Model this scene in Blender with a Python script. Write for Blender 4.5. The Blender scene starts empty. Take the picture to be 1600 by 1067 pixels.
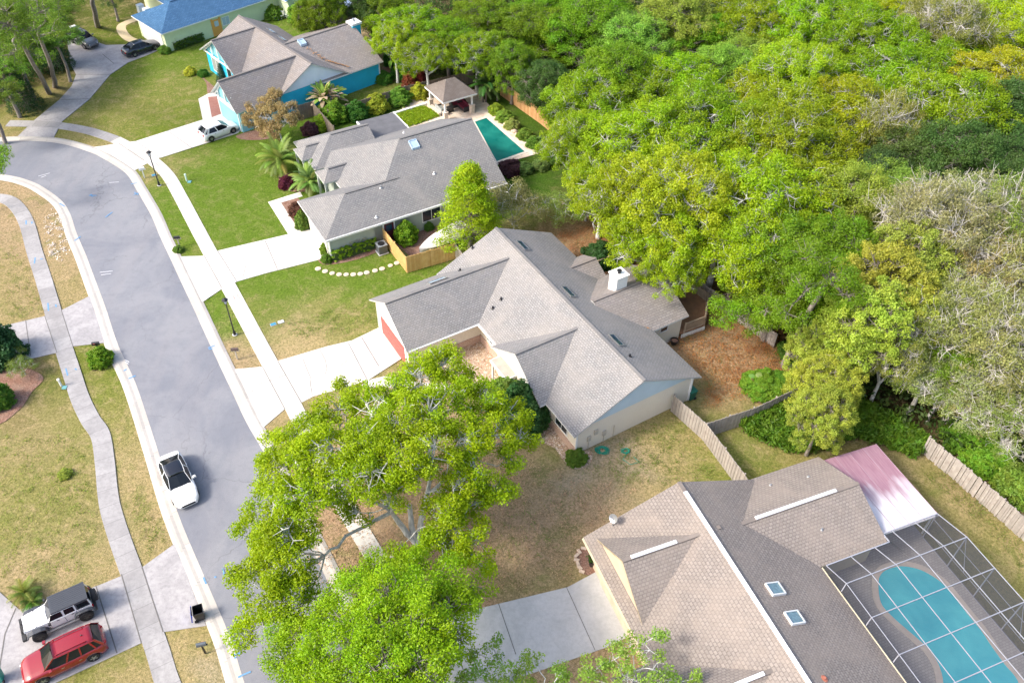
import bpy, math, random
import numpy as np
from mathutils import Vector, Matrix
from mathutils.geometry import tessellate_polygon
random.seed(7); RNG = np.random.default_rng(7)
R = math.radians
scene = bpy.context.scene
COL = scene.collection
# ------------------------------------------------------------------ camera
CAM_H = 50.0; FPX = 1330.0; PITCH = R(43.91); ROLL = R(1.05); W0, H0 = 1600.0, 1067.0
cp, sp, cr, sr = math.cos(PITCH), math.sin(PITCH), math.cos(ROLL), math.sin(ROLL)
_F = Vector((0, cp, -sp)); _U0 = Vector((0, sp, cp)); _R0 = Vector((1, 0, 0))
_Rt = _R0*cr + _U0*sr; _Up = -_R0*sr + _U0*cr
cam_d = bpy.data.cameras.new('camera'); cam = bpy.data.objects.new('camera', cam_d); COL.objects.link(cam)
cam.matrix_world = Matrix(((_Rt.x, _Up.x, -_F.x, 0), (_Rt.y, _Up.y, -_F.y, 0), (_Rt.z, _Up.z, -_F.z, CAM_H), (0, 0, 0, 1)))
cam_d.sensor_fit = 'HORIZONTAL'; cam_d.sensor_width = 36.0; cam_d.lens = 36.0*FPX/W0
cam_d.clip_start = 0.5; cam_d.clip_end = 2000
scene.camera = cam
# ------------------------------------------------------------------ light
SUN_EL = R(42); SUN_AZ = Vector((-0.93, -0.36))       # horizontal direction towards the sun
SUN_AZ.normalize()
world = bpy.data.worlds.new('World'); scene.world = world; world.use_nodes = True
wn = world.node_tree.nodes; wn.clear()
sky = wn.new('ShaderNodeTexSky'); sky.sky_type = 'NISHITA'; sky.sun_disc = False
sky.sun_elevation = SUN_EL; sky.sun_rotation = math.atan2(SUN_AZ.x, SUN_AZ.y); sky.dust_density = 4.0; sky.air_density = 1.0
bg = wn.new('ShaderNodeBackground'); bg.inputs['Strength'].default_value = 0.15
wo = wn.new('ShaderNodeOutputWorld')
world.node_tree.links.new(sky.outputs[0], bg.inputs[0]); world.node_tree.links.new(bg.outputs[0], wo.inputs[0])
sd = bpy.data.lights.new('sun', 'SUN'); sd.energy = 1.5; sd.angle = R(10); sd.color = (1.0, 0.95, 0.86)
sun = bpy.data.objects.new('sun', sd); COL.objects.link(sun); sun.location = (0, 0, 120)
sv = Vector((SUN_AZ.x*math.cos(SUN_EL), SUN_AZ.y*math.cos(SUN_EL), math.sin(SUN_EL)))
sun.rotation_euler = sv.to_track_quat('Z', 'Y').to_euler()
scene.view_settings.view_transform = 'Standard'; scene.view_settings.look = 'None'
scene.view_settings.exposure = 1.3; scene.view_settings.gamma = 1.0
scene.render.engine = 'CYCLES'
scene.cycles.max_bounces = 6; scene.cycles.diffuse_bounces = 3; scene.cycles.glossy_bounces = 2
scene.cycles.transmission_bounces = 4; scene.cycles.transparent_max_bounces = 8
scene.cycles.caustics_reflective = False; scene.cycles.caustics_refractive = False

# ------------------------------------------------------------------ placing
def at(px, py, z=0.0):
    d = _F + _Rt*((px-W0/2)/FPX) - _Up*((py-H0/2)/FPX)
    t = (z-CAM_H)/d.z
    return Vector((d.x*t, d.y*t, z))
def ats(pts, z=0.0, sc=None, off=(0, 0)):
    """pixel list to ground points; sc = zoom factor, off = origin of the zoomed window"""
    if sc: pts = [(off[0]+x/sc, off[1]+y/sc) for x, y in pts]
    return [at(x, y, z) for x, y in pts]

# ------------------------------------------------------------------ materials
def new_mat(name):
    m = bpy.data.materials.new(name); m.use_nodes = True
    nt = m.node_tree; nt.nodes.clear()
    out = nt.nodes.new('ShaderNodeOutputMaterial'); b = nt.nodes.new('ShaderNodeBsdfPrincipled')
    nt.links.new(b.outputs[0], out.inputs[0])
    return m, nt, b, out
def N(nt, typ, **kw):
    n = nt.nodes.new(typ)
    for k, v in kw.items():
        if k in n.inputs: n.inputs[k].default_value = v
        else: setattr(n, k, v)
    return n
def L(nt, a, b): nt.links.new(a, b)
def rgba(c): return (c[0], c[1], c[2], 1)
def mixc(nt, fac, a, b, mode='MIX'):
    n = nt.nodes.new('ShaderNodeMix'); n.data_type = 'RGBA'; n.blend_type = mode
    for i, v in ((0, fac), (6, a), (7, b)):
        s = n.inputs[i]
        if hasattr(v, 'is_linked'): nt.links.new(v, s)
        elif isinstance(v, (int, float)): s.default_value = v if i == 0 else (v, v, v, 1)
        else: s.default_value = rgba(v)
    return n.outputs[2]
def ramp(nt, src, stops):
    n = nt.nodes.new('ShaderNodeValToRGB'); nt.links.new(src, n.inputs[0])
    e = n.color_ramp.elements
    while len(e) < len(stops): e.new(0.5)
    for i, (p, c) in enumerate(stops):
        e[i].position = p; e[i].color = rgba(c) if not isinstance(c, (int, float)) else (c, c, c, 1)
    return n.outputs[0]
def noise(nt, vec, scale, detail=4, rough=0.6, dist=0.0):
    n = N(nt, 'ShaderNodeTexNoise', Scale=scale, Detail=detail, Roughness=rough, Distortion=dist)
    if vec is not None: nt.links.new(vec, n.inputs['Vector'])
    return n.outputs['Fac']
def bump(nt, b, h, strength=0.3, dist=0.02):
    n = N(nt, 'ShaderNodeBump', Strength=strength, Distance=dist); nt.links.new(h, n.inputs['Height'])
    nt.links.new(n.outputs[0], b.inputs['Normal'])
def wpos(nt): return nt.nodes.new('ShaderNodeNewGeometry').outputs['Position']
MATS = {}
def plain(name, c, rough=0.6, metal=0.0, var=0.12, scale=1.2, coat=0.0, spec=None, c2=None, bmp=0.0, fine=None):
    """painted or plain surface with slight weathering"""
    if name in MATS: return MATS[name]
    m, nt, b, out = new_mat(name)
    tc = nt.nodes.new('ShaderNodeTexCoord').outputs['Object']
    f = noise(nt, tc, scale, 5, 0.65)
    d = c2 if c2 else tuple(x*(1-var*2) for x in c)
    col = mixc(nt, ramp(nt, f, [(0.35, 0), (0.72, 1)]), c, d)
    if fine:
        g = noise(nt, tc, fine[0], 2, 0.6)
        col = mixc(nt, ramp(nt, g, [(0.4, 0), (0.62, 1)]), col, fine[1])
        if bmp: bump(nt, b, g, bmp, 0.02)
    L(nt, col, b.inputs['Base Color'])
    b.inputs['Roughness'].default_value = rough; b.inputs['Metallic'].default_value = metal
    if coat: b.inputs['Coat Weight'].default_value = coat; b.inputs['Coat Roughness'].default_value = 0.05
    if spec is not None: b.inputs['Specular IOR Level'].default_value = spec
    MATS[name] = m
    return m

def shingle(name, c1, c2, stain, course=0.2, tab=0.42, gap=0.55, stain_amt=0.4, edge=0.03):
    if name in MATS: return MATS[name]
    m, nt, b, out = new_mat(name)
    uv = N(nt, 'ShaderNodeUVMap').outputs[0]
    br = N(nt, 'ShaderNodeTexBrick', Scale=1.0)
    br.inputs['Brick Width'].default_value = tab; br.inputs['Row Height'].default_value = course
    br.inputs['Mortar Size'].default_value = 0.032; br.inputs['Mortar Smooth'].default_value = 0.5; br.inputs['Bias'].default_value = -0.1
    br.inputs['Color1'].default_value = rgba(c1); br.inputs['Color2'].default_value = rgba(c2)
    br.inputs['Mortar'].default_value = rgba(tuple(x*gap for x in c1)); br.offset = 0.5; br.squash = 1.0
    jn = nt.nodes.new('ShaderNodeVectorMath'); jn.operation = 'ADD'
    nn = N(nt, 'ShaderNodeTexNoise', Scale=0.9, Detail=2.0); L(nt, uv, nn.inputs['Vector'])
    sc = nt.nodes.new('ShaderNodeVectorMath'); sc.operation = 'SCALE'; sc.inputs['Scale'].default_value = edge
    L(nt, nn.outputs['Color'], sc.inputs[0]); L(nt, uv, jn.inputs[0]); L(nt, sc.outputs[0], jn.inputs[1])
    L(nt, jn.outputs[0], br.inputs['Vector'])
    p = wpos(nt)
    f1 = noise(nt, p, 0.35, 5, 0.6, 0.6); f2 = noise(nt, uv, 9, 3, 0.7); f3 = noise(nt, p, 1.7, 3, 0.6)
    col = mixc(nt, ramp(nt, f2, [(0.3, 0), (0.7, 0.6)]), br.outputs['Color'], tuple(x*1.35 for x in c2), 'MIX')
    col = mixc(nt, ramp(nt, f2, [(0.5, 0), (0.75, 0.5)]), col, tuple(x*0.5 for x in c1))
    col = mixc(nt, ramp(nt, f1, [(0.42, 0), (0.66, stain_amt)]), col, stain, 'MIX')
    col = mixc(nt, ramp(nt, f3, [(0.45, 0), (0.7, 0.25)]), col, tuple(x*0.75 for x in stain))
    L(nt, col, b.inputs['Base Color']); b.inputs['Roughness'].default_value = 0.95
    b.inputs['Specular IOR Level'].default_value = 0.2
    inv = N(nt, 'ShaderNodeMath', operation='SUBTRACT'); inv.inputs[0].default_value = 1.0; L(nt, br.outputs['Fac'], inv.inputs[1])
    bump(nt, b, inv.outputs[0], 0.5, 0.03)
    MATS[name] = m
    return m

# ------------------------------------------------------------------ meshes
class MB:
    """collects faces for one mesh object"""
    def __init__(s): s.v = []; s.f = []; s.m = []; s.uv = []; s.sm = []
    def face(s, pts, mi=0, uv=None, smooth=False):
        i = len(s.v); s.v += [tuple(p) for p in pts]; s.f.append(tuple(range(i, i+len(pts)))); s.m.append(mi)
        s.uv.append(uv if uv else [(0, 0)]*len(pts)); s.sm.append(smooth)
    def box(s, x0, x1, y0, y1, z0, z1, mi=0, top=None):
        P = [(x0, y0, z0), (x1, y0, z0), (x1, y1, z0), (x0, y1, z0), (x0, y0, z1), (x1, y0, z1), (x1, y1, z1), (x0, y1, z1)]
        for k, q in enumerate(((0, 3, 2, 1), (4, 5, 6, 7), (0, 1, 5, 4), (1, 2, 6, 5), (2, 3, 7, 6), (3, 0, 4, 7))):
            s.face([P[j] for j in q], top if (k == 1 and top is not None) else mi)
    def bar(s, a, b, w, h=None, mi=0, up=(0, 0, 1)):
        """rectangular bar from a to b"""
        a = Vector(a); b = Vector(b); h = h or w; d = (b-a).normalized(); u = Vector(up)
        if abs(d.dot(u)) > 0.95: u = Vector((1, 0, 0))
        x = d.cross(u).normalized()*(w/2); y = x.normalized().cross(d).normalized()*(h/2)
        c = [x+y, -x+y, -x-y, x-y]
        A = [a+k for k in c]; B = [b+k for k in c]
        for i in range(4): s.face([A[i], A[(i+1) % 4], B[(i+1) % 4], B[i]], mi)
        s.face(A[::-1], mi); s.face(B, mi)
    def tube(s, a, b, r0, r1=None, n=8, mi=0, cap=True, smooth=True):
        a = Vector(a); b = Vector(b); r1 = r0 if r1 is None else r1
        d = (b-a).normalized(); u = Vector((0, 0, 1)) if abs(d.z) < 0.9 else Vector((1, 0, 0))
        x = d.cross(u).normalized(); y = d.cross(x)
        c = [x*math.cos(2*math.pi*i/n)+y*math.sin(2*math.pi*i/n) for i in range(n)]
        for i in range(n):
            j = (i+1) % n; s.face([a+c[i]*r0, b+c[i]*r1, b+c[j]*r1, a+c[j]*r0], mi, None, smooth)
        if cap: s.face([a+k*r0 for k in c], mi); s.face([b+k*r1 for k in c[::-1]], mi)
    def lathe(s, prof, c=(0, 0, 0), n=16, mi=0):
        for (r0, z0), (r1, z1) in zip(prof[:-1], prof[1:]):
            for i in range(n):
                a0, a1 = 2*math.pi*i/n, 2*math.pi*(i+1)/n
                q = [(c[0]+r0*math.cos(a0), c[1]+r0*math.sin(a0), c[2]+z0), (c[0]+r0*math.cos(a1), c[1]+r0*math.sin(a1), c[2]+z0),
                     (c[0]+r1*math.cos(a1), c[1]+r1*math.sin(a1), c[2]+z1), (c[0]+r1*math.cos(a0), c[1]+r1*math.sin(a0), c[2]+z1)]
                s.face(q, mi, None, True)
    def poly(s, pts, z=None, mi=0, depth=0.0, side=None):
        """flat polygon (any outline) with optional skirt"""
        P = [Vector((p[0], p[1], p[2] if z is None else z)) for p in pts]
        area = sum(P[i].x*P[(i+1) % len(P)].y-P[(i+1) % len(P)].x*P[i].y for i in range(len(P)))
        if area < 0: P = P[::-1]
        for t in tessellate_polygon([P]):
            q = [P[i] for i in t]
            if (q[1]-q[0]).cross(q[2]-q[0]).z < 0: q = q[::-1]
            s.face(q, mi, [(a.x, a.y) for a in q])
        if depth:
            for i in range(len(P)):
                a, b = P[i], P[(i+1) % len(P)]; d = Vector((0, 0, depth))
                s.face([a-d, b-d, b, a], mi if side is None else side)
    def build(s, name, mats, parent=None, loc=None, merge=False):
        me = bpy.data.meshes.new(name); me.from_pydata(s.v, [], s.f)
        if not isinstance(mats, (list, tuple)): mats = [mats]
        for m in mats: me.materials.append(m)
        me.polygons.foreach_set('material_index', s.m); me.polygons.foreach_set('use_smooth', s.sm)
        if any(u[0] != (0, 0) or u[-1] != (0, 0) for u in s.uv):
            l = me.uv_layers.new(name='UVMap'); l.data.foreach_set('uv', [c for u in s.uv for p in u for c in p])
        if merge:
            import bmesh
            bm = bmesh.new(); bm.from_mesh(me); bmesh.ops.remove_doubles(bm, verts=bm.verts, dist=0.0005); bm.to_mesh(me); bm.free()
        me.update()
        o = bpy.data.objects.new(name, me); COL.objects.link(o)
        if parent is not None: o.parent = parent
        if loc is not None: o.location = loc
        return o
def tag(o, label=None, cat=None, group=None, kind=None):
    if label: o['label'] = label
    if cat: o['category'] = cat
    if group: o['group'] = group
    if kind: o['kind'] = kind
    return o
def empty(name, loc, rz=0.0, label=None, cat=None, group=None):
    o = bpy.data.objects.new(name, None); COL.objects.link(o); o.location = loc; o.rotation_euler = (0, 0, rz)
    o.empty_display_size = 0.3
    return tag(o, label, cat, group)
def copy_thing(root, loc, rz=0.0, label=None, scale=None):
    r = root.copy(); COL.objects.link(r); r.location = loc; r.rotation_euler = (0, 0, rz)
    if label: r['label'] = label
    if scale: r.scale = scale
    def rec(o, n):
        for ch in list(o.children):
            c = ch.copy(); COL.objects.link(c); c.parent = n; rec(ch, c)
    rec(root, r)
    return r
def catmull(P, n=6, closed=False):
    out = []; m = len(P)
    for i in range(m if closed else m-1):
        p0 = P[(i-1) % m] if closed or i > 0 else P[0]; p1 = P[i]; p2 = P[(i+1) % m]; p3 = P[(i+2) % m] if closed or i+2 < m else P[-1]
        for k in range(n):
            t = k/n
            out.append(0.5*((2*p1)+(p2-p0)*t+(2*p0-5*p1+4*p2-p3)*t*t+(3*p1-p0-3*p2+p3)*t**3))
    if not closed: out.append(P[-1])
    return out
def offset(P, d):
    """offset an open polyline to its left by d"""
    out = []
    for i, p in enumerate(P):
        t = (P[min(i+1, len(P)-1)]-P[max(i-1, 0)]); t.z = 0; t.normalize()
        out.append(Vector((p.x-t.y*d, p.y+t.x*d, p.z)))
    return out
def ribbon(mb, A, B, zA, zB, mi=0, uvw=1.0):
    s = 0.0
    for i in range(len(A)-1):
        ds = ((A[i+1]-A[i]).length+(B[i+1]-B[i]).length)/2
        q = [Vector((A[i].x, A[i].y, zA)), Vector((A[i+1].x, A[i+1].y, zA)), Vector((B[i+1].x, B[i+1].y, zB)), Vector((B[i].x, B[i].y, zB))]
        uv = [(s, 0), (s+ds, 0), (s+ds, uvw), (s, uvw)]
        if (q[1]-q[0]).cross(q[2]-q[0]).z < 0: q = q[::-1]; uv = uv[::-1]
        mb.face(q, mi, uv); s += ds
# ================================================================== THE SETTING
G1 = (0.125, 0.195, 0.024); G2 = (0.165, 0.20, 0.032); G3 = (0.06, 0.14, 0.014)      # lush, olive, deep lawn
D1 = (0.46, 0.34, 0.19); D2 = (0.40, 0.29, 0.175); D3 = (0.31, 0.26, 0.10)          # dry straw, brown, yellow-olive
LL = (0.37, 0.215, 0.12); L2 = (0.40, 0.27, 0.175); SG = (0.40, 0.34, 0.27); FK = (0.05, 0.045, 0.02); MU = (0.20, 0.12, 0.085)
SEEDS = [
 # east lawns
 (300,270,G1,4),(360,250,G1,5),(430,240,G1,5),(330,310,G1,4),(380,330,G1,5),(420,330,G1,4),(350,370,G1,4),(262,262,D2,1.2),(275,255,D3,1.5),
 (440,215,G1,4),(480,250,G3,4),(395,290,G1,4),(560,400,G1,3),(600,410,G1,3),(540,420,G1,4),(480,440,G1,4),(430,450,G1,3),(520,460,G1,4),(650,415,G1,3),(680,405,G1,2),
 (400,455,G1,2.5),(410,490,G1,2),(400,475,D3,1),(240,310,G1,1.5),(260,350,G1,2),(285,370,G1,2),(300,385,G2,1.2),(222,283,D3,1),(340,480,G1,2.2),(350,505,G1,1.6),
 (385,560,D2,1.6),(365,545,D2,1.5),(395,570,D2,1.2),(430,520,D1,1.4),(460,525,D1,1.8),(500,520,D1,2),(530,500,D3,1.6),(560,490,D3,1.6),(575,505,G2,1.2),(460,545,D1,1.5),(425,655,D2,1.2),(440,670,D3,1.5),
 (500,500,D3,1.5),(545,515,G2,1.2),(410,500,G2,1),
 # blue-house lawn
 (150,160,G2,4),(200,120,G2,4),(240,100,G1,3),(250,160,G2,5),(280,110,G1,4),(180,190,G2,4),(290,185,G2,3),(225,130,G1,4),(150,190,D3,3),(260,140,D3,3),(120,215,D3,1.5),(150,222,D2,1.5),(210,160,D3,2),
 # west side
 (70,350,D2,2.5),(85,330,D2,2),(100,400,D2,2.5),(115,455,D3,1.8),(25,390,D2,3),(20,430,D3,2.5),(15,480,D3,2),(45,470,D2,2),(35,350,D2,2),(5,300,D2,1.5),(110,430,D2,2),
 (140,560,G2,2),(150,600,G2,2),(165,625,G2,1.6),(60,640,G2,3),(90,590,G2,1.6),(190,700,D1,1.8),(180,650,D3,1.8),(205,780,D2,2),(100,690,D3,3),(30,700,D2,3),(90,740,G2,2.5),(30,800,G2,3),(100,800,G2,2),
 (120,840,D2,2.2),(80,850,D2,2.5),(155,840,G2,1.6),(30,860,D3,2.5),(230,840,D1,2),(215,800,D3,1.5),(60,690,D2,2),(30,610,MU,2.2),(60,590,MU,1.5),(130,700,G2,1.6),(120,760,D3,2),(20,740,D3,2),(70,900,D2,1.5),(245,870,D3,1.2),
 (150,1040,D3,1.8),(190,1025,G2,1.2),(210,1055,D2,1.2),(290,1015,D3,1.6),(330,1050,D3,1.6),(345,1060,SG,0.8),(300,1060,D1,1.4),(125,1060,G2,1.2),
 # middle yard
 (700,750,D2,3),(850,720,D2,2.5),(870,770,L2,3),(820,840,L2,3),(780,900,L2,3),(860,680,G2,2),(840,710,D3,1.8),(1010,690,D1,2.5),(1050,680,D3,2),(1090,695,D3,2),(1110,720,G2,1.2),(940,735,SG,1.6),(960,715,SG,1.2),(905,745,SG,1.0),
 (880,850,D2,2),(930,780,D2,2.2),(1000,745,D3,2.2),(520,800,L2,3),(560,860,L2,3),(620,770,L2,3),(640,830,L2,3),(500,900,L2,2),(700,880,L2,3),(780,780,L2,2.5),(740,700,L2,2),(600,700,D2,2.5),(620,920,L2,3),(860,900,D2,1.5),(800,930,G2,0.8),(880,890,G2,1.2),
 (660,1080,L2,2),(700,1100,L2,2),(900,1040,D2,2),
 # east of the fence
 (1150,690,G1,1.6),(1180,740,G2,2),(1220,705,D3,2),(1270,690,D3,2),(1440,725,D2,1.8),(1480,760,D3,2.5),(1440,760,G2,1.6),(1530,820,D3,2.5),(1560,870,G2,2),(1590,900,D3,2),(1500,790,D3,2),(1510,765,D2,1.2),(1550,800,D1,1.2),(1590,845,D1,1.2),(1580,870,D3,2),
 # cream house back yard
 (900,370,LL,3),(950,350,LL,3),(980,340,LL,3),(880,380,L2,2),(1080,560,LL,2.5),(1130,540,LL,3),(1180,560,LL,3),(1150,510,LL,3),(1200,590,LL,2),(1110,600,D2,2),(1120,645,G2,1.8),(1090,640,G2,1.5),(1150,610,D2,1.6),(1120,530,SG,1.4),(1100,520,FK,1.4),(1060,470,L2,3),(1100,440,L2,4),(1180,500,LL,2),
 # pool house back
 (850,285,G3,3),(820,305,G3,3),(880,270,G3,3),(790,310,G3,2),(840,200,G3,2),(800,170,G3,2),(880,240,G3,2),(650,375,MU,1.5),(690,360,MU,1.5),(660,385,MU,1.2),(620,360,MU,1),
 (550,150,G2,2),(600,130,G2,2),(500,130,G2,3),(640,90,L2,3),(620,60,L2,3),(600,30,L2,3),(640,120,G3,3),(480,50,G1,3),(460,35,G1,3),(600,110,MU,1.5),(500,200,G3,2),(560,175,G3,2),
 # top left
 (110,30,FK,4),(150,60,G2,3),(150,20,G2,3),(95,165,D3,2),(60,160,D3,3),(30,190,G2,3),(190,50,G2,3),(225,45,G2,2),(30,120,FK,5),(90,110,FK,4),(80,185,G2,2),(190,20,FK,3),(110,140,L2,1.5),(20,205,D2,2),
 # woods
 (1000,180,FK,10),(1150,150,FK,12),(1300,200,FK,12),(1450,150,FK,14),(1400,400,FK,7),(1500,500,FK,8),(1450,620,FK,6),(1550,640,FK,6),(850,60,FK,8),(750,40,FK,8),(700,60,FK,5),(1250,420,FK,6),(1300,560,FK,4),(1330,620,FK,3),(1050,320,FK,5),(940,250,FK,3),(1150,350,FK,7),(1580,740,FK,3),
]
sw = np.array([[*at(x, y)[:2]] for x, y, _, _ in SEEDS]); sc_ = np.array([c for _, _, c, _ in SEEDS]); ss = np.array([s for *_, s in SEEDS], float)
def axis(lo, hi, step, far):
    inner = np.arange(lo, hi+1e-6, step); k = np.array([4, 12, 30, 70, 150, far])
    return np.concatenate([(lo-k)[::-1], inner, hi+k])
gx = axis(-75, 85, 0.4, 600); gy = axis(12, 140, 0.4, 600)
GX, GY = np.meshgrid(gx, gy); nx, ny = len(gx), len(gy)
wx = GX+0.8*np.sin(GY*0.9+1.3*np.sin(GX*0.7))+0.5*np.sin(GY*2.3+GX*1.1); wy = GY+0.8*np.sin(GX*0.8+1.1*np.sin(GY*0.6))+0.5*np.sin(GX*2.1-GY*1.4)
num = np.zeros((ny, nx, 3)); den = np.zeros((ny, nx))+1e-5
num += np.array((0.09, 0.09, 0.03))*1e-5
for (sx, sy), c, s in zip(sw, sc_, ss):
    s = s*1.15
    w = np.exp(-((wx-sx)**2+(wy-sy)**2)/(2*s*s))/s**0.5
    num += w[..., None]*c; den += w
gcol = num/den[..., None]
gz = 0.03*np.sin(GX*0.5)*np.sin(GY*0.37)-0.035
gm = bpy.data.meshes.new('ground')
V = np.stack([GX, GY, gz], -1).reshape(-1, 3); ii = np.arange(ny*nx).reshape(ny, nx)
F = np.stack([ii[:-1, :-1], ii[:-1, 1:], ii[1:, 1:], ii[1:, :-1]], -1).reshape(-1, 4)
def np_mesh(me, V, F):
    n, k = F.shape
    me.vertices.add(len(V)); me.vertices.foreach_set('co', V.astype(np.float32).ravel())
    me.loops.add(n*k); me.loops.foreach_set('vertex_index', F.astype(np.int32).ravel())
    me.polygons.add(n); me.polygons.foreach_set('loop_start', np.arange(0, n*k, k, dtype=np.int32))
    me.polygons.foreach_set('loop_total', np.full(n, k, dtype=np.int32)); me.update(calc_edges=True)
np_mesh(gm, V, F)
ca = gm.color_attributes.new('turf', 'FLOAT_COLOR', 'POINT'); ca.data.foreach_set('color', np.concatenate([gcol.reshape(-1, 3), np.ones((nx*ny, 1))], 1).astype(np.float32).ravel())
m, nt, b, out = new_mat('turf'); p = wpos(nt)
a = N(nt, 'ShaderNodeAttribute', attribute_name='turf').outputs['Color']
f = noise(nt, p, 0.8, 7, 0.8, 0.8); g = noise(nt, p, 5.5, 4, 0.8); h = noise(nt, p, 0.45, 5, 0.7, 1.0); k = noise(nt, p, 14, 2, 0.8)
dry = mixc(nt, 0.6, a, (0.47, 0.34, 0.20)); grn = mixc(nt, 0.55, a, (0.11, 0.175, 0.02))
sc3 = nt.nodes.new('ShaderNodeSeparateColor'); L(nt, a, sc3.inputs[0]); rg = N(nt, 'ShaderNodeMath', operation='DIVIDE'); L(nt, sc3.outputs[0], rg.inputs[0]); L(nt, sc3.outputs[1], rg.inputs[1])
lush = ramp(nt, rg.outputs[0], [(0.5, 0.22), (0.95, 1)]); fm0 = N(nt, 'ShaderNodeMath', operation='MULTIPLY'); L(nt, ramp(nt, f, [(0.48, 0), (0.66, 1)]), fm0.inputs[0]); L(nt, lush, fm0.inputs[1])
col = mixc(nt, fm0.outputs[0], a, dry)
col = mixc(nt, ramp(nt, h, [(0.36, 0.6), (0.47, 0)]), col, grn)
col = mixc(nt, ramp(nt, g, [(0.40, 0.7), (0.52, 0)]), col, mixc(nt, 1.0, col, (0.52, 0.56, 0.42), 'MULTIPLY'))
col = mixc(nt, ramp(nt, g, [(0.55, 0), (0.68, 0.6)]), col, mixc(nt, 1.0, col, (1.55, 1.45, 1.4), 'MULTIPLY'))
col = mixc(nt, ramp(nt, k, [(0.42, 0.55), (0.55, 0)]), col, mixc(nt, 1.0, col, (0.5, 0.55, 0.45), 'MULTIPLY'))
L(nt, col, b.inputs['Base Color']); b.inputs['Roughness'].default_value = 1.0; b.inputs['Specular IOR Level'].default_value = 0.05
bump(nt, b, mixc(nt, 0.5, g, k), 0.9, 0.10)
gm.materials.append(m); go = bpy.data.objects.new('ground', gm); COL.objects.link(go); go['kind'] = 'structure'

# --- hard surfaces
def concrete(name, c, dirt=0.35, joints=None, stain=(0.16, 0.15, 0.14), slab=1.5, sc=0.5):
    m, nt, b, out = new_mat(name); p = wpos(nt)
    f = noise(nt, p, sc, 6, 0.7, 0.7); g = noise(nt, p, 3.5, 4, 0.7); h = noise(nt, p, 22, 2, 0.7)
    col = mixc(nt, ramp(nt, f, [(0.42, 0), (0.72, dirt)]), c, stain)
    col = mixc(nt, ramp(nt, g, [(0.45, 0), (0.75, dirt*0.8)]), col, stain)
    col = mixc(nt, ramp(nt, h, [(0.35, 0.25), (0.6, 0)]), col, tuple(x*0.6 for x in c))
    if joints:
        uv = N(nt, 'ShaderNodeUVMap').outputs[0]; sx = nt.nodes.new('ShaderNodeSeparateXYZ'); L(nt, uv, sx.inputs[0])
        d = N(nt, 'ShaderNodeMath', operation='DIVIDE'); L(nt, sx.outputs[0], d.inputs[0]); d.inputs[1].default_value = slab
        fr = N(nt, 'ShaderNodeMath', operation='FRACT'); L(nt, d.outputs[0], fr.inputs[0])
        lt = N(nt, 'ShaderNodeMath', operation='LESS_THAN'); L(nt, fr.outputs[0], lt.inputs[0]); lt.inputs[1].default_value = 0.03/slab
        fl = N(nt, 'ShaderNodeMath', operation='FLOOR'); L(nt, d.outputs[0], fl.inputs[0])
        wnz = N(nt, 'ShaderNodeTexWhiteNoise', noise_dimensions='1D'); L(nt, fl.outputs[0], wnz.inputs['W'])
        col = mixc(nt, ramp(nt, wnz.outputs['Value'], [(0.2, 0.0), (1.0, joints)]), col, stain)
        mm = N(nt, 'ShaderNodeMath', operation='MULTIPLY'); L(nt, lt.outputs[0], mm.inputs[0]); mm.inputs[1].default_value = 0.7
        col = mixc(nt, mm.outputs[0], col, tuple(x*0.35 for x in c))
    L(nt, col, b.inputs['Base Color']); b.inputs['Roughness'].default_value = 0.9; bump(nt, b, h, 0.15, 0.01)
    return m
C_NEW = concrete('new_concrete', (0.66, 0.62, 0.57), 0.16, stain=(0.42, 0.38, 0.33))
C_WALK = concrete('walk_concrete', (0.62, 0.59, 0.54), 0.35, joints=0.25, stain=(0.30, 0.27, 0.25))
C_OLDW = concrete('old_walk_concrete', (0.40, 0.385, 0.38), 0.75, joints=0.45, stain=(0.21, 0.20, 0.20))
C_OLD = concrete('old_drive_concrete', (0.42, 0.40, 0.40), 0.8, stain=(0.22, 0.21, 0.215))
C_KERB = concrete('kerb_concrete', (0.55, 0.51, 0.46), 0.3, joints=0.3, slab=3.0, stain=(0.30, 0.27, 0.24))
C_GREY = concrete('grey_drive_concrete', (0.50, 0.50, 0.50), 0.5, stain=(0.30, 0.30, 0.30))
m, nt, b, out = new_mat('asphalt'); p = wpos(nt)
f = noise(nt, p, 0.16, 5, 0.6, 0.8); g = noise(nt, p, 26, 3, 0.8); h = noise(nt, p, 1.4, 5, 0.7)
mp = nt.nodes.new('ShaderNodeMapping'); mp.inputs['Rotation'].default_value = (0, 0, R(-25)); mp.inputs['Scale'].default_value = (1.0, 0.12, 1); L(nt, p, mp.inputs[0])
s = noise(nt, mp.outputs[0], 0.7, 4, 0.6)
col = mixc(nt, ramp(nt, f, [(0.40, 0), (0.60, 1)]), (0.185, 0.194, 0.222), (0.255, 0.258, 0.275))
col = mixc(nt, ramp(nt, s, [(0.45, 0), (0.65, 0.35)]), col, (0.26, 0.25, 0.26))
col = mixc(nt, ramp(nt, h, [(0.5, 0), (0.75, 0.3)]), col, (0.11, 0.115, 0.14))
col = mixc(nt, ramp(nt, g, [(0.38, 0.45), (0.55, 0)]), col, (0.10, 0.105, 0.13))
vd = nt.nodes.new('ShaderNodeVectorMath'); vd.operation = 'ADD'; nz = N(nt, 'ShaderNodeTexNoise', Scale=1.3, Detail=4.0); L(nt, p, nz.inputs['Vector']); L(nt, p, vd.inputs[0]); L(nt, nz.outputs['Color'], vd.inputs[1])
vr = N(nt, 'ShaderNodeTexVoronoi', Scale=0.16, feature='DISTANCE_TO_EDGE'); L(nt, vd.outputs[0], vr.inputs['Vector'])
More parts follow.
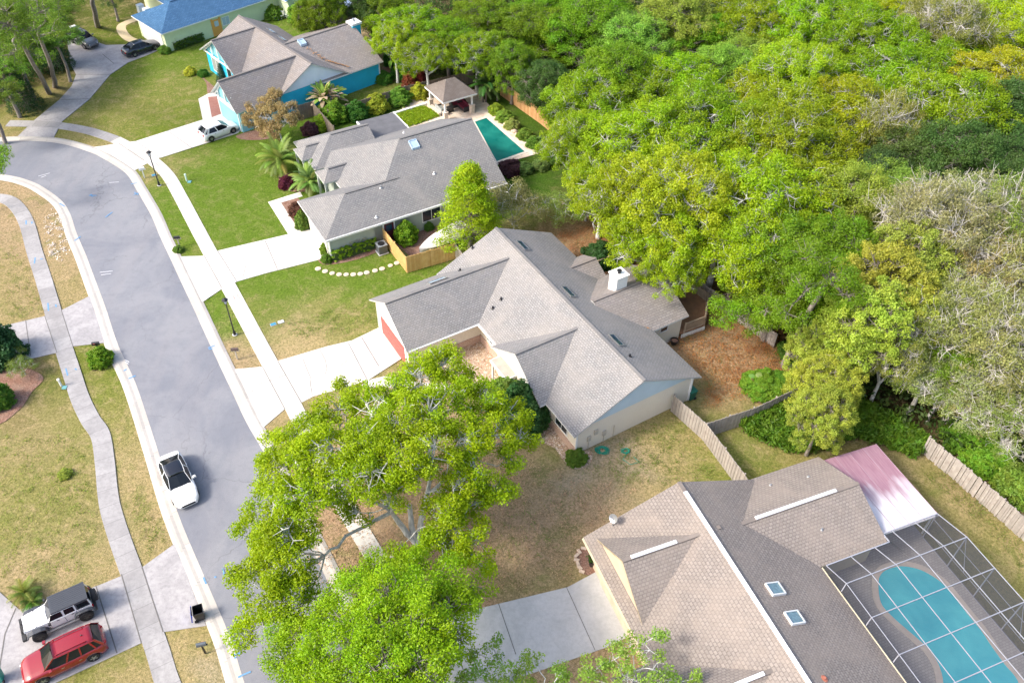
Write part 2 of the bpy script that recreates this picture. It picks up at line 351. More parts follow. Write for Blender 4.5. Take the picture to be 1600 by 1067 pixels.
ck = mixc(nt, ramp(nt, noise(nt, p, 0.09, 2), [(0.45, 0), (0.55, 1)]), (0, 0, 0), ramp(nt, vr.outputs['Distance'], [(0.0, 0.55), (0.007, 0)]))
col = mixc(nt, ck, col, (0.09, 0.09, 0.10))
col = mixc(nt, ramp(nt, noise(nt, p, 2.6, 2, 0.5), [(0.70, 0), (0.80, 0.5)]), col, (0.11, 0.11, 0.12))
L(nt, col, b.inputs['Base Color']); b.inputs['Roughness'].default_value = 0.9; bump(nt, b, g, 0.3, 0.01); ASPH = m
m, nt, b, out = new_mat('gravel_stones'); p = wpos(nt)
v = N(nt, 'ShaderNodeTexVoronoi', Scale=7.5); L(nt, p, v.inputs['Vector'])
v2 = N(nt, 'ShaderNodeTexVoronoi', Scale=7.5, feature='DISTANCE_TO_EDGE'); L(nt, p, v2.inputs['Vector'])
wnz = N(nt, 'ShaderNodeTexWhiteNoise', noise_dimensions='3D'); L(nt, v.outputs['Color'], wnz.inputs['Vector'])
col = ramp(nt, wnz.outputs['Value'], [(0, (0.62, 0.50, 0.38)), (0.3, (0.48, 0.33, 0.20)), (0.6, (0.70, 0.60, 0.48)), (0.85, (0.40, 0.22, 0.14)), (1, (0.78, 0.72, 0.62))])
col = mixc(nt, ramp(nt, v2.outputs['Distance'], [(0.0, 1), (0.12, 0)]), col, (0.16, 0.10, 0.06))
L(nt, col, b.inputs['Base Color']); b.inputs['Roughness'].default_value = 0.9; bump(nt, b, v2.outputs['Distance'], 0.8, 0.05); GRAVEL = m
m, nt, b, out = new_mat('bark_mulch'); p = wpos(nt)
f = noise(nt, p, 9, 4, 0.8); g = noise(nt, p, 1.5, 3, 0.6)
col = ramp(nt, f, [(0.3, (0.07, 0.035, 0.025)), (0.5, (0.22, 0.11, 0.075)), (0.7, (0.42, 0.27, 0.2))]); col = mixc(nt, ramp(nt, g, [(0.4, 0), (0.7, 0.5)]), col, (0.30, 0.22, 0.17))
L(nt, col, b.inputs['Base Color']); b.inputs['Roughness'].default_value = 1.0; bump(nt, b, f, 0.8, 0.05); MULCH = m
m, nt, b, out = new_mat('stone_pavers'); p = wpos(nt)
mp = nt.nodes.new('ShaderNodeMapping'); mp.inputs['Rotation'].default_value = (0, 0, R(-31.27)); L(nt, p, mp.inputs[0])
br = N(nt, 'ShaderNodeTexBrick', Scale=1.0); br.inputs['Brick Width'].default_value = 0.8; br.inputs['Row Height'].default_value = 0.5; br.inputs['Mortar Size'].default_value = 0.012
br.inputs['Color1'].default_value = (0.62, 0.46, 0.34, 1); br.inputs['Color2'].default_value = (0.70, 0.58, 0.46, 1); br.inputs['Mortar'].default_value = (0.35, 0.26, 0.2, 1); L(nt, mp.outputs[0], br.inputs['Vector'])
col = mixc(nt, ramp(nt, noise(nt, p, 0.8, 4), [(0.4, 0), (0.65, 0.7)]), br.outputs['Color'], (0.74, 0.66, 0.56))
L(nt, col, b.inputs['Base Color']); b.inputs['Roughness'].default_value = 0.8; PAVER = m
def pav(name, rot, c1, c2, mo, bw, bh):
    m, nt, b, out = new_mat(name); p = wpos(nt)
    mp = nt.nodes.new('ShaderNodeMapping'); mp.inputs['Rotation'].default_value = (0, 0, rot); L(nt, p, mp.inputs[0])
    br = N(nt, 'ShaderNodeTexBrick', Scale=1.0); br.inputs['Brick Width'].default_value = bw; br.inputs['Row Height'].default_value = bh; br.inputs['Mortar Size'].default_value = 0.012
    br.inputs['Color1'].default_value = rgba(c1); br.inputs['Color2'].default_value = rgba(c2); br.inputs['Mortar'].default_value = rgba(mo); L(nt, mp.outputs[0], br.inputs['Vector'])
    col = mixc(nt, ramp(nt, noise(nt, p, 1.8, 4), [(0.45, 0), (0.7, 0.6)]), br.outputs['Color'], tuple(x*0.7 for x in c1))
    L(nt, col, b.inputs['Base Color']); b.inputs['Roughness'].default_value = 0.85
    return m
BRICKPAD = pav('red_brick_paving', R(-42), (0.40, 0.15, 0.11), (0.33, 0.12, 0.09), (0.28, 0.2, 0.16), 0.22, 0.11)
GREYPAVE = pav('grey_paving', R(-21.9), (0.38, 0.355, 0.34), (0.31, 0.29, 0.28), (0.22, 0.205, 0.20), 0.24, 0.16)
DARK = plain('dark_joint', (0.16, 0.15, 0.14), 0.9)

RE = [(-60,226),(10,221),(60,221),(100,226),(140,238),(160,247.5),(185,262.5),(200,275),(212,295),(225,317),(237.5,340),(250,370),(265,402),(282.5,440),(300,477),(325,532),(345,575),(362.5,612),(385,660),(417,716),(447,780),(478,840),(498,879),(521,928),(560,1015),(600,1110)]
LE = [(-60,268),(12,274),(50,284),(75,297.5),(97.5,315),(110,335),(120,365),(135,400),(150,440),(165,480),(185,540),(212.5,600),(242.5,690),(277.5,800),(322.5,907.5),(357.5,990),(380,1060),(400,1120)]
RE = catmull(ats(RE), 5); LE = catmull(ats(LE), 5)
mb = MB(); mb.poly(RE+LE[::-1], 0.004); tag(mb.build('road', ASPH), kind='structure')
def kerb(P, side):
    mb = MB(); a0 = P; a1 = offset(P, 0.36*side); a2 = offset(P, 0.56*side); a3 = offset(P, 0.74*side); a4 = offset(P, 1.0*side)
    ribbon(mb, a0, a1, 0.010, 0.018); ribbon(mb, a1, a2, 0.018, 0.06); ribbon(mb, a2, a3, 0.06, 0.065); ribbon(mb, a3, a4, 0.065, -0.01)
    tag(mb.build('kerb', C_KERB), kind='structure')
kerb(RE, 1); kerb(LE, -1)
def walk(name, pts, w, mat, z=0.024):
    P = catmull(ats(pts), 5); mb = MB(); A = offset(P, w/2); B = offset(P, -w/2); ribbon(mb, A, B, z, z)
    ribbon(mb, A, offset(P, w/2+0.01), z, -0.03); ribbon(mb, B, offset(P, -w/2-0.01), z, -0.03)
    return tag(mb.build(name, mat), kind='structure')
walk('pavement', [(12,193),(60,194),(97,197),(140,205),(180,218)], 1.3, C_OLDW)
walk('pavement', [(180,218),(205,231),(224,243),(242,254),(263,275),(281,306),(306,353),(329,396),(358,449),(389,507),(422,568),(458,634),(495,708),(535,783),(594,882),(640,960),(700,1080)], 1.3, C_WALK)
walk('pavement', [(-30,308),(8,311),(28,325),(42,350),(53,390),(66,430),(78,470),(88,505),(100,545),(113,585),(125,622),(141,655),(157,680),(164,725),(168,767),(174,800),(190,850),(208,900),(227,960),(246,1015),(262,1067),(285,1120)], 1.35, C_OLDW)
def slab(name, pts, mat, joints=(), z=0.018, w=0.05, jm=None, cracks=()):
    mb = MB(); P = ats(pts); mb.poly(P, z, 0, depth=0.05)
    for q in list(joints)+list(cracks):
        ww = w if q in joints else 0.035
        Q = ats(q); A = offset(Q, ww/2); B = offset(Q, -ww/2); ribbon(mb, A, B, z+0.012, z+0.012, 1)
    return tag(mb.build(name, [mat, jm or DARK]), kind='structure')
slab('driveway', [(141,231),(163,228),(185,224),(212,221),(318,187),(352,172),(386,190),(372,208),(250,247),(231,255),(211,266),(203,262),(190,252),(172,241),(156,235)], C_NEW, [[(212,221),(250,247)],[(262,205),(300,232)],[(185,224),(231,255)]])
slab('driveway', [(25,216),(54,188),(92,157),(112,135),(119,117),(110,100),(106,72),(104,40),(120,45),(135,60),(165,71),(200,70),(235,62),(254,76),(232,86),(200,98),(172,117),(140,155),(97,190),(82,219),(55,217)], C_OLD, [[(92,157),(140,155)],[(119,117),(172,117)],[(160,85),(178,100)]], w=0.08)
slab('driveway', [(282,401),(319,400),(340,392),(451,366),(485,352),(514,388),(502,405),(415,427),(370,440),(347,451),(315,473),(300,440)], C_NEW, [[(319,400),(347,451)],[(340,392),(370,440)],[(414,376),(434,422)]], cracks=[[(370,390),(385,412),(379,436)],[(300,430),(325,424)]])
slab('driveway', [(367,577),(410,573),(434,564),(512,541),(550,532),(600,508),(640,552),(575,594),(534,607),(490,619),(471,629),(445,639),(411,668),(395,635),(380,602)], C_NEW, [[(410,573),(445,639)],[(434,564),(471,629)],[(544,536),(574,594)],[(565,527),(592,572)]],
     cracks=[[(473,560),(480,578),(486,592),(485,600),(488,618)],[(488,592),(508,585),(511,576),(530,573),(545,562),(555,559)],[(500,547),(508,562),(511,576)],[(390,615),(405,600),(430,592),(446,586)]])
mb = MB(); mb.poly(ats([(544,536),(565,527),(592,572),(573,590)]), 0.024); tag(mb.build('driveway_patch', C_GREY), kind='structure')
slab('driveway', [(-60,520),(15,507),(70,494),(96,485),(141,462),(150,480),(158,510),(168,535),(114,541),(89,551),(50,560),(0,566),(-60,580)], C_OLD, [[(70,494),(89,551)],[(96,485),(114,541)],[(40,500),(48,556)]])
slab('driveway', [(276,847),(222,886),(162,911),(100,935),(30,952),(0,925),(-50,890),(-50,1110),(30,1090),(87,1066),(221,1004),(255,987),(322,977),(300,920)], C_OLD, [[(222,886),(255,987)],[(190,897),(221,1004)],[(25,950),(8,990),(-10,1100)],[(150,915),(183,1020)]], w=0.07)
slab('driveway', [(560,1005),(620,985),(700,964),(750,950),(887,917),(937,890),(962,880),(1000,985),(950,1010),(850,1045),(760,1075),(680,1120),(600,1120)], C_GREY, [[(779,943),(806,1022)],[(885,917),(930,1016)],[(700,964),(735,1085)]], w=0.04)
slab('footpath', [(419,316),(469,300),(473,307),(439,317),(468,361),(451,367)], C_NEW, z=0.020)
slab('footpath', [(575,594),(600,588),(660,598),(720,602),(790,597),(800,612),(720,616),(660,612),(600,604),(560,606)], C_NEW, [[(690,601),(692,614)],[(740,601),(742,615)],[(765,600),(768,613)]], z=0.020)
slab('footpath', [(310,155),(325,147),(345,141),(352,150),(325,152),(331,184),(317,188)], C_NEW, z=0.022)
mb = MB(); mb.poly(ats([(325,152),(342,146),(352,176),(331,184)]), 0.020); tag(mb.build('brick_paving', BRICKPAD), kind='structure')
YP = concrete('cream_path', (0.62, 0.50, 0.30), 0.3, stain=(0.4, 0.32, 0.2))
P = catmull(ats([(212,31),(200,35),(190,41),(191,50),(200,60),(214,66)]), 6); mb = MB(); ribbon(mb, offset(P, 0.6), offset(P, -0.6), 0.02, 0.02); tag(mb.build('footpath', YP), kind='structure')
def bed(name, pts, mat, z=0.012, smooth=True):
    P = ats(pts); P = catmull(P, 4, True) if smooth else P
    mb = MB(); mb.poly(P, z); return tag(mb.build(name, mat), kind='structure')
bed('gravel_bed', [(664,560),(756,520),(792,590),(790,602),(720,606),(650,600)], GRAVEL, smooth=False)
bed('gravel_bed', [(822,676),(848,650),(880,672),(905,700),(925,706),(922,724),(905,733),(885,725),(868,702),(845,690)], GRAVEL)
bed('mulch_bed', [(296,112),(306,110),(318,122),(340,142),(325,147),(322,130),(310,118)], MULCH)
bed('mulch_bed', [(370,212),(420,200),(425,216),(385,219)], MULCH)
bed('mulch_bed', [(-10,570),(40,575),(68,590),(50,612),(30,640),(-10,660)], MULCH)
bed('mulch_bed', [(605,370),(665,350),(715,345),(712,380),(640,400)], MULCH, smooth=False)
bed('mulch_bed', [(497,405),(512,398),(600,378),(610,384),(560,405),(510,414)], MULCH)
bed('mulch_bed', [(440,318),(466,310),(482,345),(468,358)], MULCH)
bed('mulch_bed', [(437,272),(480,275),(500,292),(475,300),(445,296)], MULCH)
bed('mulch_bed', [(900,862),(925,855),(945,880),(936,895),(910,895)], MULCH)
bed('mulch_bed', [(598,105),(622,108),(633,120),(610,127),(598,120)], MULCH)
bed('mulch_bed', [(1165,600),(1200,588),(1245,600),(1230,625),(1180,628)], MULCH)
# pool terrace of the grey house, with the pool let into it as a sunken basin
TER = [(625,160),(690,145),(742,140),(772.5,173.7),(845,239),(778,258),(700,275),(640,200)]
POOL = ats([(742,191),(760,185),(820,237.5),(776,253)])
def water(name, c, deep):
    m, nt, b, out = new_mat(name); p = wpos(nt)
    f = noise(nt, p, 0.5, 3, 0.5, 0.6)
    L(nt, mixc(nt, ramp(nt, f, [(0.3, 0), (0.75, 1)]), c, deep), b.inputs['Base Color'])
    b.inputs['Roughness'].default_value = 0.06; b.inputs['IOR'].default_value = 1.33
    g = noise(nt, p, 3.0, 3, 0.5); bump(nt, b, g, 0.3, 0.05)
    return m
mb = MB(); mb.poly(ats(TER), 0.02, 0, depth=0.05); tag(mb.build('pool_terrace', PAVER), kind='structure')
# ================================================================== HOUSES
ROOF_GREY = shingle('grey_shingles', (0.19, 0.187, 0.185), (0.295, 0.285, 0.28), (0.34, 0.31, 0.28), course=0.18, tab=0.27, gap=0.45)
ROOF_POOLH = shingle('slate_grey_shingles', (0.155, 0.155, 0.16), (0.25, 0.245, 0.24), (0.29, 0.27, 0.25), course=0.18, tab=0.3, gap=0.5)
ROOF_TAUPE = shingle('taupe_shingles', (0.18, 0.167, 0.163), (0.275, 0.252, 0.242), (0.26, 0.22, 0.185), course=0.21)
ROOF_BROWN = shingle('brown_shingles', (0.195, 0.168, 0.150), (0.285, 0.248, 0.222), (0.31, 0.26, 0.22), course=0.21, tab=0.27, stain_amt=0.6, gap=0.5)
ROOF_BLUE = shingle('blue_shingles', (0.03, 0.09, 0.19), (0.075, 0.165, 0.29), (0.05, 0.12, 0.22), course=0.2)
ROOF_PATIO = shingle('pavilion_shingles', (0.17, 0.145, 0.13), (0.22, 0.19, 0.17), (0.13, 0.105, 0.09), course=0.15, stain_amt=0.7)
WHITE = plain('white_trim', (0.80, 0.80, 0.78), 0.55, var=0.05)
CREAM = plain('cream_stucco', (0.82, 0.76, 0.65), 0.85, var=0.04, fine=(30, (0.66, 0.58, 0.46)))
LBLUE = plain('pale_blue_siding', (0.50, 0.62, 0.70), 0.7, var=0.04)
SAGE = plain('sage_stucco', (0.36, 0.41, 0.36), 0.85, var=0.08)
SAGE_D = plain('sage_trim', (0.40, 0.44, 0.40), 0.7, var=0.05)
TURQ = plain('turquoise_siding', (0.02, 0.48, 0.72), 0.7, var=0.06)
TURQ_L = plain('pale_turquoise', (0.25, 0.58, 0.66), 0.7, var=0.06)
PALEB = plain('pale_blue_gable', (0.74, 0.82, 0.92), 0.7, var=0.03)
LIME = plain('pale_green_stucco', (0.62, 0.70, 0.45), 0.85, var=0.05)
BEIGE = plain('beige_trim', (0.68, 0.58, 0.40), 0.6, var=0.08)
TAN = plain('tan_stucco', (0.62, 0.50, 0.36), 0.85, var=0.08)
BRICKW = pav('brick_wainscot', 0, (0.42, 0.24, 0.17), (0.50, 0.32, 0.24), (0.5, 0.42, 0.35), 0.22, 0.09)
BRICKW = plain('brick_base', (0.44, 0.27, 0.2), 0.9, var=0.1, fine=(14, (0.55, 0.42, 0.34)))
GLASS = plain('window_glass', (0.02, 0.03, 0.04), 0.05, var=0.0, spec=0.8)
SKYG = plain('skylight_glass', (0.02, 0.055, 0.10), 0.04, var=0.1, spec=1.0)
SKYDOME = plain('skylight_dome', (0.42, 0.55, 0.66), 0.15, var=0.1, spec=0.8)
BLACK = plain('black_metal', (0.015, 0.015, 0.018), 0.4, var=0.0)
STEEL = plain('galvanised_metal', (0.45, 0.46, 0.47), 0.35, metal=0.6)
DOOR_R = plain('salmon_door', (0.40, 0.10, 0.085), 0.7, var=0.06)
DOOR_O = plain('orange_door', (0.75, 0.36, 0.09), 0.5, var=0.05)
DOOR_M = plain('maroon_door', (0.10, 0.015, 0.03), 0.4, var=0.05)
VENTW = plain('white_ridge_vent', (0.88, 0.90, 0.94), 0.4, var=0.02)
ORANGE_N = plain('pine_straw', (0.48, 0.25, 0.10), 1.0, var=0.2)

class House:
    def __init__(s, name, yaw, u0, v0, label, cat='house', group=None, z=0):
        s.u0, s.v0 = u0, v0; a = R(yaw); s.A = Vector((math.sin(a), math.cos(a), 0)); s.B = Vector((math.cos(a), -math.sin(a), 0))
        s.root = empty(name, s.A*u0+s.B*v0+Vector((0, 0, z)), -a, label, cat, group)
    def p(s, u, v, z): return (v-s.v0, u-s.u0, z)
    def uv(s, px, py, z=0.0):
        w = at(px, py, z); return w.dot(s.A)-0, w.dot(s.B)-0
    def box(s, mb, u0, u1, v0, v1, z0, z1, mi=0): mb.box(v0-s.v0, v1-s.v0, u0-s.u0, u1-s.u0, z0, z1, mi)
    def roof(s, u0, u1, v0, v1, ax, zE, zR, hip0=0.0, hip1=0.0, mats=None, t=0.14, vm=None, name='roof', cut=(0, 0)):
        """ridge along ax; hip0/hip1 = inset of the ridge at each end (0 = gable)"""
        mb = MB()
        if ax == 'u': a0, a1, b0, b1 = u0, u1, v0, v1; q = lambda a, b, z: s.p(a, b, z)
        else: a0, a1, b0, b1 = v0, v1, u0, u1; q = lambda a, b, z: s.p(b, a, z)
        bm_ = vm if vm is not None else (b0+b1)/2
        def F(P, UV, mi=0):
            n = (Vector(P[1])-Vector(P[0])).cross(Vector(P[2])-Vector(P[0]))
            if n.z < 0: P = P[::-1]; UV = UV[::-1]
            mb.face(P, mi, UV)
        for dz, flip in ((0, 0), (-t, 1)):
            for b in (b0, b1):
                sl = math.hypot(bm_-b, zR-zE)
                ae = a1-cut[0 if b == b0 else 1]; P = [q(a0, b, zE+dz), q(ae, b, zE+dz), q(a1-hip1, bm_, zR+dz), q(a0+hip0, bm_, zR+dz)]
                UV = [(a0, 0), (ae, 0), (a1-hip1, sl), (a0+hip0, sl)]
                if flip: mb.face(P, 2)
                else: F(P, UV)
            for a, h, sg in ((a0, hip0, 1), (a1, hip1, -1)):
                if h:
                    P = [q(a, b0, zE+dz), q(a, b1, zE+dz), q(a+sg*h, bm_, zR+dz)]; sl = math.hypot(h, zR-zE)
                    if flip: mb.face(P, 2)
                    else: F(P, [(b0, 0), (b1, 0), (bm_, sl)])
                else:
                    for b in (b0, b1): a_e = a-(cut[0 if b == b0 else 1] if a == a1 else 0); mb.face([q(a_e, b, zE), q(a, bm_, zR), q(a, bm_, zR-t), q(a_e, b, zE-t)], 1)
        for b in (b0, b1): a_e = a1-cut[0 if b == b0 else 1]; mb.face([q(a0, b, zE), q(a_e, b, zE), q(a_e, b, zE-t), q(a0, b, zE-t)], 1)
        for a, h in ((a0, hip0), (a1, hip1)):
            if h: mb.face([q(a, b0, zE), q(a, b1, zE), q(a, b1, zE-t), q(a, b0, zE-t)], 1)
        # ridge cap
        if a1-hip1-(a0+hip0) > 0.3: 
            A = Vector(q(a0+hip0, bm_, zR+0.015)); B = Vector(q(a1-hip1, bm_, zR+0.015))
            mb.bar(A, B, 0.26, 0.05, 0)
        return mb.build(name, mats, s.root)
    def gable(s, u0, u1, v0, v1, ax, zE, zR, oh, mats, t=0.16, vm=None, name='gable'):
        """triangular prism under a roof; u/v = roof edges, oh = (eave, rake) overhang"""
        mb = MB()
        if ax == 'u': a0, a1, b0, b1 = u0, u1, v0, v1; q = lambda a, b, z: s.p(a, b, z)
        else: a0, a1, b0, b1 = v0, v1, u0, u1; q = lambda a, b, z: s.p(b, a, z)
        m_ = vm if vm is not None else (b0+b1)/2; sl0 = (zR-zE)/(m_-b0); sl1 = (zR-zE)/(b1-m_); oe, orr = oh
        zw = min(zE+sl0*oe-t, zE+sl1*oe-t); c0, c1 = b0+oe, b1-oe; A0, A1 = a0+orr, a1-orr
        ends = []
        for a in (A0, A1): mb.face([q(a, c0, zw), q(a, c1, zw), q(a, m_, zR-t)], 0)
        mb.face([q(A0, c0, zw), q(A1, c0, zw), q(A1, m_, zR-t), q(A0, m_, zR-t)], 0); mb.face([q(A0, c1, zw), q(A1, c1, zw), q(A1, m_, zR-t), q(A0, m_, zR-t)], 0)
        return mb.build(name, mats, s.root), zw
    def walls(s, u0, u1, v0, v1, z1, mat, z0=0, name='wall'):
        mb = MB(); s.box(mb, u0, u1, v0, v1, z0-0.05, z1); return mb.build(name, mat, s.root)
    def window(s, u, v, zc, w, h, face, name='window', frame=None, glass=None, bars=1, d=0.05):
        """frame + pane on a wall facing +u/-u/+v/-v"""
        fr = MB(); pn = MB(); e = 0.07
        sg = 1 if face[0] == '+' else -1
        def bx(mb, a0, a1, z0, z1, d0, d1, mi=0):
            d0, d1 = sorted((d0*sg, d1*sg))
            if face[1] == 'v': s.box(mb, u+a0, u+a1, v+d0, v+d1, z0, z1, mi)
            else: s.box(mb, u+d0, u+d1, v+a0, v+a1, z0, z1, mi)
        bx(fr, -w/2-e, w/2+e, zc-h/2-e, zc-h/2, -0.02, d); bx(fr, -w/2-e, w/2+e, zc+h/2, zc+h/2+e, -0.02, d)
        bx(fr, -w/2-e, -w/2, zc-h/2, zc+h/2, -0.02, d); bx(fr, w/2, w/2+e, zc-h/2, zc+h/2, -0.02, d)
        for k in range(bars): x = -w/2+w*(k+1)/(bars+1); bx(fr, x-0.02, x+0.02, zc-h/2, zc+h/2, 0.0, d*0.8)
        bx(pn, -w/2, w/2, zc-h/2, zc+h/2, -0.02, d*0.4)
        f = fr.build(name, frame or WHITE, s.root); pn.build('pane', glass or GLASS, f); return f
    def box_part(s, name, mats, *boxes, parent=None):
        mb = MB()
        for b in boxes: s.box(mb, *b)
        return mb.build(name, mats, parent or s.root)
    def skylight(s, u, v, w, l, ax, zf, mat=None, frame=None, h=0.14, label=None):
        """on a slope: zf(u,v) gives the roof height"""
        fr = MB(); pn = MB()
        def quad(mb, x0, x1, y0, y1, h0, h1, mi=0):
            C = [(x0, y0), (x1, y0), (x1, y1), (x0, y1)]
            lo = [s.p(a, b, zf(a, b)+h0) for a, b in C]; hi = [s.p(a, b, zf(a, b)+h1) for a, b in C]
            mb.face(hi[::-1] if ax else hi, mi)
            for i in range(4): mb.face([lo[i], lo[(i+1) % 4], hi[(i+1) % 4], hi[i]], mi)
        e = 0.07
        quad(fr, u-l/2, u+l/2, v-w/2, v-w/2+e, -.05, h); quad(fr, u-l/2, u+l/2, v+w/2-e, v+w/2, -.05, h)
        quad(fr, u-l/2, u-l/2+e, v-w/2+e, v+w/2-e, -.05, h); quad(fr, u+l/2-e, u+l/2, v-w/2+e, v+w/2-e, -.05, h)
        f = fr.build('skylight', frame or STEEL, s.root)
        if label: f['label'] = label
        quad(pn, u-l/2+e, u+l/2-e, v-w/2+e, v+w/2-e, -.02, h*0.7); pn.build('pane', mat or SKYG, f); return f
    def pipe(s, u, v, z, h=0.35, r=0.07, mat=None):
        mb = MB(); c = s.p(u, v, z-0.1); mb.tube(c, (c[0], c[1], z+h), r, r, 8); mb.tube((c[0], c[1], z-0.02), (c[0], c[1], z+0.05), r*2.4, r*1.4, 8)
        return mb.build('vent_pipe', mat or BLACK, s.root)

RM = lambda m, tr=None: [m, tr or WHITE, tr or WHITE]
# ---------------------------------------------------------------- cream house with courtyard (centre)
H = House('cream_house', -31.8, 41.0, 30.5, 'cream stucco house with grey shingle gables, white chimney and gravel courtyard, in the middle')
zE, zR = 2.7, 5.45; sl = (zR-zE)/5.94
H.roof(31.0, 52.35, 24.62, 36.5, 'u', zE, zR, mats=RM(ROOF_GREY))
g, zw = H.gable(31.0, 52.35, 24.62, 36.5, 'u', zE, zR, (0.5, 0.35), LBLUE)
H.walls(31.4, 52.0, 25.15, 35.95, zw+0.02, CREAM)
mb = MB(); H.box(mb, 31.37, 31.40, 25.15, 35.95, zw-0.02, zw+0.08); H.box(mb, 31.34, 31.40, 25.10, 25.25, 0, zw); H.box(mb, 31.34, 31.40, 35.82, 35.98, 0, zw); mb.build('corner_trim', WHITE, H.root)
# garage wing
H.roof(44.95, 52.2, 18.12, 29.6, 'v', zE, 5.05, mats=RM(ROOF_GREY))
g, zw2 = H.gable(44.95, 52.2, 18.12, 29.6, 'v', zE, 5.05, (0.55, 0.3), WHITE)
H.walls(45.55, 51.6, 18.45, 25.3, zw2, CREAM)
mb = MB(); H.box(mb, 45.47, 45.55, 18.45, 25.15, 0, 0.75); H.box(mb, 35.3, 45.5, 25.06, 25.15, 0, 0.75); H.box(mb, 31.3, 35.2, 25.07, 25.15, 0, 0.75); mb.build('brick_base', BRICKW, H.root)
d = H.box_part('garage_door', DOOR_R, (46.0, 50.6, 18.40, 18.46, 0.0, 2.15)); d['label'] = 'salmon pink roll-up garage door'
mb = MB()
for z in (0.53, 1.07, 1.6): H.box(mb, 46.0, 50.6, 18.385, 18.40, z-0.015, z+0.015)
mb.build('panel_groove', plain('groove', (0.35, 0.12, 0.1), 0.8), d)
H.box_part('door_trim', WHITE, (45.85, 46.0, 18.36, 18.46, 0, 2.3), (50.6, 50.75, 18.36, 18.46, 0, 2.3), (46.0, 50.6, 18.36, 18.46, 2.15, 2.3))
H.box_part('side_door', SAGE_D, (50.8, 51.5, 18.40, 18.45, 0, 2.05))
# entry wing
H.roof(34.75, 42.1, 24.1, 31.0, 'v', zE, 5.05, mats=RM(ROOF_GREY))
g, zw3 = H.gable(34.75, 42.1, 24.1, 31.0, 'v', zE, 5.05, (0.5, 0.3), WHITE)
H.walls(35.3, 41.5, 24.4, 25.4, zw3, CREAM)
H.box_part('entry_canopy', [plain('canopy_felt', (0.42, 0.38, 0.33), 0.8)], (38.6, 41.0, 23.5, 24.4, 2.35, 2.47)); H.box_part('canopy_fascia', WHITE, (38.55, 41.05, 23.42, 23.5, 2.25, 2.47), (38.55, 38.6, 23.5, 24.4, 2.25, 2.47), (41.0, 41.05, 23.5, 24.4, 2.25, 2.47))
for u in (38.75, 40.9): H.box_part('canopy_post', WHITE, (u-0.06, u+0.06, 23.55, 23.67, 0, 2.3))
d = H.box_part('front_door', plain('tan_door', (0.3, 0.22, 0.15), 0.5), (39.5, 40.45, 24.36, 24.41, 0.05, 2.1)); H.box_part('step', C_GREY, (39.0, 41.0, 23.6, 24.4, -0.05, 0.14))
H.window(44.0, 25.15, 1.7, 0.9, 1.1, '-v'); H.window(33.3, 25.15, 1.55, 1.5, 1.1, '-v')
# dining wing and small rear gables
H.roof(37.0, 44.8, 33.0, 40.2, 'v', 2.7, 4.5, mats=RM(ROOF_TAUPE))
g, zw4 = H.gable(37.0, 44.8, 33.0, 40.2, 'v', 2.7, 4.5, (0.45, 0.3), WHITE); H.walls(37.4, 44.35, 35.9, 39.9, zw4, CREAM)
H.roof(44.45, 48.15, 32.5, 37.2, 'v', 2.7, 3.6, mats=RM(ROOF_TAUPE)); H.gable(44.45, 48.15, 32.5, 37.2, 'v', 2.7, 3.6, (0.35, 0.3), WHITE); H.walls(44.8, 47.8, 35.9, 36.85, 2.6, CREAM)
H.window(37.4, 38.0, 1.9, 0.7, 0.5, '-u', bars=0)
# chimney
cu, cv = H.uv(964, 452, 4.35)
ch = H.box_part('chimney', WHITE, (cu-0.3, cu+0.75, cv-0.35, cv+0.75, 3.2, 5.75)); H.box_part('chimney_cap', WHITE, (cu-0.4, cu+0.85, cv-0.45, cv+0.85, 5.75, 5.83), parent=ch)
mb = MB(); c = H.p(cu+0.22, cv+0.2, 5.8); mb.tube(c, (c[0], c[1], 6.1), 0.13, 0.13, 10); mb.tube((c[0], c[1], 6.1), (c[0], c[1], 6.16), 0.22, 0.2, 10); mb.build('flue', BLACK, ch)
back = lambda u, v: zR-sl*(v-30.56)
for (a, b, c2, d2) in ((805, 382, 822, 394), (874, 453, 895, 468), (947, 527, 970, 546)):
    u1, v1 = H.uv(a, b, 4.95); u2, v2 = H.uv(c2, d2, 4.75)
    H.skylight((u1+u2)/2, 31.6, 0.6, 1.45, 0, back, frame=STEEL)
front = lambda u, v: zE+sl*(v-24.62)
gfar = lambda u, v: zE+0.65*(52.2-u)
H.skylight(49.6, 23.3, 1.6, 0.8, 0, gfar, frame=STEEL, mat=SKYDOME)
for px, py in ((719, 423), (738.5, 388), (783, 468), (770, 482), (984, 557)):
    zt = 4.2; u, v = H.uv(px, py, zt)
    for _ in range(6):
        zz = front(u, v) if v < 30.56 else back(u, v)
        if px == 719: zz = gfar(u, v)
        u, v = H.uv(px, py, min(zz, 5.4)); 
    H.pipe(u, v, zz-0.02, 0.25, 0.08)
mb = MB()
for i in range(40):   # fallen leaves gathered in the valley of the rear wing
    k = i/39; u = 40.2-2.9*k+random.uniform(-.07, .07); v = 34.75+1.5*k+random.uniform(-.05, .05); z = back(u, v)+0.03
    c = H.p(u, v, z); r = random.uniform(.05, .12); mb.face([(c[0]-r, c[1], z+.02), (c[0], c[1]-r, z+.03), (c[0]+r, c[1], z), (c[0], c[1]+r, z+.01)])
tag(mb.build('leaf_litter', ORANGE_N, H.root), kind='stuff')
mb = MB(); H.box(mb, 44.86, 44.95, 18.3, 24.75, 2.53, 2.64); H.box(mb, 42.3, 44.9, 24.5, 24.6, 2.53, 2.64); mb.build('gutter', WHITE, H.root)
for u, v in ((42.25, 24.95), (31.30, 35.90)): H.box_part('downpipe', WHITE, (u-0.05, u+0.05, v-0.05, v+0.05, 0.1, 2.6))
PUT = plain('putty', (0.55, 0.5, 0.42), 0.6)
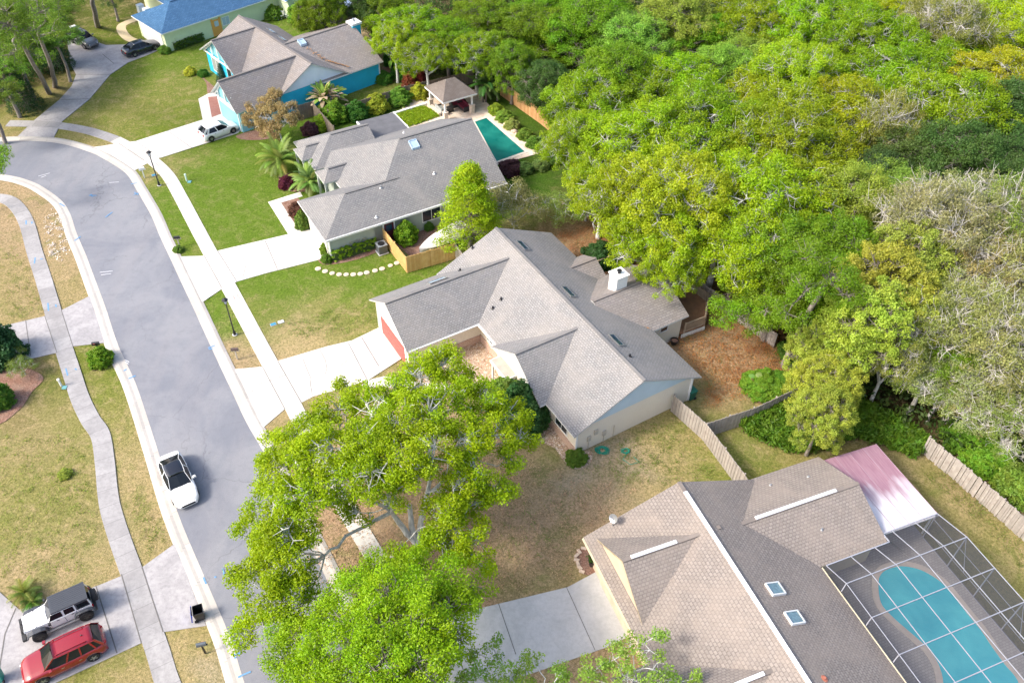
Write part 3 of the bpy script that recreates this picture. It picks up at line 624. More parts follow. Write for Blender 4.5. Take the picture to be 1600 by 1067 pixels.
for v, z in ((26.3, 1.2), (26.9, 1.6), (27.7, 1.0)): H.box_part('meter_box', PUT, (31.28, 31.38, v-0.15, v+0.15, z-0.25, z+0.25))
for v, z in ((26.3, 1.0), (27.7, 0.9), (28.6, 1.3)): H.box_part('conduit', PUT, (31.32, 31.37, v-0.02, v+0.02, 0, z))

# ---------------------------------------------------------------- brown roofed house with the pool cage (bottom right)
H = House('tan_house', -21.9, 18.0, 22.6, 'tan house with large brown shingle roof and white ridge vents beside the pool cage')
zE, zR = 2.7, 5.5; sl = (zR-zE)/6.57
H.roof(4.0, 26.95, 16.05, 29.2, 'u', zE, zR, mats=[ROOF_BROWN, BEIGE, BEIGE]); g, zw = H.gable(4.0, 26.95, 16.05, 29.2, 'u', zE, zR, (0.5, 0.35), TAN)
H.walls(4.4, 26.55, 16.6, 28.65, zw, TAN)
H.roof(19.66, 27.1, 24.0, 34.4, 'v', 2.7, 4.3, mats=[ROOF_BROWN, BEIGE, BEIGE]); g, zw5 = H.gable(19.66, 27.1, 24.0, 34.4, 'v', 2.7, 4.3, (0.45, 0.35), TAN); H.walls(20.1, 26.65, 28.6, 33.95, zw5, TAN)
H.roof(20.0, 26.4, 16.72, 23.5, 'v', 2.98, 5.2, mats=[ROOF_BROWN, BEIGE, BEIGE]); H.gable(20.0, 26.4, 16.72, 23.5, 'v', 2.98, 5.2, (0.1, 0.12), TAN, t=0.1)
H.roof(10.7, 17.9, 13.6, 22.0, 'v', 2.7, 4.95, mats=[ROOF_BROWN, BEIGE, BEIGE]); g, zw6 = H.gable(10.7, 17.9, 13.6, 22.0, 'v', 2.7, 4.95, (0.45, 0.3), TAN); H.walls(11.2, 17.4, 13.95, 17.0, zw6, TAN)
mb = MB()
mb.bar(H.p(5, 22.6, 5.56), H.p(26.1, 22.6, 5.56), 0.24, 0.10); mb.build('ridge_vent', VENTW, H.root)
mb = MB(); mb.bar(H.p(23.4, 26.4, 4.36), H.p(23.4, 32.6, 4.36), 0.22, 0.10); mb.build('ridge_vent', VENTW, H.root)
mb = MB(); mb.bar(H.p(23.2, 17.3, 5.26), H.p(23.2, 20.4, 5.26), 0.22, 0.10); mb.build('ridge_vent', VENTW, H.root)
mb = MB(); mb.bar(H.p(14.3, 14.2, 5.01), H.p(14.3, 20.9, 5.01), 0.22, 0.10); mb.build('ridge_vent', VENTW, H.root)
d = H.box_part('garage_door', plain('tan_door_paint', (0.60, 0.50, 0.36), 0.5), (19.9, 24.9, 16.53, 16.6, 0, 2.15))
H.box_part('gutter', BEIGE, (4.0, 26.9, 15.95, 16.04, 2.58, 2.68)); H.box_part('gutter', BEIGE, (4.0, 19.6, 29.21, 29.31, 2.58, 2.68)); 
nb = lambda u, v: zR-sl*(v-22.62)
for px, py in ((1212, 919), (1242, 964)):
    z = 4.3
    for _ in range(6): u, v = H.uv(px, py, z+0.15); z = nb(u, v)
    H.skylight(u, v, 1.05, 0.85, 0, nb, frame=WHITE, mat=plain('pale_skylight_glass', (0.16, 0.26, 0.29), 0.08, var=0.25, scale=5, spec=0.9), h=0.22)
wn_ = lambda u, v: 4.3-(1.6/3.72)*abs(u-23.38)
for px, py in ((1263, 745), (1204, 758), (1284, 827)):
    z = 3.4
    for _ in range(6): u, v = H.uv(px, py, z); z = wn_(u, v)
    H.pipe(u, v, z, 0.12, 0.05, STEEL)
z = 4.7; 
for _ in range(5): u, v = H.uv(1287, 1060, z); z = nb(u, v)
H.pipe(u, v, z, 0.15, 0.1, plain('copper_red', (0.45, 0.16, 0.1), 0.5))
# satellite dish on the roof edge
z = 3.2
for _ in range(6): u, v = H.uv(957, 821, z); z = zE+sl*(v-16.05)
t = empty('satellite_dish', H.A*u+H.B*v+Vector((0, 0, z)), 0, 'small grey satellite dish on a mast at the far left corner of the brown roof', 'satellite dish')
mb = MB(); mb.tube((0, 0, 0), (0, 0, 0.7), 0.03); mb.tube((0, 0, 0.7), (-0.25, 0.2, 0.8), 0.02); mb.build('mast', STEEL, t)
mb = MB(); mb.lathe([(0.0, -0.06), (0.15, -0.04), (0.3, 0.03), (0.31, 0.04), (0.14, -0.02), (0, -0.04)], n=14); o = mb.build('dish', STEEL, t, (0, 0.05, 0.75)); o.rotation_euler = (R(60), 0, R(-40))
# metal patio roof
MET, nt, b, out = new_mat('stained_metal_roof'); p = wpos(nt); MATS['metalroof'] = MET
uvn = N(nt, 'ShaderNodeUVMap').outputs[0]; mp = nt.nodes.new('ShaderNodeMapping'); mp.inputs['Scale'].default_value = (0.16, 1.6, 1); L(nt, uvn, mp.inputs[0])
f = noise(nt, mp.outputs[0], 0.9, 6, 0.6, 0.3); g_ = noise(nt, p, 0.22, 3, 0.5, 0.5); h_ = noise(nt, mp.outputs[0], 3.5, 4, 0.7)
sx = nt.nodes.new('ShaderNodeSeparateXYZ'); L(nt, uvn, sx.inputs[0])
gr = N(nt, 'ShaderNodeMath', operation='MULTIPLY_ADD'); L(nt, sx.outputs[0], gr.inputs[0]); gr.inputs[1].default_value = -0.15; gr.inputs[2].default_value = 0.90
ad = N(nt, 'ShaderNodeMath', operation='ADD'); L(nt, gr.outputs[0], ad.inputs[0]); fm = N(nt, 'ShaderNodeMath', operation='MULTIPLY_ADD'); L(nt, f, fm.inputs[0]); fm.inputs[1].default_value = 1.1; fm.inputs[2].default_value = -0.55; L(nt, fm.outputs[0], ad.inputs[1])
ad2 = N(nt, 'ShaderNodeMath', operation='ADD'); L(nt, ad.outputs[0], ad2.inputs[0]); fm2 = N(nt, 'ShaderNodeMath', operation='MULTIPLY_ADD'); L(nt, g_, fm2.inputs[0]); fm2.inputs[1].default_value = 1.2; fm2.inputs[2].default_value = -0.6; L(nt, fm2.outputs[0], ad2.inputs[1])
c = mixc(nt, ramp(nt, ad2.outputs[0], [(0.36, 0), (0.72, 1)]), mixc(nt, ramp(nt, h_, [(0.3, 0), (0.65, 0.7)]), (0.26, 0.13, 0.18), (0.40, 0.25, 0.29)), (0.62, 0.60, 0.64))
L(nt, c, b.inputs['Base Color']); b.inputs['Roughness'].default_value = 0.55
mb = MB()
P = [H.p(20.25, 34.42, 2.55), H.p(20.25, 39.25, 2.35), H.p(26.8, 39.25, 2.35), H.p(26.8, 34.42, 2.55)]
mb.face(P, 0, [(0, 0), (0, 4.8), (6.5, 4.8), (6.5, 0)]); mb.face([(x, y, z-0.09) for x, y, z in P][::-1], 0)
for i in range(4):
    a, b_ = P[i], P[(i+1) % 4]; mb.face([(a[0], a[1], a[2]-.09), (b_[0], b_[1], b_[2]-.09), b_, a], 1)
for k in range(5): v = 34.42+4.83*(k)/4; z = 2.55-0.2*k/4; mb.bar(H.p(20.25, v, z+0.02), H.p(26.8, v, z+0.02), 0.03, 0.02, 2)
mb.build('patio_roof', [MET, WHITE, plain('mauve_seam', (0.42, 0.30, 0.36), 0.6)], H.root)['label'] = 'flat metal patio roof stained pink and white'
for u in (20.5, 23.5, 26.5): H.box_part('patio_post', WHITE, (u-0.05, u+0.05, 39.0, 39.1, 0, 2.3))
# brick edged flower bed at the corner
# pool cage
t = empty('pool_cage', H.A*15+H.B*34, -R(-21.9), 'white-framed screened pool enclosure over the turquoise pool at the lower right', 'pool enclosure')
q = lambda u, v, z: (v-34, u-15, z)
us = [17.8, 15.4, 12.95, 10.5, 8.0]; vs = [29.5+1.87*k for k in range(6)]; ZT = 3.5; ZB = 2.85
fm = plain('white_aluminium', (0.34, 0.35, 0.40), 0.5, metal=0.0, var=0.04)
SCR, nt, b, out = new_mat('insect_screen'); tr = nt.nodes.new('ShaderNodeBsdfTransparent'); df = nt.nodes.new('ShaderNodeBsdfDiffuse'); df.inputs[0].default_value = (0.075, 0.075, 0.085, 1)
mx = nt.nodes.new('ShaderNodeMixShader'); mx.inputs[0].default_value = 0.44; L(nt, tr.outputs[0], mx.inputs[1]); L(nt, df.outputs[0], mx.inputs[2]); L(nt, mx.outputs[0], out.inputs[0])
mb = MB()
for u in us: mb.bar(q(u, vs[0], ZT), q(u, vs[-1], ZT), 0.045, 0.09)
mb.build('roof_beam', fm, t)
mb = MB()
for v in vs: mb.bar(q(us[0], v, ZT), q(us[-1], v, ZT), 0.03, 0.05); mb.bar(q(us[0], v, ZT), q(20.2 if v > 34 else 19.55, v, ZB), 0.035, 0.05)
mb.bar(q(19.55, vs[0], ZB), q(19.55, 34.4, ZB), 0.07); mb.bar(q(20.2, 34.4, ZB), q(20.2, vs[-1], ZB), 0.07); mb.bar(q(19.55, 34.4, ZB), q(20.2, 34.4, ZB), 0.07)
mb.build('purlin', fm, t)
for u in us: mb = MB(); mb.bar(q(u, vs[-1], 0), q(u, vs[-1], ZT), 0.06, 0.10); mb.build('post', fm, t)
for u in us: mb = MB(); mb.bar(q(u, vs[0]-0.05, 2.6), q(u, vs[0], ZT), 0.06, 0.08); mb.build('strut', fm, t)
mb = MB(); mb.bar(q(20.2, vs[-1], 0), q(20.2, vs[-1], ZB), 0.07); mb.build('post', fm, t)
for z in (0.05, 0.9, 2.2): mb = MB(); mb.bar(q(20.2, vs[-1], z), q(us[-1], vs[-1], z), 0.035); mb.build('rail', fm, t)
for a in range(0, 4): mb = MB(); mb.bar(q(us[a], vs[-1]-0.02, 2.2 if a % 2 else ZT-0.1), q(us[a]-1.1, vs[-1]-0.02, 0.9), 0.03); mb.build('brace', fm, t) if a in (0, 2) else None
mb = MB()
mb.face([q(us[0], vs[0], ZT-.03), q(us[-1], vs[0], ZT-.03), q(us[-1], vs[-1], ZT-.03), q(us[0], vs[-1], ZT-.03)])
mb.face([q(us[0], vs[0], ZT-.03), q(us[0], 34.4, ZT-.03), q(19.55, 34.4, ZB-.03), q(19.55, vs[0], ZB-.03)])
mb.face([q(us[0], 34.4, ZT-.03), q(us[0], vs[-1], ZT-.03), q(20.2, vs[-1], ZB-.03), q(20.2, 34.4, ZB-.03)])
mb.face([q(us[-1], vs[-1], ZT), q(us[0], vs[-1], ZT), q(20.2, vs[-1], ZB), q(20.2, vs[-1], 0), q(us[-1], vs[-1], 0)])
mb.face([q(us[-1], vs[0], ZT), q(us[0], vs[0], ZT), q(19.55, vs[0], ZB), q(19.55, vs[0]-0.05, 2.6), q(us[-1], vs[0]-0.05, 2.6)])
mb.build('screen', SCR, t)
mb = MB(); mb.poly([q(u, v, 0) for u, v in ((20.3, 28.9), (5, 28.9), (5, 38.95), (26.7, 38.95), (26.7, 34.0), (20.3, 34.0))], 0.02, 0)
o = mb.build('pool_deck', GREYPAVE); o.location = t.location; o.rotation_euler = t.rotation_euler; o['kind'] = 'structure'
pl = [(690,440),(698,400),(735,362),(820,338),(900,345),(980,372),(1080,435),(1160,525),(1260,650),(1330,735),(1400,840),(1480,950),(1560,1050),(1580,1180),(1500,1290),(1350,1310),(1200,1240),(1110,1120),(1085,1010),(1055,930),(1000,850),(940,795),(870,735),(790,665),(715,585),(692,510)]
PP = catmull(ats(pl, 0.03, 4, (1200, 800)), 4, True)
def swimming_pool(name, P, label, wmat, cop_mat, cw=0.4):
    c = sum(P, Vector())/len(P); c.z = 0
    t = empty(name, c, 0, label, 'swimming pool'); Q = [p-c for p in P]
    n = len(Q); area = sum(Q[i].x*Q[(i+1) % n].y-Q[(i+1) % n].x*Q[i].y for i in range(n)); sg = 1 if area > 0 else -1
    out_ = []
    for i in range(n):
        e0 = (Q[i]-Q[i-1]); e1 = (Q[(i+1) % n]-Q[i]); n0 = Vector((e0.y, -e0.x, 0)).normalized(); n1 = Vector((e1.y, -e1.x, 0)).normalized(); k = (n0+n1).normalized()
        out_.append(Q[i]+k*(cw*sg/max(0.4, k.dot(n0))))
    mb = MB()
    for i in range(n):
        j = (i+1) % n; a, b_, c_, d = Q[i], Q[j], out_[j], out_[i]
        mb.face([(a.x, a.y, .06), (b_.x, b_.y, .06), (c_.x, c_.y, .06), (d.x, d.y, .06)][::-sg]); mb.face([(a.x, a.y, .0), (b_.x, b_.y, .0), (b_.x, b_.y, .06), (a.x, a.y, .06)]); mb.face([(d.x, d.y, .0), (c_.x, c_.y, .0), (c_.x, c_.y, .06), (d.x, d.y, .06)])
    mb.build('coping', cop_mat, t)
    mb = MB(); mb.poly(Q, 0.032); mb.build('water', wmat, t); return t
swimming_pool('swimming_pool', PP, 'kidney-shaped turquoise pool with pale coping inside the screened cage', water('turquoise_water', (0.02, 0.42, 0.54), (0.08, 0.58, 0.66)), plain('pale_coping', (0.55, 0.48, 0.42), 0.8))
swimming_pool('swimming_pool', POOL, 'rectangular green-blue pool in the stone terrace behind the sage house', water('green_water', (0.004, 0.12, 0.105), (0.02, 0.21, 0.17)), plain('stone_coping', (0.72, 0.64, 0.54), 0.8), 0.35)

# ---------------------------------------------------------------- sage house (second from the top)
H = House('sage_house', -31.27, 69.0, 27.0, 'sage green house under slate grey hip roofs, between driveway and rectangular pool')
H.roof(61.75, 76.15, 21.9, 36.6, 'v', 2.7, 6.3, hip0=6.6, hip1=0, mats=RM(ROOF_POOLH, BEIGE if False else WHITE), vm=68.95)
g, zw = H.gable(61.75, 76.15, 28.7, 36.6, 'v', 2.7, 6.3, (0.45, 0.35), SAGE, vm=68.95); H.walls(62.2, 75.7, 22.4, 36.2, 2.62, SAGE)
H.roof(61.75, 69.0, 17.45, 26.6, 'v', 2.7, 4.5, hip0=3.62, hip1=0, mats=RM(ROOF_POOLH, WHITE)); H.walls(62.2, 68.55, 17.9, 26.0, 2.6, SAGE)
H.roof(73.2, 79.5, 20.9, 28.2, 'v', 2.7, 4.3, hip0=3.1, mats=RM(ROOF_POOLH, SAGE_D)); H.walls(73.7, 79.0, 21.4, 28.0, 2.6, SAGE)
for (u0, u1, v0, z) in ((75.2, 77.8, 20.3, 2.9), (70.2, 72.7, 20.7, 2.9)):
    H.roof(u0, u1, v0, v0+4.2, 'v', z, z+0.75, hip0=1.0, mats=[ROOF_POOLH, SAGE_D, SAGE_D]); H.walls(u0+0.2, u1-0.2, v0+1.0, v0+3.0, z, SAGE)
    mb = MB(); H.box(mb, u0+0.1, u0+0.3, v0+0.1, v0+0.3, 0, z-0.1); H.box(mb, u1-0.3, u1-0.1, v0+0.1, v0+0.3, 0, z-0.1); mb.build('porch_post', SAGE_D, H.root)
H.box_part('flat_roof', [plain('dark_flat_roof', (0.13, 0.13, 0.14), 0.8, var=0.15), ], (75.95, 79.95, 28.4, 32.6, 2.62, 2.74)); H.box_part('flat_roof_edge', WHITE, (75.85, 79.99, 28.25, 28.4, 2.6, 2.8), (75.85, 79.99, 32.6, 32.72, 2.6, 2.78))
H.box_part('garage_door', plain('cream_door', (0.66, 0.62, 0.54), 0.5), (62.9, 67.6, 17.84, 17.9, 0, 2.15))
H.box_part('fascia', WHITE, (61.66, 61.75, 17.5, 36.6, 2.52, 2.72))
u, v = H.uv(608, 362, 1.1); d = H.box_part('side_door', DOOR_M, (62.14, 62.2, v-0.5, v+0.5, 0.05, 2.1)); H.box_part('door_frame', WHITE, (62.12, 62.2, v-0.62, v-0.5, 0, 2.2), (62.12, 62.2, v+0.5, v+0.62, 0, 2.2), parent=d); H.box_part('door_window', SKYG, (62.12, 62.14, v-0.3, v+0.3, 1.3, 1.95), parent=d)
u, v = H.uv(671, 332, 1.5); H.window(62.2, v, 1.55, 1.9, 1.2, '-u', bars=1)
H.box_part('downpipe', WHITE, (62.1, 62.19, 17.85, 17.95, 0, 2.5))
ps = lambda u, v: 6.3-(3.6/7.2)*abs(u-68.95)
H.skylight(67.9, 29.6, 0.85, 0.85, 0, ps, frame=SKYDOME, mat=SKYDOME, h=0.22)
for px, py, m_ in ((678, 271, WHITE), (595, 292, STEEL), (631, 209, WHITE), (588, 343, WHITE)):
    z = 4
    for _ in range(6): u, v = H.uv(px, py, z); z = ps(u, v)
    H.pipe(u, v, z, 0.2, 0.07, m_)
for v_ in (20.0, 20.6, 21.3): H.box_part('meter_box', STEEL, (62.12, 62.2, v_-0.2, v_+0.2, 0.9, 1.4))

# ---------------------------------------------------------------- turquoise house
H = House('turquoise_house', -42.09, 90.0, 44.0, 'bright turquoise house with white gable frames and taupe shingle roof, below the blue roof')
zE, zR = 2.7, 5.4
H.roof(83.3, 100.3, 38.95, 48.65, 'u', zE, zR, mats=RM(ROOF_TAUPE)); g, zw = H.gable(83.3, 100.3, 38.95, 48.65, 'u', zE, zR, (0.45, 0.35), PALEB); H.walls(83.7, 99.9, 39.45, 48.15, zw, TURQ)
H.roof(83.34, 89.4, 33.75, 43.5, 'v', zE, 5.3, mats=RM(ROOF_TAUPE), cut=(4.55, 0)) ; g, zw = H.gable(83.34, 89.4, 33.75, 39.6, 'v', zE, 5.3, (0.45, 0.45), TURQ_L); H.walls(83.75, 88.95, 34.25, 39.5, zw, TURQ_L)
H.roof(91.6, 100.4, 37.9, 43.7, 'v', zE, 5.35, mats=RM(ROOF_TAUPE)); g, zw = H.gable(91.6, 100.4, 37.9, 43.5, 'v', zE, 5.35, (0.5, 0.6), TURQ_L); H.walls(92.1, 99.9, 38.5, 39.6, zw, TURQ)
H.roof(83.33, 96.1, 44.0, 53.4, 'v', zE, 5.35, mats=RM(ROOF_TAUPE)); g, zw = H.gable(83.33, 96.1, 46.0, 53.4, 'v', zE, 5.35, (0.45, 0.35), TURQ); H.walls(83.75, 95.6, 48.0, 53.0, zw, TURQ)
mb = MB(); H.box(mb, 83.63, 83.73, 52.92, 53.05, 0, 2.6); mb.build('downpipe', WHITE, H.root)
# exposed timber gable frames on the street gables
def gframe(u0, u1, v, zb, zt):
    um = (u0+u1)/2; mb = MB()
    for a, b_ in (((u0+0.3, zb), (um, zt-0.15)), ((u1-0.3, zb), (um, zt-0.15)), ((u0+0.5, zb+0.1), (u1-0.5, zb+0.1)), ((um, zb), (um, zt-0.2)), ((um-1.6, zb+0.1), (um-1.6, zb+1.3)), ((um+1.6, zb+0.1), (um+1.6, zb+1.3))):
        mb.bar(H.p(a[0], v, a[1]), H.p(b_[0], v, b_[1]), 0.1, 0.16, 0, (0, 1, 0))
    mb.build('gable_frame', WHITE, H.root)
gframe(83.4, 89.3, 34.1, 2.6, 5.2); gframe(91.7, 100.3, 38.3, 2.6, 5.4)
H.box_part('garage_door', TURQ_L, (84.1, 88.5, 34.18, 34.25, 0, 2.2)); H.box_part('door_trim', WHITE, (83.95, 84.1, 34.14, 34.25, 0, 2.35), (88.5, 88.65, 34.14, 34.25, 0, 2.35), (84.1, 88.5, 34.14, 34.25, 2.2, 2.35))
H.window(97.6, 38.5, 1.4, 2.0, 1.7, '-v', bars=1, glass=plain('hazy_pane', (0.35, 0.38, 0.38), 0.2)); H.window(94.2, 38.5, 1.4, 1.0, 1.7, '-v', bars=0)
cu, cv = H.uv(553, 52, 4.2); ch = H.box_part('chimney', TURQ, (cu-0.4, cu+0.7, cv-0.3, cv+0.8, 3.0, 5.3)); H.box_part('chimney_cap', WHITE, (cu-0.55, cu+0.85, cv-0.45, cv+0.95, 5.3, 5.55), parent=ch)
mb = MB(); c = H.p(cu+0.15, cv+0.25, 5.5); mb.tube(c, (c[0], c[1], 5.9), 0.16, 0.16, 10); mb.build('flue', STEEL, ch)
rw = lambda u, v: 5.35-(2.65/6.575)*abs(u-89.52); mbk = lambda u, v: 5.4-(2.7/4.85)*abs(v-43.8)
z = 4.5
for _ in range(6): u, v = H.uv(472, 67, z+.1); z = rw(u, v)
H.skylight(u, v, 0.8, 0.8, 0, rw, frame=SKYDOME, mat=SKYDOME, h=0.22)
for px, py in ((424, 48), (441, 60)):
    z = 4.5
    for _ in range(6): u, v = H.uv(px, py, z+.1); z = mbk(u, v)
    H.skylight(u, v, 0.5, 1.5, 0, mbk, frame=STEEL, mat=SKYDOME, h=0.12)
mb = MB()
for i in range(75):
    k = i/74; px = 480+66*k; py = 80+27*k+random.uniform(-2, 2); z = 4.2
    for _ in range(5): u, v = H.uv(px, py, z); z = max(rw(u, v), mbk(u, v))
    c = H.p(u, v, z+0.03); r = random.uniform(.04, .13); mb.face([(c[0]-r, c[1], c[2]), (c[0], c[1]-r, c[2]+.02), (c[0]+r, c[1], c[2]), (c[0], c[1]+r, c[2]+.02)])
tag(mb.build('leaf_litter', ORANGE_N, H.root), kind='stuff')

# ---------------------------------------------------------------- blue roofed house (top)
H = House('blue_roof_house', -46.5, 100.0, 45.0, 'pale green house with bright blue shingle roof and orange door at the top edge')
E0 = at(252, 54, 2.7); u0, v0 = E0.dot(H.A), E0.dot(H.B)
H.u0, H.v0 = u0, v0; H.root.location = H.A*u0+H.B*v0
H.roof(u0, u0+7.8, v0, v0+24, 'v', 2.7, 4.6, hip0=3.9, mats=RM(ROOF_BLUE, WHITE)); H.walls(u0+0.5, u0+7.3, v0+0.5, v0+24, 2.6, LIME)
H.roof(u0+4.0, u0+16, v0+5.0, v0+20, 'u', 2.7, 5.5, hip0=0, hip1=6, mats=RM(ROOF_BLUE, WHITE)); H.walls(u0+4.5, u0+15.5, v0+5.5, v0+19.5, 2.6, LIME)
H.roof(u0-2.4, u0+6, v0+17.2, v0+26, 'u', 2.7, 4.7, mats=RM(ROOF_BLUE, WHITE)) ; H.gable(u0-2.4, u0+6, v0+17.2, v0+26, 'u', 2.7, 4.7, (0.5, 0.4), LIME); H.walls(u0-2.0, u0+5, v0+17.7, v0+25.5, 2.7, LIME)
H.box_part('garage_door', WHITE, (u0+1.2, u0+6.6, v0+0.42, v0+0.5, 0, 2.2))
dx = H.uv(331, 38, 1.1)[1]; d = H.box_part('side_door', DOOR_O, (u0+0.42, u0+0.5, dx-0.5, dx+0.5, 0, 2.1)); H.box_part('door_frame', DOOR_O, (u0+0.40, u0+0.5, dx-0.7, dx-0.5, 0, 2.25), (u0+0.40, u0+0.5, dx+0.5, dx+0.7, 0, 2.25), parent=d); H.box_part('door_window', SKYDOME, (u0+0.40, u0+0.42, dx-0.3, dx+0.3, 1.2, 1.9), parent=d)
wx_ = H.uv(353, 33, 1.5)[1]; H.window(u0+0.5, wx_, 1.5, 1.0, 1.0, '-u', glass=SKYDOME)
mb = MB(); H.box(mb, u0+0.45, u0+0.5, v0+1.8, v0+3.2, 0.5, 1.5); mb.build('meter_box', LIME, H.root)
# porch columns and second front further left
for q_ in ((u0+8.3, u0+9.0, v0+2.2, v0+3.0, 0, 2.7), (u0+10, u0+10.7, v0+2.2, v0+3.0, 0, 2.7)): H.box_part('porch_column', plain('pale_blue_porch', (0.6, 0.68, 0.74), 0.7), q_)
H.box_part('porch_door', DOOR_O, (u0+7.9, u0+8.4, v0+3.2, v0+4.4, 0, 2.2))
# ================================================================== VEGETATION
LEAF, nt, b, out = new_mat('leaves'); nt.nodes.remove(b)
oi = nt.nodes.new('ShaderNodeObjectInfo'); at_ = N(nt, 'ShaderNodeAttribute', attribute_name='tint')
sx = nt.nodes.new('ShaderNodeSeparateXYZ'); L(nt, at_.outputs['Vector'], sx.inputs[0])
hs = N(nt, 'ShaderNodeHueSaturation'); L(nt, oi.outputs['Color'], hs.inputs['Color'])
vm_ = N(nt, 'ShaderNodeMath', operation='MULTIPLY_ADD'); L(nt, sx.outputs[0], vm_.inputs[0]); vm_.inputs[1].default_value = 0.65; vm_.inputs[2].default_value = 0.70; L(nt, vm_.outputs[0], hs.inputs['Value'])
hm_ = N(nt, 'ShaderNodeMath', operation='MULTIPLY_ADD'); L(nt, sx.outputs[1], hm_.inputs[0]); hm_.inputs[1].default_value = 0.045; hm_.inputs[2].default_value = 0.478; L(nt, hm_.outputs[0], hs.inputs['Hue'])
di = nt.nodes.new('ShaderNodeBsdfDiffuse'); tr = nt.nodes.new('ShaderNodeBsdfTranslucent'); gl = N(nt, 'ShaderNodeBsdfGlossy', Roughness=0.45); gl.inputs['Color'].default_value = (0.8, 0.85, 0.8, 1)
for n_ in (di, tr): L(nt, hs.outputs[0], n_.inputs['Color'])
m1 = nt.nodes.new('ShaderNodeMixShader'); m1.inputs[0].default_value = 0.42; L(nt, di.outputs[0], m1.inputs[1]); L(nt, tr.outputs[0], m1.inputs[2])
m2 = nt.nodes.new('ShaderNodeMixShader'); m2.inputs[0].default_value = 0.015; L(nt, m1.outputs[0], m2.inputs[1]); L(nt, gl.outputs[0], m2.inputs[2]); L(nt, m2.outputs[0], out.inputs[0])
def barkm(name, c1, c2):
    m, nt, b, out = new_mat(name); tc = nt.nodes.new('ShaderNodeTexCoord').outputs['Object']
    mp = nt.nodes.new('ShaderNodeMapping'); mp.inputs['Scale'].default_value = (4, 4, 0.8); L(nt, tc, mp.inputs[0])
    f = noise(nt, mp.outputs[0], 1.6, 5, 0.7); L(nt, mixc(nt, ramp(nt, f, [(0.35, 0), (0.62, 1)]), c1, c2), b.inputs['Base Color']); b.inputs['Roughness'].default_value = 0.95; bump(nt, b, f, 0.5, 0.05); return m
BARK = barkm('bark', (0.13, 0.105, 0.085), (0.27, 0.24, 0.21)); BARKP = barkm('pale_bark', (0.34, 0.34, 0.31), (0.62, 0.62, 0.60)); BARKW = barkm('bleached_bark', (0.36, 0.34, 0.30), (0.60, 0.57, 0.52))

def rdir(n, up=0.0):
    v = RNG.normal(size=(n, 3)); v[:, 2] += up; return v/np.linalg.norm(v, axis=1, keepdims=True)
def leaf_mesh(name, C, r, k, size, up=0.9, flat=0.75, tint=None, aspect=0.6, long_=None, vdir=None):
    """C (n,3) clump centres; k leaves in each, size in metres"""
    C = np.asarray(C, float); n = len(C); r = np.broadcast_to(np.asarray(r, float), (n,))
    idx = np.repeat(np.arange(n), k); m = len(idx)
    d = rdir(m); rad = RNG.random(m)**0.45; P = C[idx]+d*(rad*r[idx])[:, None]*np.array([1, 1, flat])
    nrm = rdir(m)*1.0+np.array([0, 0, up])+d*0.5; nrm /= np.linalg.norm(nrm, axis=1, keepdims=True)
    ref = rdir(m) if vdir is None else d+np.array(vdir)
    t1 = np.cross(nrm, ref); t1 /= np.linalg.norm(t1, axis=1, keepdims=True)+1e-9; t2 = np.cross(nrm, t1)
    s = size*(0.6+0.8*RNG.random(m))[:, None]
    V = np.stack([P-t1*s*aspect, P-t2*s, P+t1*s*aspect, P+t2*s], 1).reshape(-1, 3)
    F = np.arange(4*m).reshape(m, 4)
    me = bpy.data.meshes.new(name); np_mesh(me, V, F)
    ct = RNG.random((n, 2)) if tint is None else tint
    lt = np.clip(ct[idx]*0.65+RNG.random((m, 2))*0.35, 0, 1)
    a = me.attributes.new('tint', 'FLOAT_VECTOR', 'FACE'); a.data.foreach_set('vector', np.concatenate([lt, np.zeros((m, 1))], 1).astype(np.float32).ravel())
    me.materials.append(LEAF); return me
def tubes_mesh(name, segs, mat):
    """segs: list of (p0, p1, r0, r1)"""
    A = np.array([s[0] for s in segs], float); B = np.array([s[1] for s in segs], float); r0 = np.array([s[2] for s in segs]); r1 = np.array([s[3] for s in segs])
    me = bpy.data.meshes.new(name); Vs = []; Fs = []; off = 0
    for lo, hi, n in ((0.06, 9, 9), (0.02, 0.06, 5), (0, 0.02, 3)):
        k = (r0 >= lo) & (r0 < hi)
        if not k.any(): continue
        a, b_, ra, rb = A[k], B[k], r0[k], r1[k]; d = b_-a; ln = np.linalg.norm(d, axis=1, keepdims=True)+1e-9; d /= ln; b_ = b_+d*rb[:, None]*0.4
        ref = np.where(np.abs(d[:, 2:3]) < 0.9, np.array([[0, 0, 1.]]), np.array([[1., 0, 0]])); x = np.cross(d, ref); x /= np.linalg.norm(x, axis=1, keepdims=True); y = np.cross(d, x)
        th = np.arange(n)*2*np.pi/n; c = x[:, None]*np.cos(th)[None, :, None]+y[:, None]*np.sin(th)[None, :, None]
        V = np.concatenate([a[:, None]+c*ra[:, None, None], b_[:, None]+c*rb[:, None, None]], 1); m = len(a)
        base = off+np.arange(m)[:, None]*2*n; i = np.arange(n)[None]; j = (i+1) % n
        F = np.stack([base+i, base+n+i, base+n+j, base+j], -1).reshape(-1, 4); Vs.append(V.reshape(-1, 3)); Fs.append(F); off += m*2*n
    np_mesh(me, np.concatenate(Vs), np.concatenate(Fs)); me.polygons.foreach_set('use_smooth', np.ones(len(me.polygons), bool)); me.materials.append(mat); return me
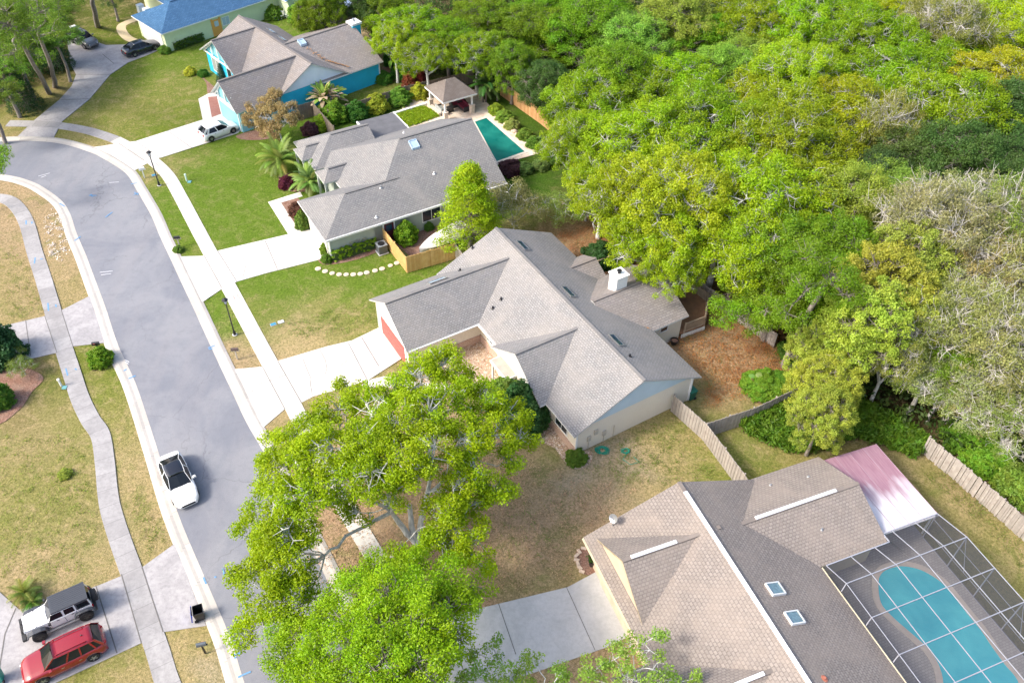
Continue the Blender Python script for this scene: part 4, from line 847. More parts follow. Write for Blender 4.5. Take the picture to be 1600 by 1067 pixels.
def limb(a, b, r0, r1, n=6, sag=0.3, jit=0.12):
    """bent limb from a to b as a chain of nodes"""
    a = np.array(a, float); b = np.array(b, float); L_ = np.linalg.norm(b-a); pts = []
    ph = RNG.normal(size=3)*jit*L_
    for i in range(n+1):
        t = i/n; p = a+(b-a)*t+ph*math.sin(math.pi*t)+np.array([0, 0, -sag*L_*0.25*math.sin(math.pi*t)]); 
        if 0 < i < n: p = p+RNG.normal(size=3)*jit*L_*0.18
        pts.append((p, r0+(r1-r0)*t**0.7))
    return pts
def skeleton(lobes, base, fork, r_trunk, clumps_per=12, forks=None, sag=-0.4, twig=0.018, spread=0.85, flat=0.7):
    """trunk -> one limb to each lobe -> twigs to each clump. lobes: (x,y,z,r)"""
    segs = []; C = []; T = []
    forks = forks or [fork]; base = np.array(base, float)
    for f in forks:
        L1 = limb(base, f, r_trunk, r_trunk*0.6, 6, 0, 0.02)
        segs += [(L1[i][0], L1[i+1][0], L1[i][1], L1[i+1][1]) for i in range(len(L1)-1)]
    F_ = [np.array(f, float) for f in forks]
    LB = np.array([l[:3] for l in lobes], float); ng = max(3, min(9, len(lobes)//5)); cen = LB[np.linspace(0, len(LB)-1, ng).astype(int)].copy()
    for _ in range(8):
        asg = np.argmin(((LB[:, None]-cen[None])**2).sum(-1), 1)
        for g_ in range(ng):
            if (asg == g_).any(): cen[g_] = LB[asg == g_].mean(0)
    hub = {}
    for g_ in range(ng):
        if not (asg == g_).any(): continue
        f = min(F_, key=lambda q: np.linalg.norm(q-cen[g_])); e = f+(cen[g_]-f)*0.62; e[2] -= 0.3; L0 = limb(f, e, r_trunk*0.55, r_trunk*0.28, 7, sag, 0.08)
        segs += [(L0[i][0], L0[i+1][0], L0[i][1], L0[i+1][1]) for i in range(7)]; hub[g_] = (L0[7][0], L0[5][0], L0[3][0])
    for li, (x, y, z, r) in enumerate(lobes):
        c = np.array([x, y, z]); f = min(hub[asg[li]], key=lambda q: np.linalg.norm(q-c)); d = np.linalg.norm(c-f)
        rl = r_trunk*0.24*min(1, 0.45+d/8); L2 = limb(f, c, rl, 0.03, 7, sag*0.5, 0.12)
        segs += [(L2[i][0], L2[i+1][0], L2[i][1], L2[i+1][1]) for i in range(7)]
        nodes = [p for p, _ in L2[3:]]; tl = RNG.random(2)
        n = max(4, int(clumps_per*(r/1.8)**2)); dd = rdir(n, 0.35); rr = r*(0.45+0.6*RNG.random(n)**0.6)
        P = c+dd*rr[:, None]*np.array([1, 1, flat])
        for p in P:
            q = min(nodes, key=lambda q: np.linalg.norm(q-p)); mid = (p+q)/2+RNG.normal(size=3)*0.12*r
            segs.append((q, mid, twig*1.9, twig*1.3)); segs.append((mid, p, twig*1.3, twig*0.5))
            for _ in range(2): e = mid+rdir(1, 0.3)[0]*r*0.4; segs.append((mid, e, twig, twig*0.4))
            C.append(p); T.append(np.clip(tl*0.5+RNG.random(2)*0.5, 0, 1))
    return segs, np.array(C), np.array(T)
def dome_lobes(Rc, H, n, rl, thick=0.55, rnd=0.25):
    """lobes spread over a dome of radius Rc whose top is at height H"""
    out = []; ga = math.pi*(3-math.sqrt(5))
    for i in range(n):
        t = (i+0.5)/n; phi = math.acos(1-t*0.95); th = i*ga+random.uniform(-.3, .3)
        rr = Rc*math.sin(phi)*random.uniform(1-rnd, 1.08); z = H-rl*0.6-(1-math.cos(phi))*Rc*thick*random.uniform(0.8, 1.25)
        out.append((rr*math.cos(th), rr*math.sin(th), z, rl*random.uniform(0.75, 1.25)))
    return out
def make_proto(kind):
    k = kind[:-1]
    if k == 'oak':      # broad yellow-green crown, lumpy
        lo = dome_lobes(4.6, 11.5, 27, 1.8, thick=0.8); S, C, T = skeleton(lo, (0, 0, 0), (0, 0, 4.2), 0.38, 13)
        S += [(s_[1], s_[1]+rdir(1, .6)[0]*RNG.uniform(.4, 1.0), .016, .006) for s_ in S if s_[2] < .05 and RNG.random() < .05]; lm = leaf_mesh('crown', C, 0.62, 150, 0.08, tint=T); tm = tubes_mesh('trunk', S, BARKP)
    elif k == 'green':  # dense mid green
        lo = dome_lobes(4.4, 11.8, 30, 1.9, thick=1.15); S, C, T = skeleton(lo, (0, 0, 0), (0, 0, 4.5), 0.36, 15)
        lm = leaf_mesh('crown', C, 0.68, 150, 0.08, tint=T); tm = tubes_mesh('trunk', S, BARK)
    elif k == 'moss':   # sparse, grey twiggy, hung with moss
        lo = dome_lobes(4.6, 11, 20, 1.8, rnd=0.35); S, C, T = skeleton(lo, (0, 0, 0), (0, 0, 3.6), 0.36, 14, twig=0.02)
        keep = RNG.random(len(C)) < 0.85; C = C[keep]; T = T[keep]; n0 = len(S)
        for (x, y, z, r) in lo:
            for _ in range(3):
                e = np.array([x, y, z])+rdir(1, 0.5)[0]*r*RNG.uniform(.9, 1.5); Lm = limb(np.array([x*.75, y*.75, z-.7]), e, .036, .009, 6, 0, .14)
                S += [(Lm[i][0], Lm[i+1][0], Lm[i][1], Lm[i+1][1]) for i in range(6)]
        for i in range(n0):
            if S[i][2] < 0.07 and RNG.random() < 0.24:
                p = S[i][1]; e = p+rdir(1, 0.9)[0]*RNG.uniform(0.5, 1.3); S.append((p, e, 0.022, 0.008)); e2 = p+(e-p)*0.5; S.append((e2, e2+rdir(1, 0.5)[0]*0.5, 0.014, 0.006))
        lm = leaf_mesh('crown', C+np.array([0, 0, 0.02]), 0.6, 110, 0.08, tint=T, aspect=0.5, up=0.4, flat=0.8); tm = tubes_mesh('trunk', S, BARKW)
    elif k == 'dense':  # olive-gold, tight rounded clumps
        lo = dome_lobes(3.3, 11, 34, 1.5, thick=1.5, rnd=0.12); S, C, T = skeleton(lo, (0, 0, 0), (0, 0, 4), 0.3, 20)
        lm = leaf_mesh('crown', C, 0.5, 120, 0.085, tint=T); tm = tubes_mesh('trunk', S, BARK)
    elif k == 'tall':   # tall pine-like oak top on a long trunk
        lo = dome_lobes(4.2, 15, 16, 1.8); S, C, T = skeleton(lo, (0, 0, 0), (0, 0, 9.5), 0.36, 13)
        lm = leaf_mesh('crown', C, 0.75, 110, 0.10, tint=T); tm = tubes_mesh('trunk', S, BARK)
    elif k == 'cypress':  # feathery cone
        S = [((0, 0, 0), (0, 0, 8.5), 0.2, 0.03)]; C = []
        for i in range(260):
            z = 1.0+7.6*(i/260)**0.9; r = 2.6*(1-((z-1)/8.0))**0.75*math.sqrt(RNG.uniform(0.25, 1)); a = RNG.uniform(0, 6.28); p = np.array([r*math.cos(a), r*math.sin(a), z+0.25*r])
            C.append(p); S.append(((0, 0, z-0.1), tuple(p), 0.03, 0.006))
        lm = leaf_mesh('crown', C, 0.55, 70, 0.12, aspect=0.25, up=0.6, flat=0.5); tm = tubes_mesh('trunk', S, BARK)
    elif k == 'conifer':
        S = [((0, 0, 0), (0, 0, 7.5), 0.16, 0.02)]; C = []
        for z in np.arange(0.5, 7.3, 0.38):
            r0 = 2.3*(1-z/7.8); m = max(4, int(r0*9))
            for j in range(m):
                a = 2*math.pi*(j+RNG.random()*0.5)/m
                for t in (0.5, 0.95): C.append(np.array([r0*t*math.cos(a), r0*t*math.sin(a), z-0.25*t*r0]))
                S.append(((0, 0, z), (r0*math.cos(a), r0*math.sin(a), z-0.25*r0), 0.03, 0.006))
        lm = leaf_mesh('crown', C, 0.36, 40, 0.09, aspect=0.3, up=0.3, flat=0.4); tm = tubes_mesh('trunk', S, BARK)
    elif k == 'round':   # small round-headed tree / large shrub
        lo = dome_lobes(1.9, 4.2, 12, 1.0, thick=0.9); S, C, T = skeleton(lo, (0, 0, 0), (0, 0, 1.0), 0.12, 16, twig=0.012)
        lm = leaf_mesh('crown', C, 0.42, 60, 0.085, tint=T); tm = tubes_mesh('trunk', S, BARK)
    elif k == 'wispy':   # loose willowy crown
        lo = dome_lobes(2.1, 4.6, 14, 1.0, thick=0.8, rnd=0.35); S, C, T = skeleton(lo, (0, 0, 0), (0, 0, 0.9), 0.12, 15, twig=0.016)
        lm = leaf_mesh('crown', C, 0.55, 120, 0.085, tint=T, aspect=0.3, up=0.3, flat=1.0); tm = tubes_mesh('trunk', S, BARKP)
    elif k == 'bush':   # dense shrub
        n = 420; d = rdir(n, 0.5); d[:, 2] = np.abs(d[:, 2]); rr = 0.72+0.34*RNG.random(n)+0.20*np.sin(d[:, 0]*5+1)*np.cos(d[:, 1]*6); C = d*rr[:, None]*np.array([2.0, 2.0, 3.6])+np.array([0, 0, 0.3])
        lm = leaf_mesh('crown', C, 0.42, 90, 0.12, up=0.6, aspect=0.6); S = [((0, 0, 0), tuple(C[i]*0.9), 0.06, 0.02) for i in range(0, n, 6)]; tm = tubes_mesh('trunk', S, BARK)
    lm.name = kind+'_crown'; tm.name = kind+'_trunk'
    return tm, lm
PROTO = {}
for kd in ('oakA', 'oakB', 'oakC', 'greenA', 'greenB', 'mossA', 'mossB', 'denseA', 'denseB', 'tallA', 'cypressA', 'coniferA', 'roundA', 'roundB', 'wispyA', 'bushA', 'bushB'):
    PROTO[kd] = make_proto(kd)
def tree(kind, name, base, scale, rot, color, label=None, group=None, tilt=None, cat='tree'):
    tm, lm = PROTO[kind]
    t = empty(name, base, rot, label, cat, group); t.scale = scale if isinstance(scale, tuple) else (scale,)*3
    if tilt: t.rotation_euler = (tilt[0], tilt[1], rot)
    for nm, me, c in (('trunk', tm, (1, 1, 1)), ('crown', lm, color)):
        o = bpy.data.objects.new(nm, me); COL.objects.link(o); o.parent = t; o.color = rgba(c)
    return t
# leaf colours (as they are; the light does the rest)
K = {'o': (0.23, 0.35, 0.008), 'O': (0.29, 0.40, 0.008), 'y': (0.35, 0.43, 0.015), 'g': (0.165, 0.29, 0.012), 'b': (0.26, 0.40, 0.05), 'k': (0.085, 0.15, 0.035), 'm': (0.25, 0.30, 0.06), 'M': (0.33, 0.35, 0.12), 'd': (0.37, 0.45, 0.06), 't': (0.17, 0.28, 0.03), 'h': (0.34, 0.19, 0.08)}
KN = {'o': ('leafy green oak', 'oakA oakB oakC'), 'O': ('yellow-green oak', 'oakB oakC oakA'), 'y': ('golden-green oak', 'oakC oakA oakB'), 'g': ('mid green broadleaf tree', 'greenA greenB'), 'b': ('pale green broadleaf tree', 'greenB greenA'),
      'k': ('dark green evergreen tree', 'greenA greenB'), 'm': ('olive mossy bare-twigged tree', 'mossA mossB'), 'M': ('grey-tan mossy bleached tree', 'mossB mossA'), 'd': ('olive-gold dense round-clumped tree', 'denseA denseB'), 't': ('dark tall-trunked oak', 'tallA')}
LM = [('the small pavilion', (710, 190)), ('the timber deck', (1080, 500)), ('the pink patio roof', (1370, 760)), ('the orange fence', (900, 230)), ('the turquoise house chimney', (553, 60)), ('the leaning bleached fence', (1590, 800)), ('the leaning trunk', (1224, 570)), ('the top right corner', (1600, 60)), ('the grey car', (130, 60))]
LMW = [(n, at(*p)) for n, p in LM]
FOREST = [
 (600,5,3.4,'g'),(640,35,4.6,'o'),(700,55,4.6,'g'),(760,25,5,'g'),(745,95,3.6,'o'),(665,98,3.2,'o'),(615,55,3.0,'O'),(820,35,4.6,'g'),(800,110,3.2,'g'),(880,65,5,'g'),(855,140,3.2,'k'),(930,25,5,'g'),(990,55,4.8,'b'),(1050,15,5,'b'),(1110,55,4.6,'g'),(1130,100,4,'b'),(1172,85,4,'b'),
 (1180,25,5,'o'),(1240,35,5,'O'),(1300,15,5,'o'),(1360,45,5,'o'),(1420,15,5,'y'),(1480,25,5,'m'),(1550,20,5,'y'),(1600,45,5,'y'),
 (925,145,4.4,'o'),(960,105,4.4,'g'),(1000,140,4.8,'o'),(1060,125,5,'O'),(1100,175,5,'o'),(1180,160,5,'O'),(1250,105,5,'y'),(1240,175,5,'O'),(1310,105,5,'o'),(1335,165,5,'O'),(1400,110,5,'o'),(1385,185,4,'m'),(1460,95,5,'o'),(1500,155,5,'o'),(1560,115,5,'y'),(1600,170,5,'k'),
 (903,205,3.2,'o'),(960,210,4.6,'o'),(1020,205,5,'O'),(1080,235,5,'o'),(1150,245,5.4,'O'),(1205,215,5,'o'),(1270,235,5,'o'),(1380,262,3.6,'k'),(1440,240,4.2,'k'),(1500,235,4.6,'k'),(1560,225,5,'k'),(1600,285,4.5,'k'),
 (945,270,3.6,'O'),(1000,290,4.6,'O'),(1060,290,5,'y'),(1120,300,5,'y'),(1190,290,5,'O'),(1250,295,5,'y'),(1330,305,4.6,'b'),(1392,290,4,'b'),(1405,330,3,'b'),(1470,335,4.8,'M'),(1540,325,5,'M'),(1600,335,5,'m'),
 (1022,352,4.0,'O'),(1068,345,4.6,'O'),(1130,345,4.6,'y'),(1200,370,5,'O'),(1050,398,2.9,'O'),(1240,390,5,'g'),(1225,425,3.8,'g'),(1285,430,4,'g'),(1300,385,4.6,'g'),(1425,385,3.4,'d'),(1390,425,3.6,'d'),(1370,480,3.2,'d'),(1430,470,2.8,'d'),(1475,370,4.2,'m'),(1520,400,5,'M'),(1570,410,5,'M'),
 (1292,532,2.3,'d'),(1298,580,2.3,'d'),(1292,630,2.1,'d'),(1400,540,2.9,'m'),(1455,490,4.4,'m'),(1530,500,5,'M'),(1595,520,5,'M'),(1455,575,3.6,'m'),(1520,580,4.6,'M'),(1590,590,4.8,'m'),(1530,618,3.2,'M'),(1595,650,3.8,'m'),(1480,600,2.6,'m'),(1500,560,2.6,'g'),(1585,560,3,'b'),
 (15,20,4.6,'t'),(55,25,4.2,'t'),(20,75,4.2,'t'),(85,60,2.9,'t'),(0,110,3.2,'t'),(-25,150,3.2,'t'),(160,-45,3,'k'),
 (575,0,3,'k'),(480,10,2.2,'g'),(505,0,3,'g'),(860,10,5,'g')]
recs = []
for px, py, r, c in FOREST:
    H_ = {'t': 8.0}.get(c, 9.5)*(r/4.8)**0.5
    if py < 145 and 560 < px < 900: H_ = 6.8; py -= 22 if py > 60 else 0
    if c == 'o' and px < 0: H_ = 9
    if c == 'd' and py < 500: H_ *= 1.3
    if c in 'mM' and py > 560: H_ *= 0.72
    elif px > 900 and py < 360: H_ *= random.uniform(0.85, 1.25); r *= 1.1
    zc = H_-r*0.25
    w = at(px, py, zc); recs.append((w, H_, r, c, px, py))
cnt = {}
order = sorted(range(len(recs)), key=lambda i: min((recs[i][0].xy-q.xy).length for _, q in LMW))
ORD = 'nearest second third fourth fifth sixth seventh eighth ninth tenth eleventh twelfth thirteenth fourteenth fifteenth sixteenth seventeenth eighteenth nineteenth twentieth'.split()
for i in order:
    w, H_, r, c, px, py = recs[i]; nm, pr = KN[c]; pr = pr.split(); kd = pr[i % len(pr)]
    lmk = min(LMW, key=lambda q: (w.xy-q[1].xy).length)[0]; key = (nm, lmk); cnt[key] = cnt.get(key, 0)+1
    lab = f'{nm}, {ORD[cnt[key]-1]} out from {lmk}'
    if c == 'm' and cnt[key] >= 0: lab = lab.replace('olive mossy tree with bare pale twigs', 'olive mossy bare-twigged tree')
    if c == 'M': lab = lab.replace('grey-tan mossy tree with bleached branches', 'grey-tan mossy tree')
    Rp = {'d': 4.3, 't': 5.4}.get(c, 5.9); Hp = {'t': 15.5, 'd': 11.3, 'm': 11.5, 'M': 11.5}.get(c, 12)
    sxy = r/Rp*1.12; sz = H_*1.12/Hp
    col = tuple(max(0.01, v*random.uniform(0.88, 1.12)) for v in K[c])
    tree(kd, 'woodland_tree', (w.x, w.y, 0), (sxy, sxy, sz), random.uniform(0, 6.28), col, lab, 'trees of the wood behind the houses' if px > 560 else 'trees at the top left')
# ---------------------------------------------------------------- hero trees beside the road
def hero(name, lobes_px, base, forks, r_trunk, color, label, leaf=0.062, clump=0.6, k=190, per=15, bark=None, twig=0.02):
    base = Vector(base); lo = [tuple(at(x, y, z)-base*1.0)[:2]+(z, r) for x, y, z, r in lobes_px]
    fk = [tuple(at(x, y, z)-base)[:2]+(z,) for x, y, z in forks]
    S, C, T = skeleton(lo, (0, 0, 0), None, r_trunk, per, forks=fk, twig=twig)
    t = empty(name, base, 0, label, 'tree')
    for nm, me, c in (('trunk', tubes_mesh('trunk', S, bark or BARKP), (1, 1, 1)), ('crown', leaf_mesh('crown', C, clump, k, leaf, tint=T), color)):
        o = bpy.data.objects.new(nm, me); COL.objects.link(o); o.parent = t; o.color = rgba(c)
    return t
A_ = [(690,572,9,1.6),(655,590,9,1.6),(712,600,8,1.3),(615,612,9,1.5),(545,608,7,.9),(580,645,9,1.7),(530,640,8,1.5),(490,668,8,1.5),(455,690,7,1.3),(425,700,6,1.1),(430,735,7,1.4),(470,725,9,1.6),(520,700,10,1.8),(570,695,10,1.8),(625,665,10,1.8),(670,645,10,1.7),(715,630,9,1.5),
 (760,625,8,1.4),(790,650,7,1.3),(812,685,6,1.1),(770,680,8,1.4),(730,690,9,1.5),(680,700,10,1.6),(630,715,10,1.7),(580,735,10,1.7),(530,750,9,1.6),(480,770,9,1.7),(440,780,8,1.6),(410,820,7,1.4),(450,830,8,1.5),(415,860,6,1.4),(450,880,7,1.4),(385,905,5.5,1.1),(420,930,6,1.4),(395,985,5,1.1),
 (470,850,7,1.3),(480,905,6,1.1),(740,735,8,1.3),(715,755,8,1.1),(775,770,6,1.2),(735,790,6,1.3),(700,800,7,1.3),(730,840,6,1.4),(765,790,5.5,1.0),(690,850,6,1.4),(745,880,5.5,1.0),(620,870,5,0.9),(560,800,6,0.9),(795,715,6.5,0.9),(615,775,8,.8),(650,745,9,1.0),(452,945,6,1.2),(600,735,9,1.2)]
hero('street_oak', [(x_, y_, z_, r_*1.1) for x_, y_, z_, r_ in A_], at(652, 850), [(640, 790, 3.5), (612, 800, 4.0), (668, 770, 4.2)], 0.26, (0.29, 0.41, 0.004), 'large bright yellow-green oak with pale limbs on the verge below the cream house', per=21, k=230, twig=0.026, leaf=0.07)
B_ = [(560,900,6.5,1.4),(600,900,7,1.5),(640,895,7,1.5),(690,905,7,1.5),(730,915,6,1.3),(725,945,6,1.2),(560,940,7.5,1.5),(610,935,8.5,1.8),(660,935,8.5,1.8),(700,950,7.5,1.5),(520,935,6,1.1),(500,965,6,1.2),(470,950,5.5,1.0),(540,975,8,1.6),(590,980,9,1.9),(640,985,9,1.9),(690,985,7.5,1.5),
 (470,1000,6.5,1.3),(500,1020,7.5,1.6),(550,1020,8.5,1.8),(600,1030,9,1.9),(650,1030,9,1.8),(690,1025,7,1.3),(450,1035,6.5,1.4),(480,1065,7,1.5),(540,1070,8,1.8),(600,1075,8.5,1.8),(660,1075,8,1.6),(440,1085,6,1.4),(510,1110,7,1.8),(580,1120,7,1.8),(650,1110,7,1.6),(450,985,6,1.0)]
hero('street_oak', B_, at(690, 1095), [(660, 1060, 3.0), (640, 1075, 3.6)], 0.24, (0.25, 0.41, 0.006), 'denser mid green oak at the bottom edge overhanging road and grey driveway', k=210, per=21, bark=BARK)
C_ = [(800,1060,4.2,1.1),(830,1030,4.5,.8),(770,1010,4.6,.7),(740,1050,4.5,1.0),(765,1075,4.2,1.2),(820,1080,4,1.1),(870,1060,4.4,.8),(925,1050,4,1.2),(960,1030,4.5,.9),(985,1010,5,.7),(1015,1015,5.2,.75),(1035,990,5.5,.45),(1020,1045,5,1.0),(980,1060,4.5,1.1),(900,1075,3.6,1.1),(1045,1065,4.5,.6),(1085,1060,4.5,.45),(710,1065,4.2,.8),(730,1020,4.4,.4)]
hero('crape_myrtle', C_, at(880, 1150), [(830, 1110, 1.5), (960, 1100, 1.5)], 0.12, (0.25, 0.40, 0.055), 'light green spring-leafed small tree between the grey driveway and brown roof', leaf=0.065, clump=0.42, k=100, per=22, twig=0.012)
hero('roadside_tree', [(-2,243,6,1.0),(4,258,5.5,.8),(-14,252,6,1.2),(2,232,6,.7)], at(-60, 335), [(-25, 275, 4)], 0.14, (0.18, 0.34, 0.012), 'leafy green crown poking in at the left edge above the road bend', bark=BARK)
hero('leafy_bough_tree', [(1145,488,5,1.0),(1128,498,4.6,.8),(1168,478,5.4,1.1),(1120,480,5,.7),(1188,492,5,.9)], at(1205, 500), [(1185, 465, 4.5)], 0.10, (0.18, 0.36, 0.012), 'bright green leafy bough reaching over the brown yard beside the timber deck', bark=BARK)
hero('leaning_oak', [(1300,430,11,1.8),(1250,450,10.5,1.7),(1330,460,10,1.6),(1270,400,12,1.8),(1200,480,8,1.5),(1230,490,9,1.5)], at(1224, 572), [(1292, 440, 10)], 0.30, K['g'], 'oak with long leaning bare trunk rising from the brown leaf-covered yard', bark=BARK)
hero('tall_oak', [(15,40,15,2),(45,50,14,1.8),(20,85,13,1.6),(60,20,16,2),(0,10,17,2)], at(77, 146), [(30, 60, 12)], 0.30, K['t'], 'tall oak whose bare leaning trunk stands left of the old forked driveway, outer one', bark=BARK)
hero('tall_oak', [(75,10,15,1.8),(50,0,15,1.8),(95,30,12,1.2),(85,50,12,1.2)], at(86, 136), [(62, 58, 11)], 0.30, K['t'], 'tall oak with straighter trunk standing right beside the leaning one, inner one', bark=BARK)
hero('tall_oak', [(130,-20,14,2),(150,-30,14,2)], at(153, 42), [(140, -25, 11)], 0.36, K['t'], 'tall trunk rising behind the two dark cars at the top edge', bark=BARK)
hero('brown_tree', [(425,160,4,1.3),(400,172,3.6,1.1),(450,172,3.8,1.2),(415,185,3.4,1.2),(445,190,3.2,1.2),(390,188,3,.9),(425,205,2.6,1.0),(460,185,3,.8),(400,200,2.4,.8),(430,150,4.4,.9)], at(441, 222), [(435, 205, 1.6)], 0.11, (0.38, 0.28, 0.12), 'small round tree with dry brown and olive leaves in front of the turquoise house', leaf=0.07, clump=0.5, k=230, per=34)
# ---------------------------------------------------------------- small trees and shrubs, placed one by one
def small(kind, name, px, py, s, color, label, cat='shrub', group=None, sz=None):
    if 'bush' in kind: color = tuple(v*1.45 for v in color)
    w = at(px, py); return tree(kind, name, (w.x, w.y, 0), (s, s, sz or s), random.uniform(0, 6.28), color, label, group, cat=cat)
small('cypressA', 'bald_cypress', 735, 388, 1.32, (0.33, 0.46, 0.012), 'feathery bright lime-green tree between the sage and cream houses', 'tree', sz=1.05)
small('wispyA', 'olive_tree', 803, 362, 1.15, (0.25, 0.25, 0.09), 'dull olive bushy tree beside the lime-green feathery one', 'tree')
small('wispyA', 'willow_shrub', 868, 350, 0.95, (0.24, 0.33, 0.07), 'loose grey-green willowy bush behind the cream house, left one', 'shrub', sz=0.65)
small('wispyA', 'willow_shrub', 915, 345, 1.05, (0.20, 0.30, 0.06), 'loose grey-green willowy bush behind the cream house, next to the dark fence', 'shrub', sz=0.65)
small('bushA', 'clipped_shrub', 940, 412, 0.82, (0.035, 0.085, 0.022), 'dark green clipped shrub behind the chimney end of the cream house', sz=0.5)
small('bushB', 'evergreen_shrub', 815, 655, 0.95, (0.05, 0.12, 0.03), 'tall dark glossy evergreen beside the cream house entry', sz=0.85)
small('bushA', 'evergreen_shrub', 792, 640, 0.8, (0.13, 0.2, 0.03), 'lighter olive shrub beside the dark evergreen at the cream house entry', sz=0.7)
small('bushB', 'low_shrub', 900, 718, 0.36, (0.10, 0.17, 0.02), 'small low round shrub at the near corner of the cream house', sz=0.2)
small('bushA', 'clipped_shrub', 159, 565, 0.43, (0.13, 0.23, 0.015), 'bright round clipped bush hiding a black mailbox post', sz=0.32)
small('bushB', 'evergreen_shrub', 2, 560, 0.85, (0.035, 0.09, 0.03), 'dark leathery evergreen at the left edge', sz=0.75)
small('wispyA', 'flowering_shrub', 40, 585, 0.42, (0.20, 0.28, 0.05), 'sparse light green shrub in the left mulch bed, larger one', sz=0.35)
small('wispyA', 'flowering_shrub', 28, 562, 0.32, (0.28, 0.36, 0.08), 'pale green sprig beside the left edge driveway', sz=0.35)
small('bushA', 'evergreen_shrub', 4, 630, 0.45, (0.08, 0.17, 0.02), 'green shrub at the left edge beside the dry lawn', sz=0.45)
small('bushA', 'low_shrub', 102, 742, 0.22, (0.22, 0.27, 0.04), 'weedy green tuft in the left lawn', sz=0.1)
small('bushB', 'clipped_shrub', 635, 376, 0.50, (0.14, 0.25, 0.015), 'round green bush behind the golden fence of the sage house', sz=0.5)
small('bushA', 'low_shrub', 670, 358, 0.22, (0.08, 0.17, 0.02), 'tiny dark bush against the sage house wall', sz=0.2)
small('bushA', 'clipped_shrub', 508, 395, 0.20, (0.14, 0.22, 0.02), 'little bush at the garage corner of the sage house, nearest the driveway', sz=0.25)
small('bushB', 'clipped_shrub', 511, 408, 0.24, (0.10, 0.18, 0.02), 'low bush in the bed left of the long clipped hedge', sz=0.18)
small('bushB', 'clipped_shrub', 474, 355, 0.32, (0.12, 0.19, 0.03), 'green bush along the sage garage front wall', sz=0.42)
small('bushA', 'burgundy_shrub', 465, 335, 0.38, (0.13, 0.06, 0.04), 'brownish burgundy bush beside the white footpath', sz=0.32)
small('bushB', 'burgundy_shrub', 449, 292, 0.38, (0.10, 0.02, 0.035), 'round burgundy bush below the front palm', sz=0.28)
small('bushB', 'burgundy_shrub', 485, 208, 0.42, (0.11, 0.05, 0.055), 'purple-grey bush beside the end of the side fence', sz=0.3)
small('bushA', 'burgundy_shrub', 797, 268, 0.55, (0.075, 0.035, 0.04), 'dark burgundy bush at the near corner of the rectangular pool', sz=0.3)
small('bushA', 'clipped_shrub', 503, 200, 0.50, (0.20, 0.30, 0.02), 'yellow-green bush beside the purple-grey bush and fence', sz=0.35)
small('bushB', 'garden_shrub', 525, 188, 0.65, (0.13, 0.24, 0.02), 'leafy bush left of the flat roof behind the sage house', sz=0.5)
small('bushA', 'garden_shrub', 558, 183, 0.6, (0.05, 0.14, 0.02), 'dark leafy bush by the flat dark roof', sz=0.45)
small('bushB', 'garden_shrub', 590, 172, 0.6, (0.26, 0.30, 0.03), 'yellow-green flower bush by the white garden wall', sz=0.45)
small('bushA', 'garden_shrub', 625, 160, 0.62, (0.12, 0.24, 0.03), 'mid green bush behind the white garden wall', sz=0.42)
small('bushB', 'garden_shrub', 655, 152, 0.5, (0.36, 0.38, 0.04), 'lime bush beside the left pavilion post', sz=0.4)
small('bushA', 'garden_shrub', 640, 140, 0.4, (0.20, 0.06, 0.03), 'red-leaved bush along the grey fence near the pavilion', sz=0.5)
small('bushA', 'garden_shrub', 658, 135, 0.3, (0.18, 0.035, 0.03), 'small crimson bush at the pavilion corner', sz=0.6)
for i, (x, y, s, c, lab) in enumerate([(775,176,.42,(0.22,0.30,0.03),'yellow-green bush on the far terrace edge, nearest the pavilion palms'),(788,188,.45,(0.18,0.28,0.04),'second green bush down the far terrace edge'),(800,200,.4,(0.26,0.30,0.08),'pale bush behind the terrace rocks'),(820,215,.4,(0.14,0.22,0.03),'dark bush below the terrace rocks'),(835,228,.42,(0.12,0.22,0.03),'bush at the lower bend of the far terrace edge'),(820,268,.4,(0.12,0.20,0.05),'green bush in the strip below the pool, left one'),(845,262,.4,(0.15,0.22,0.06),'green bush in the strip below the pool, middle one'),(866,252,.4,(0.10,0.18,0.03),'green bush in the strip below the pool, right one')]):
    small('bushA' if i % 2 else 'bushB', 'garden_shrub', x, y, s, c, lab, sz=s*.6)
for i, (x, y, s, c, lab) in enumerate([(258,82,.35,(0.12,0.22,0.03),'low bush at the blue-roof house wall near the black car'),(298,116,.35,(0.36,0.38,0.04),'yellow variegated bush at the end of the turquoise house bed'),(318,118,.3,(0.06,0.16,0.02),'dark low plants under the turquoise house window'),(428,27,.6,(0.14,0.25,0.03),'green bush against the blue-roof house'),(480,35,1.1,(0.15,0.27,0.03),'tall leafy bush right of the blue-roof house'),(500,55,.6,(0.12,0.22,0.02),'lower bush beside the dark brown fence'),(600,128,.5,(0.06,0.16,0.02),'dark bush at the end wall of the turquoise house'),
    (640,118,.9,(0.06,0.18,0.02),'ground-hugging ivy mound behind the grey fence'),(620,100,.7,(0.05,0.14,0.02),'dark bush beside the banana plant'),(545,95,0.4,(0.1,0.16,0.02),'bush hidden behind the turquoise house')][:-1]):
    small('bushB' if i % 2 else 'bushA', 'garden_shrub', x, y, s, c, lab, sz=s*.6)
for i, (x, y, s, c, lab) in enumerate([(1192,608,.75,(0.12,0.22,0.02),'ferny green bush in the corner of the brown yard, left one'),(1222,604,.6,(0.09,0.19,0.02),'ferny green bush in the corner of the brown yard, right one'),(1250,560,.8,(0.07,0.14,0.02),'dark bush at the foot of the olive-gold tree')]):
    small('bushA', 'garden_shrub', x, y, s, c, lab, sz=s*.4)
for x, y, s, lab in ((42, 170, .95, 'dark conifer left of the old driveway, nearer one'), (92, 105, .95, 'dark conifer between the tall trunks and the grey off-roader')):
    small('coniferA', 'conifer', x, y, s, (0.04, 0.10, 0.03), lab, 'tree')
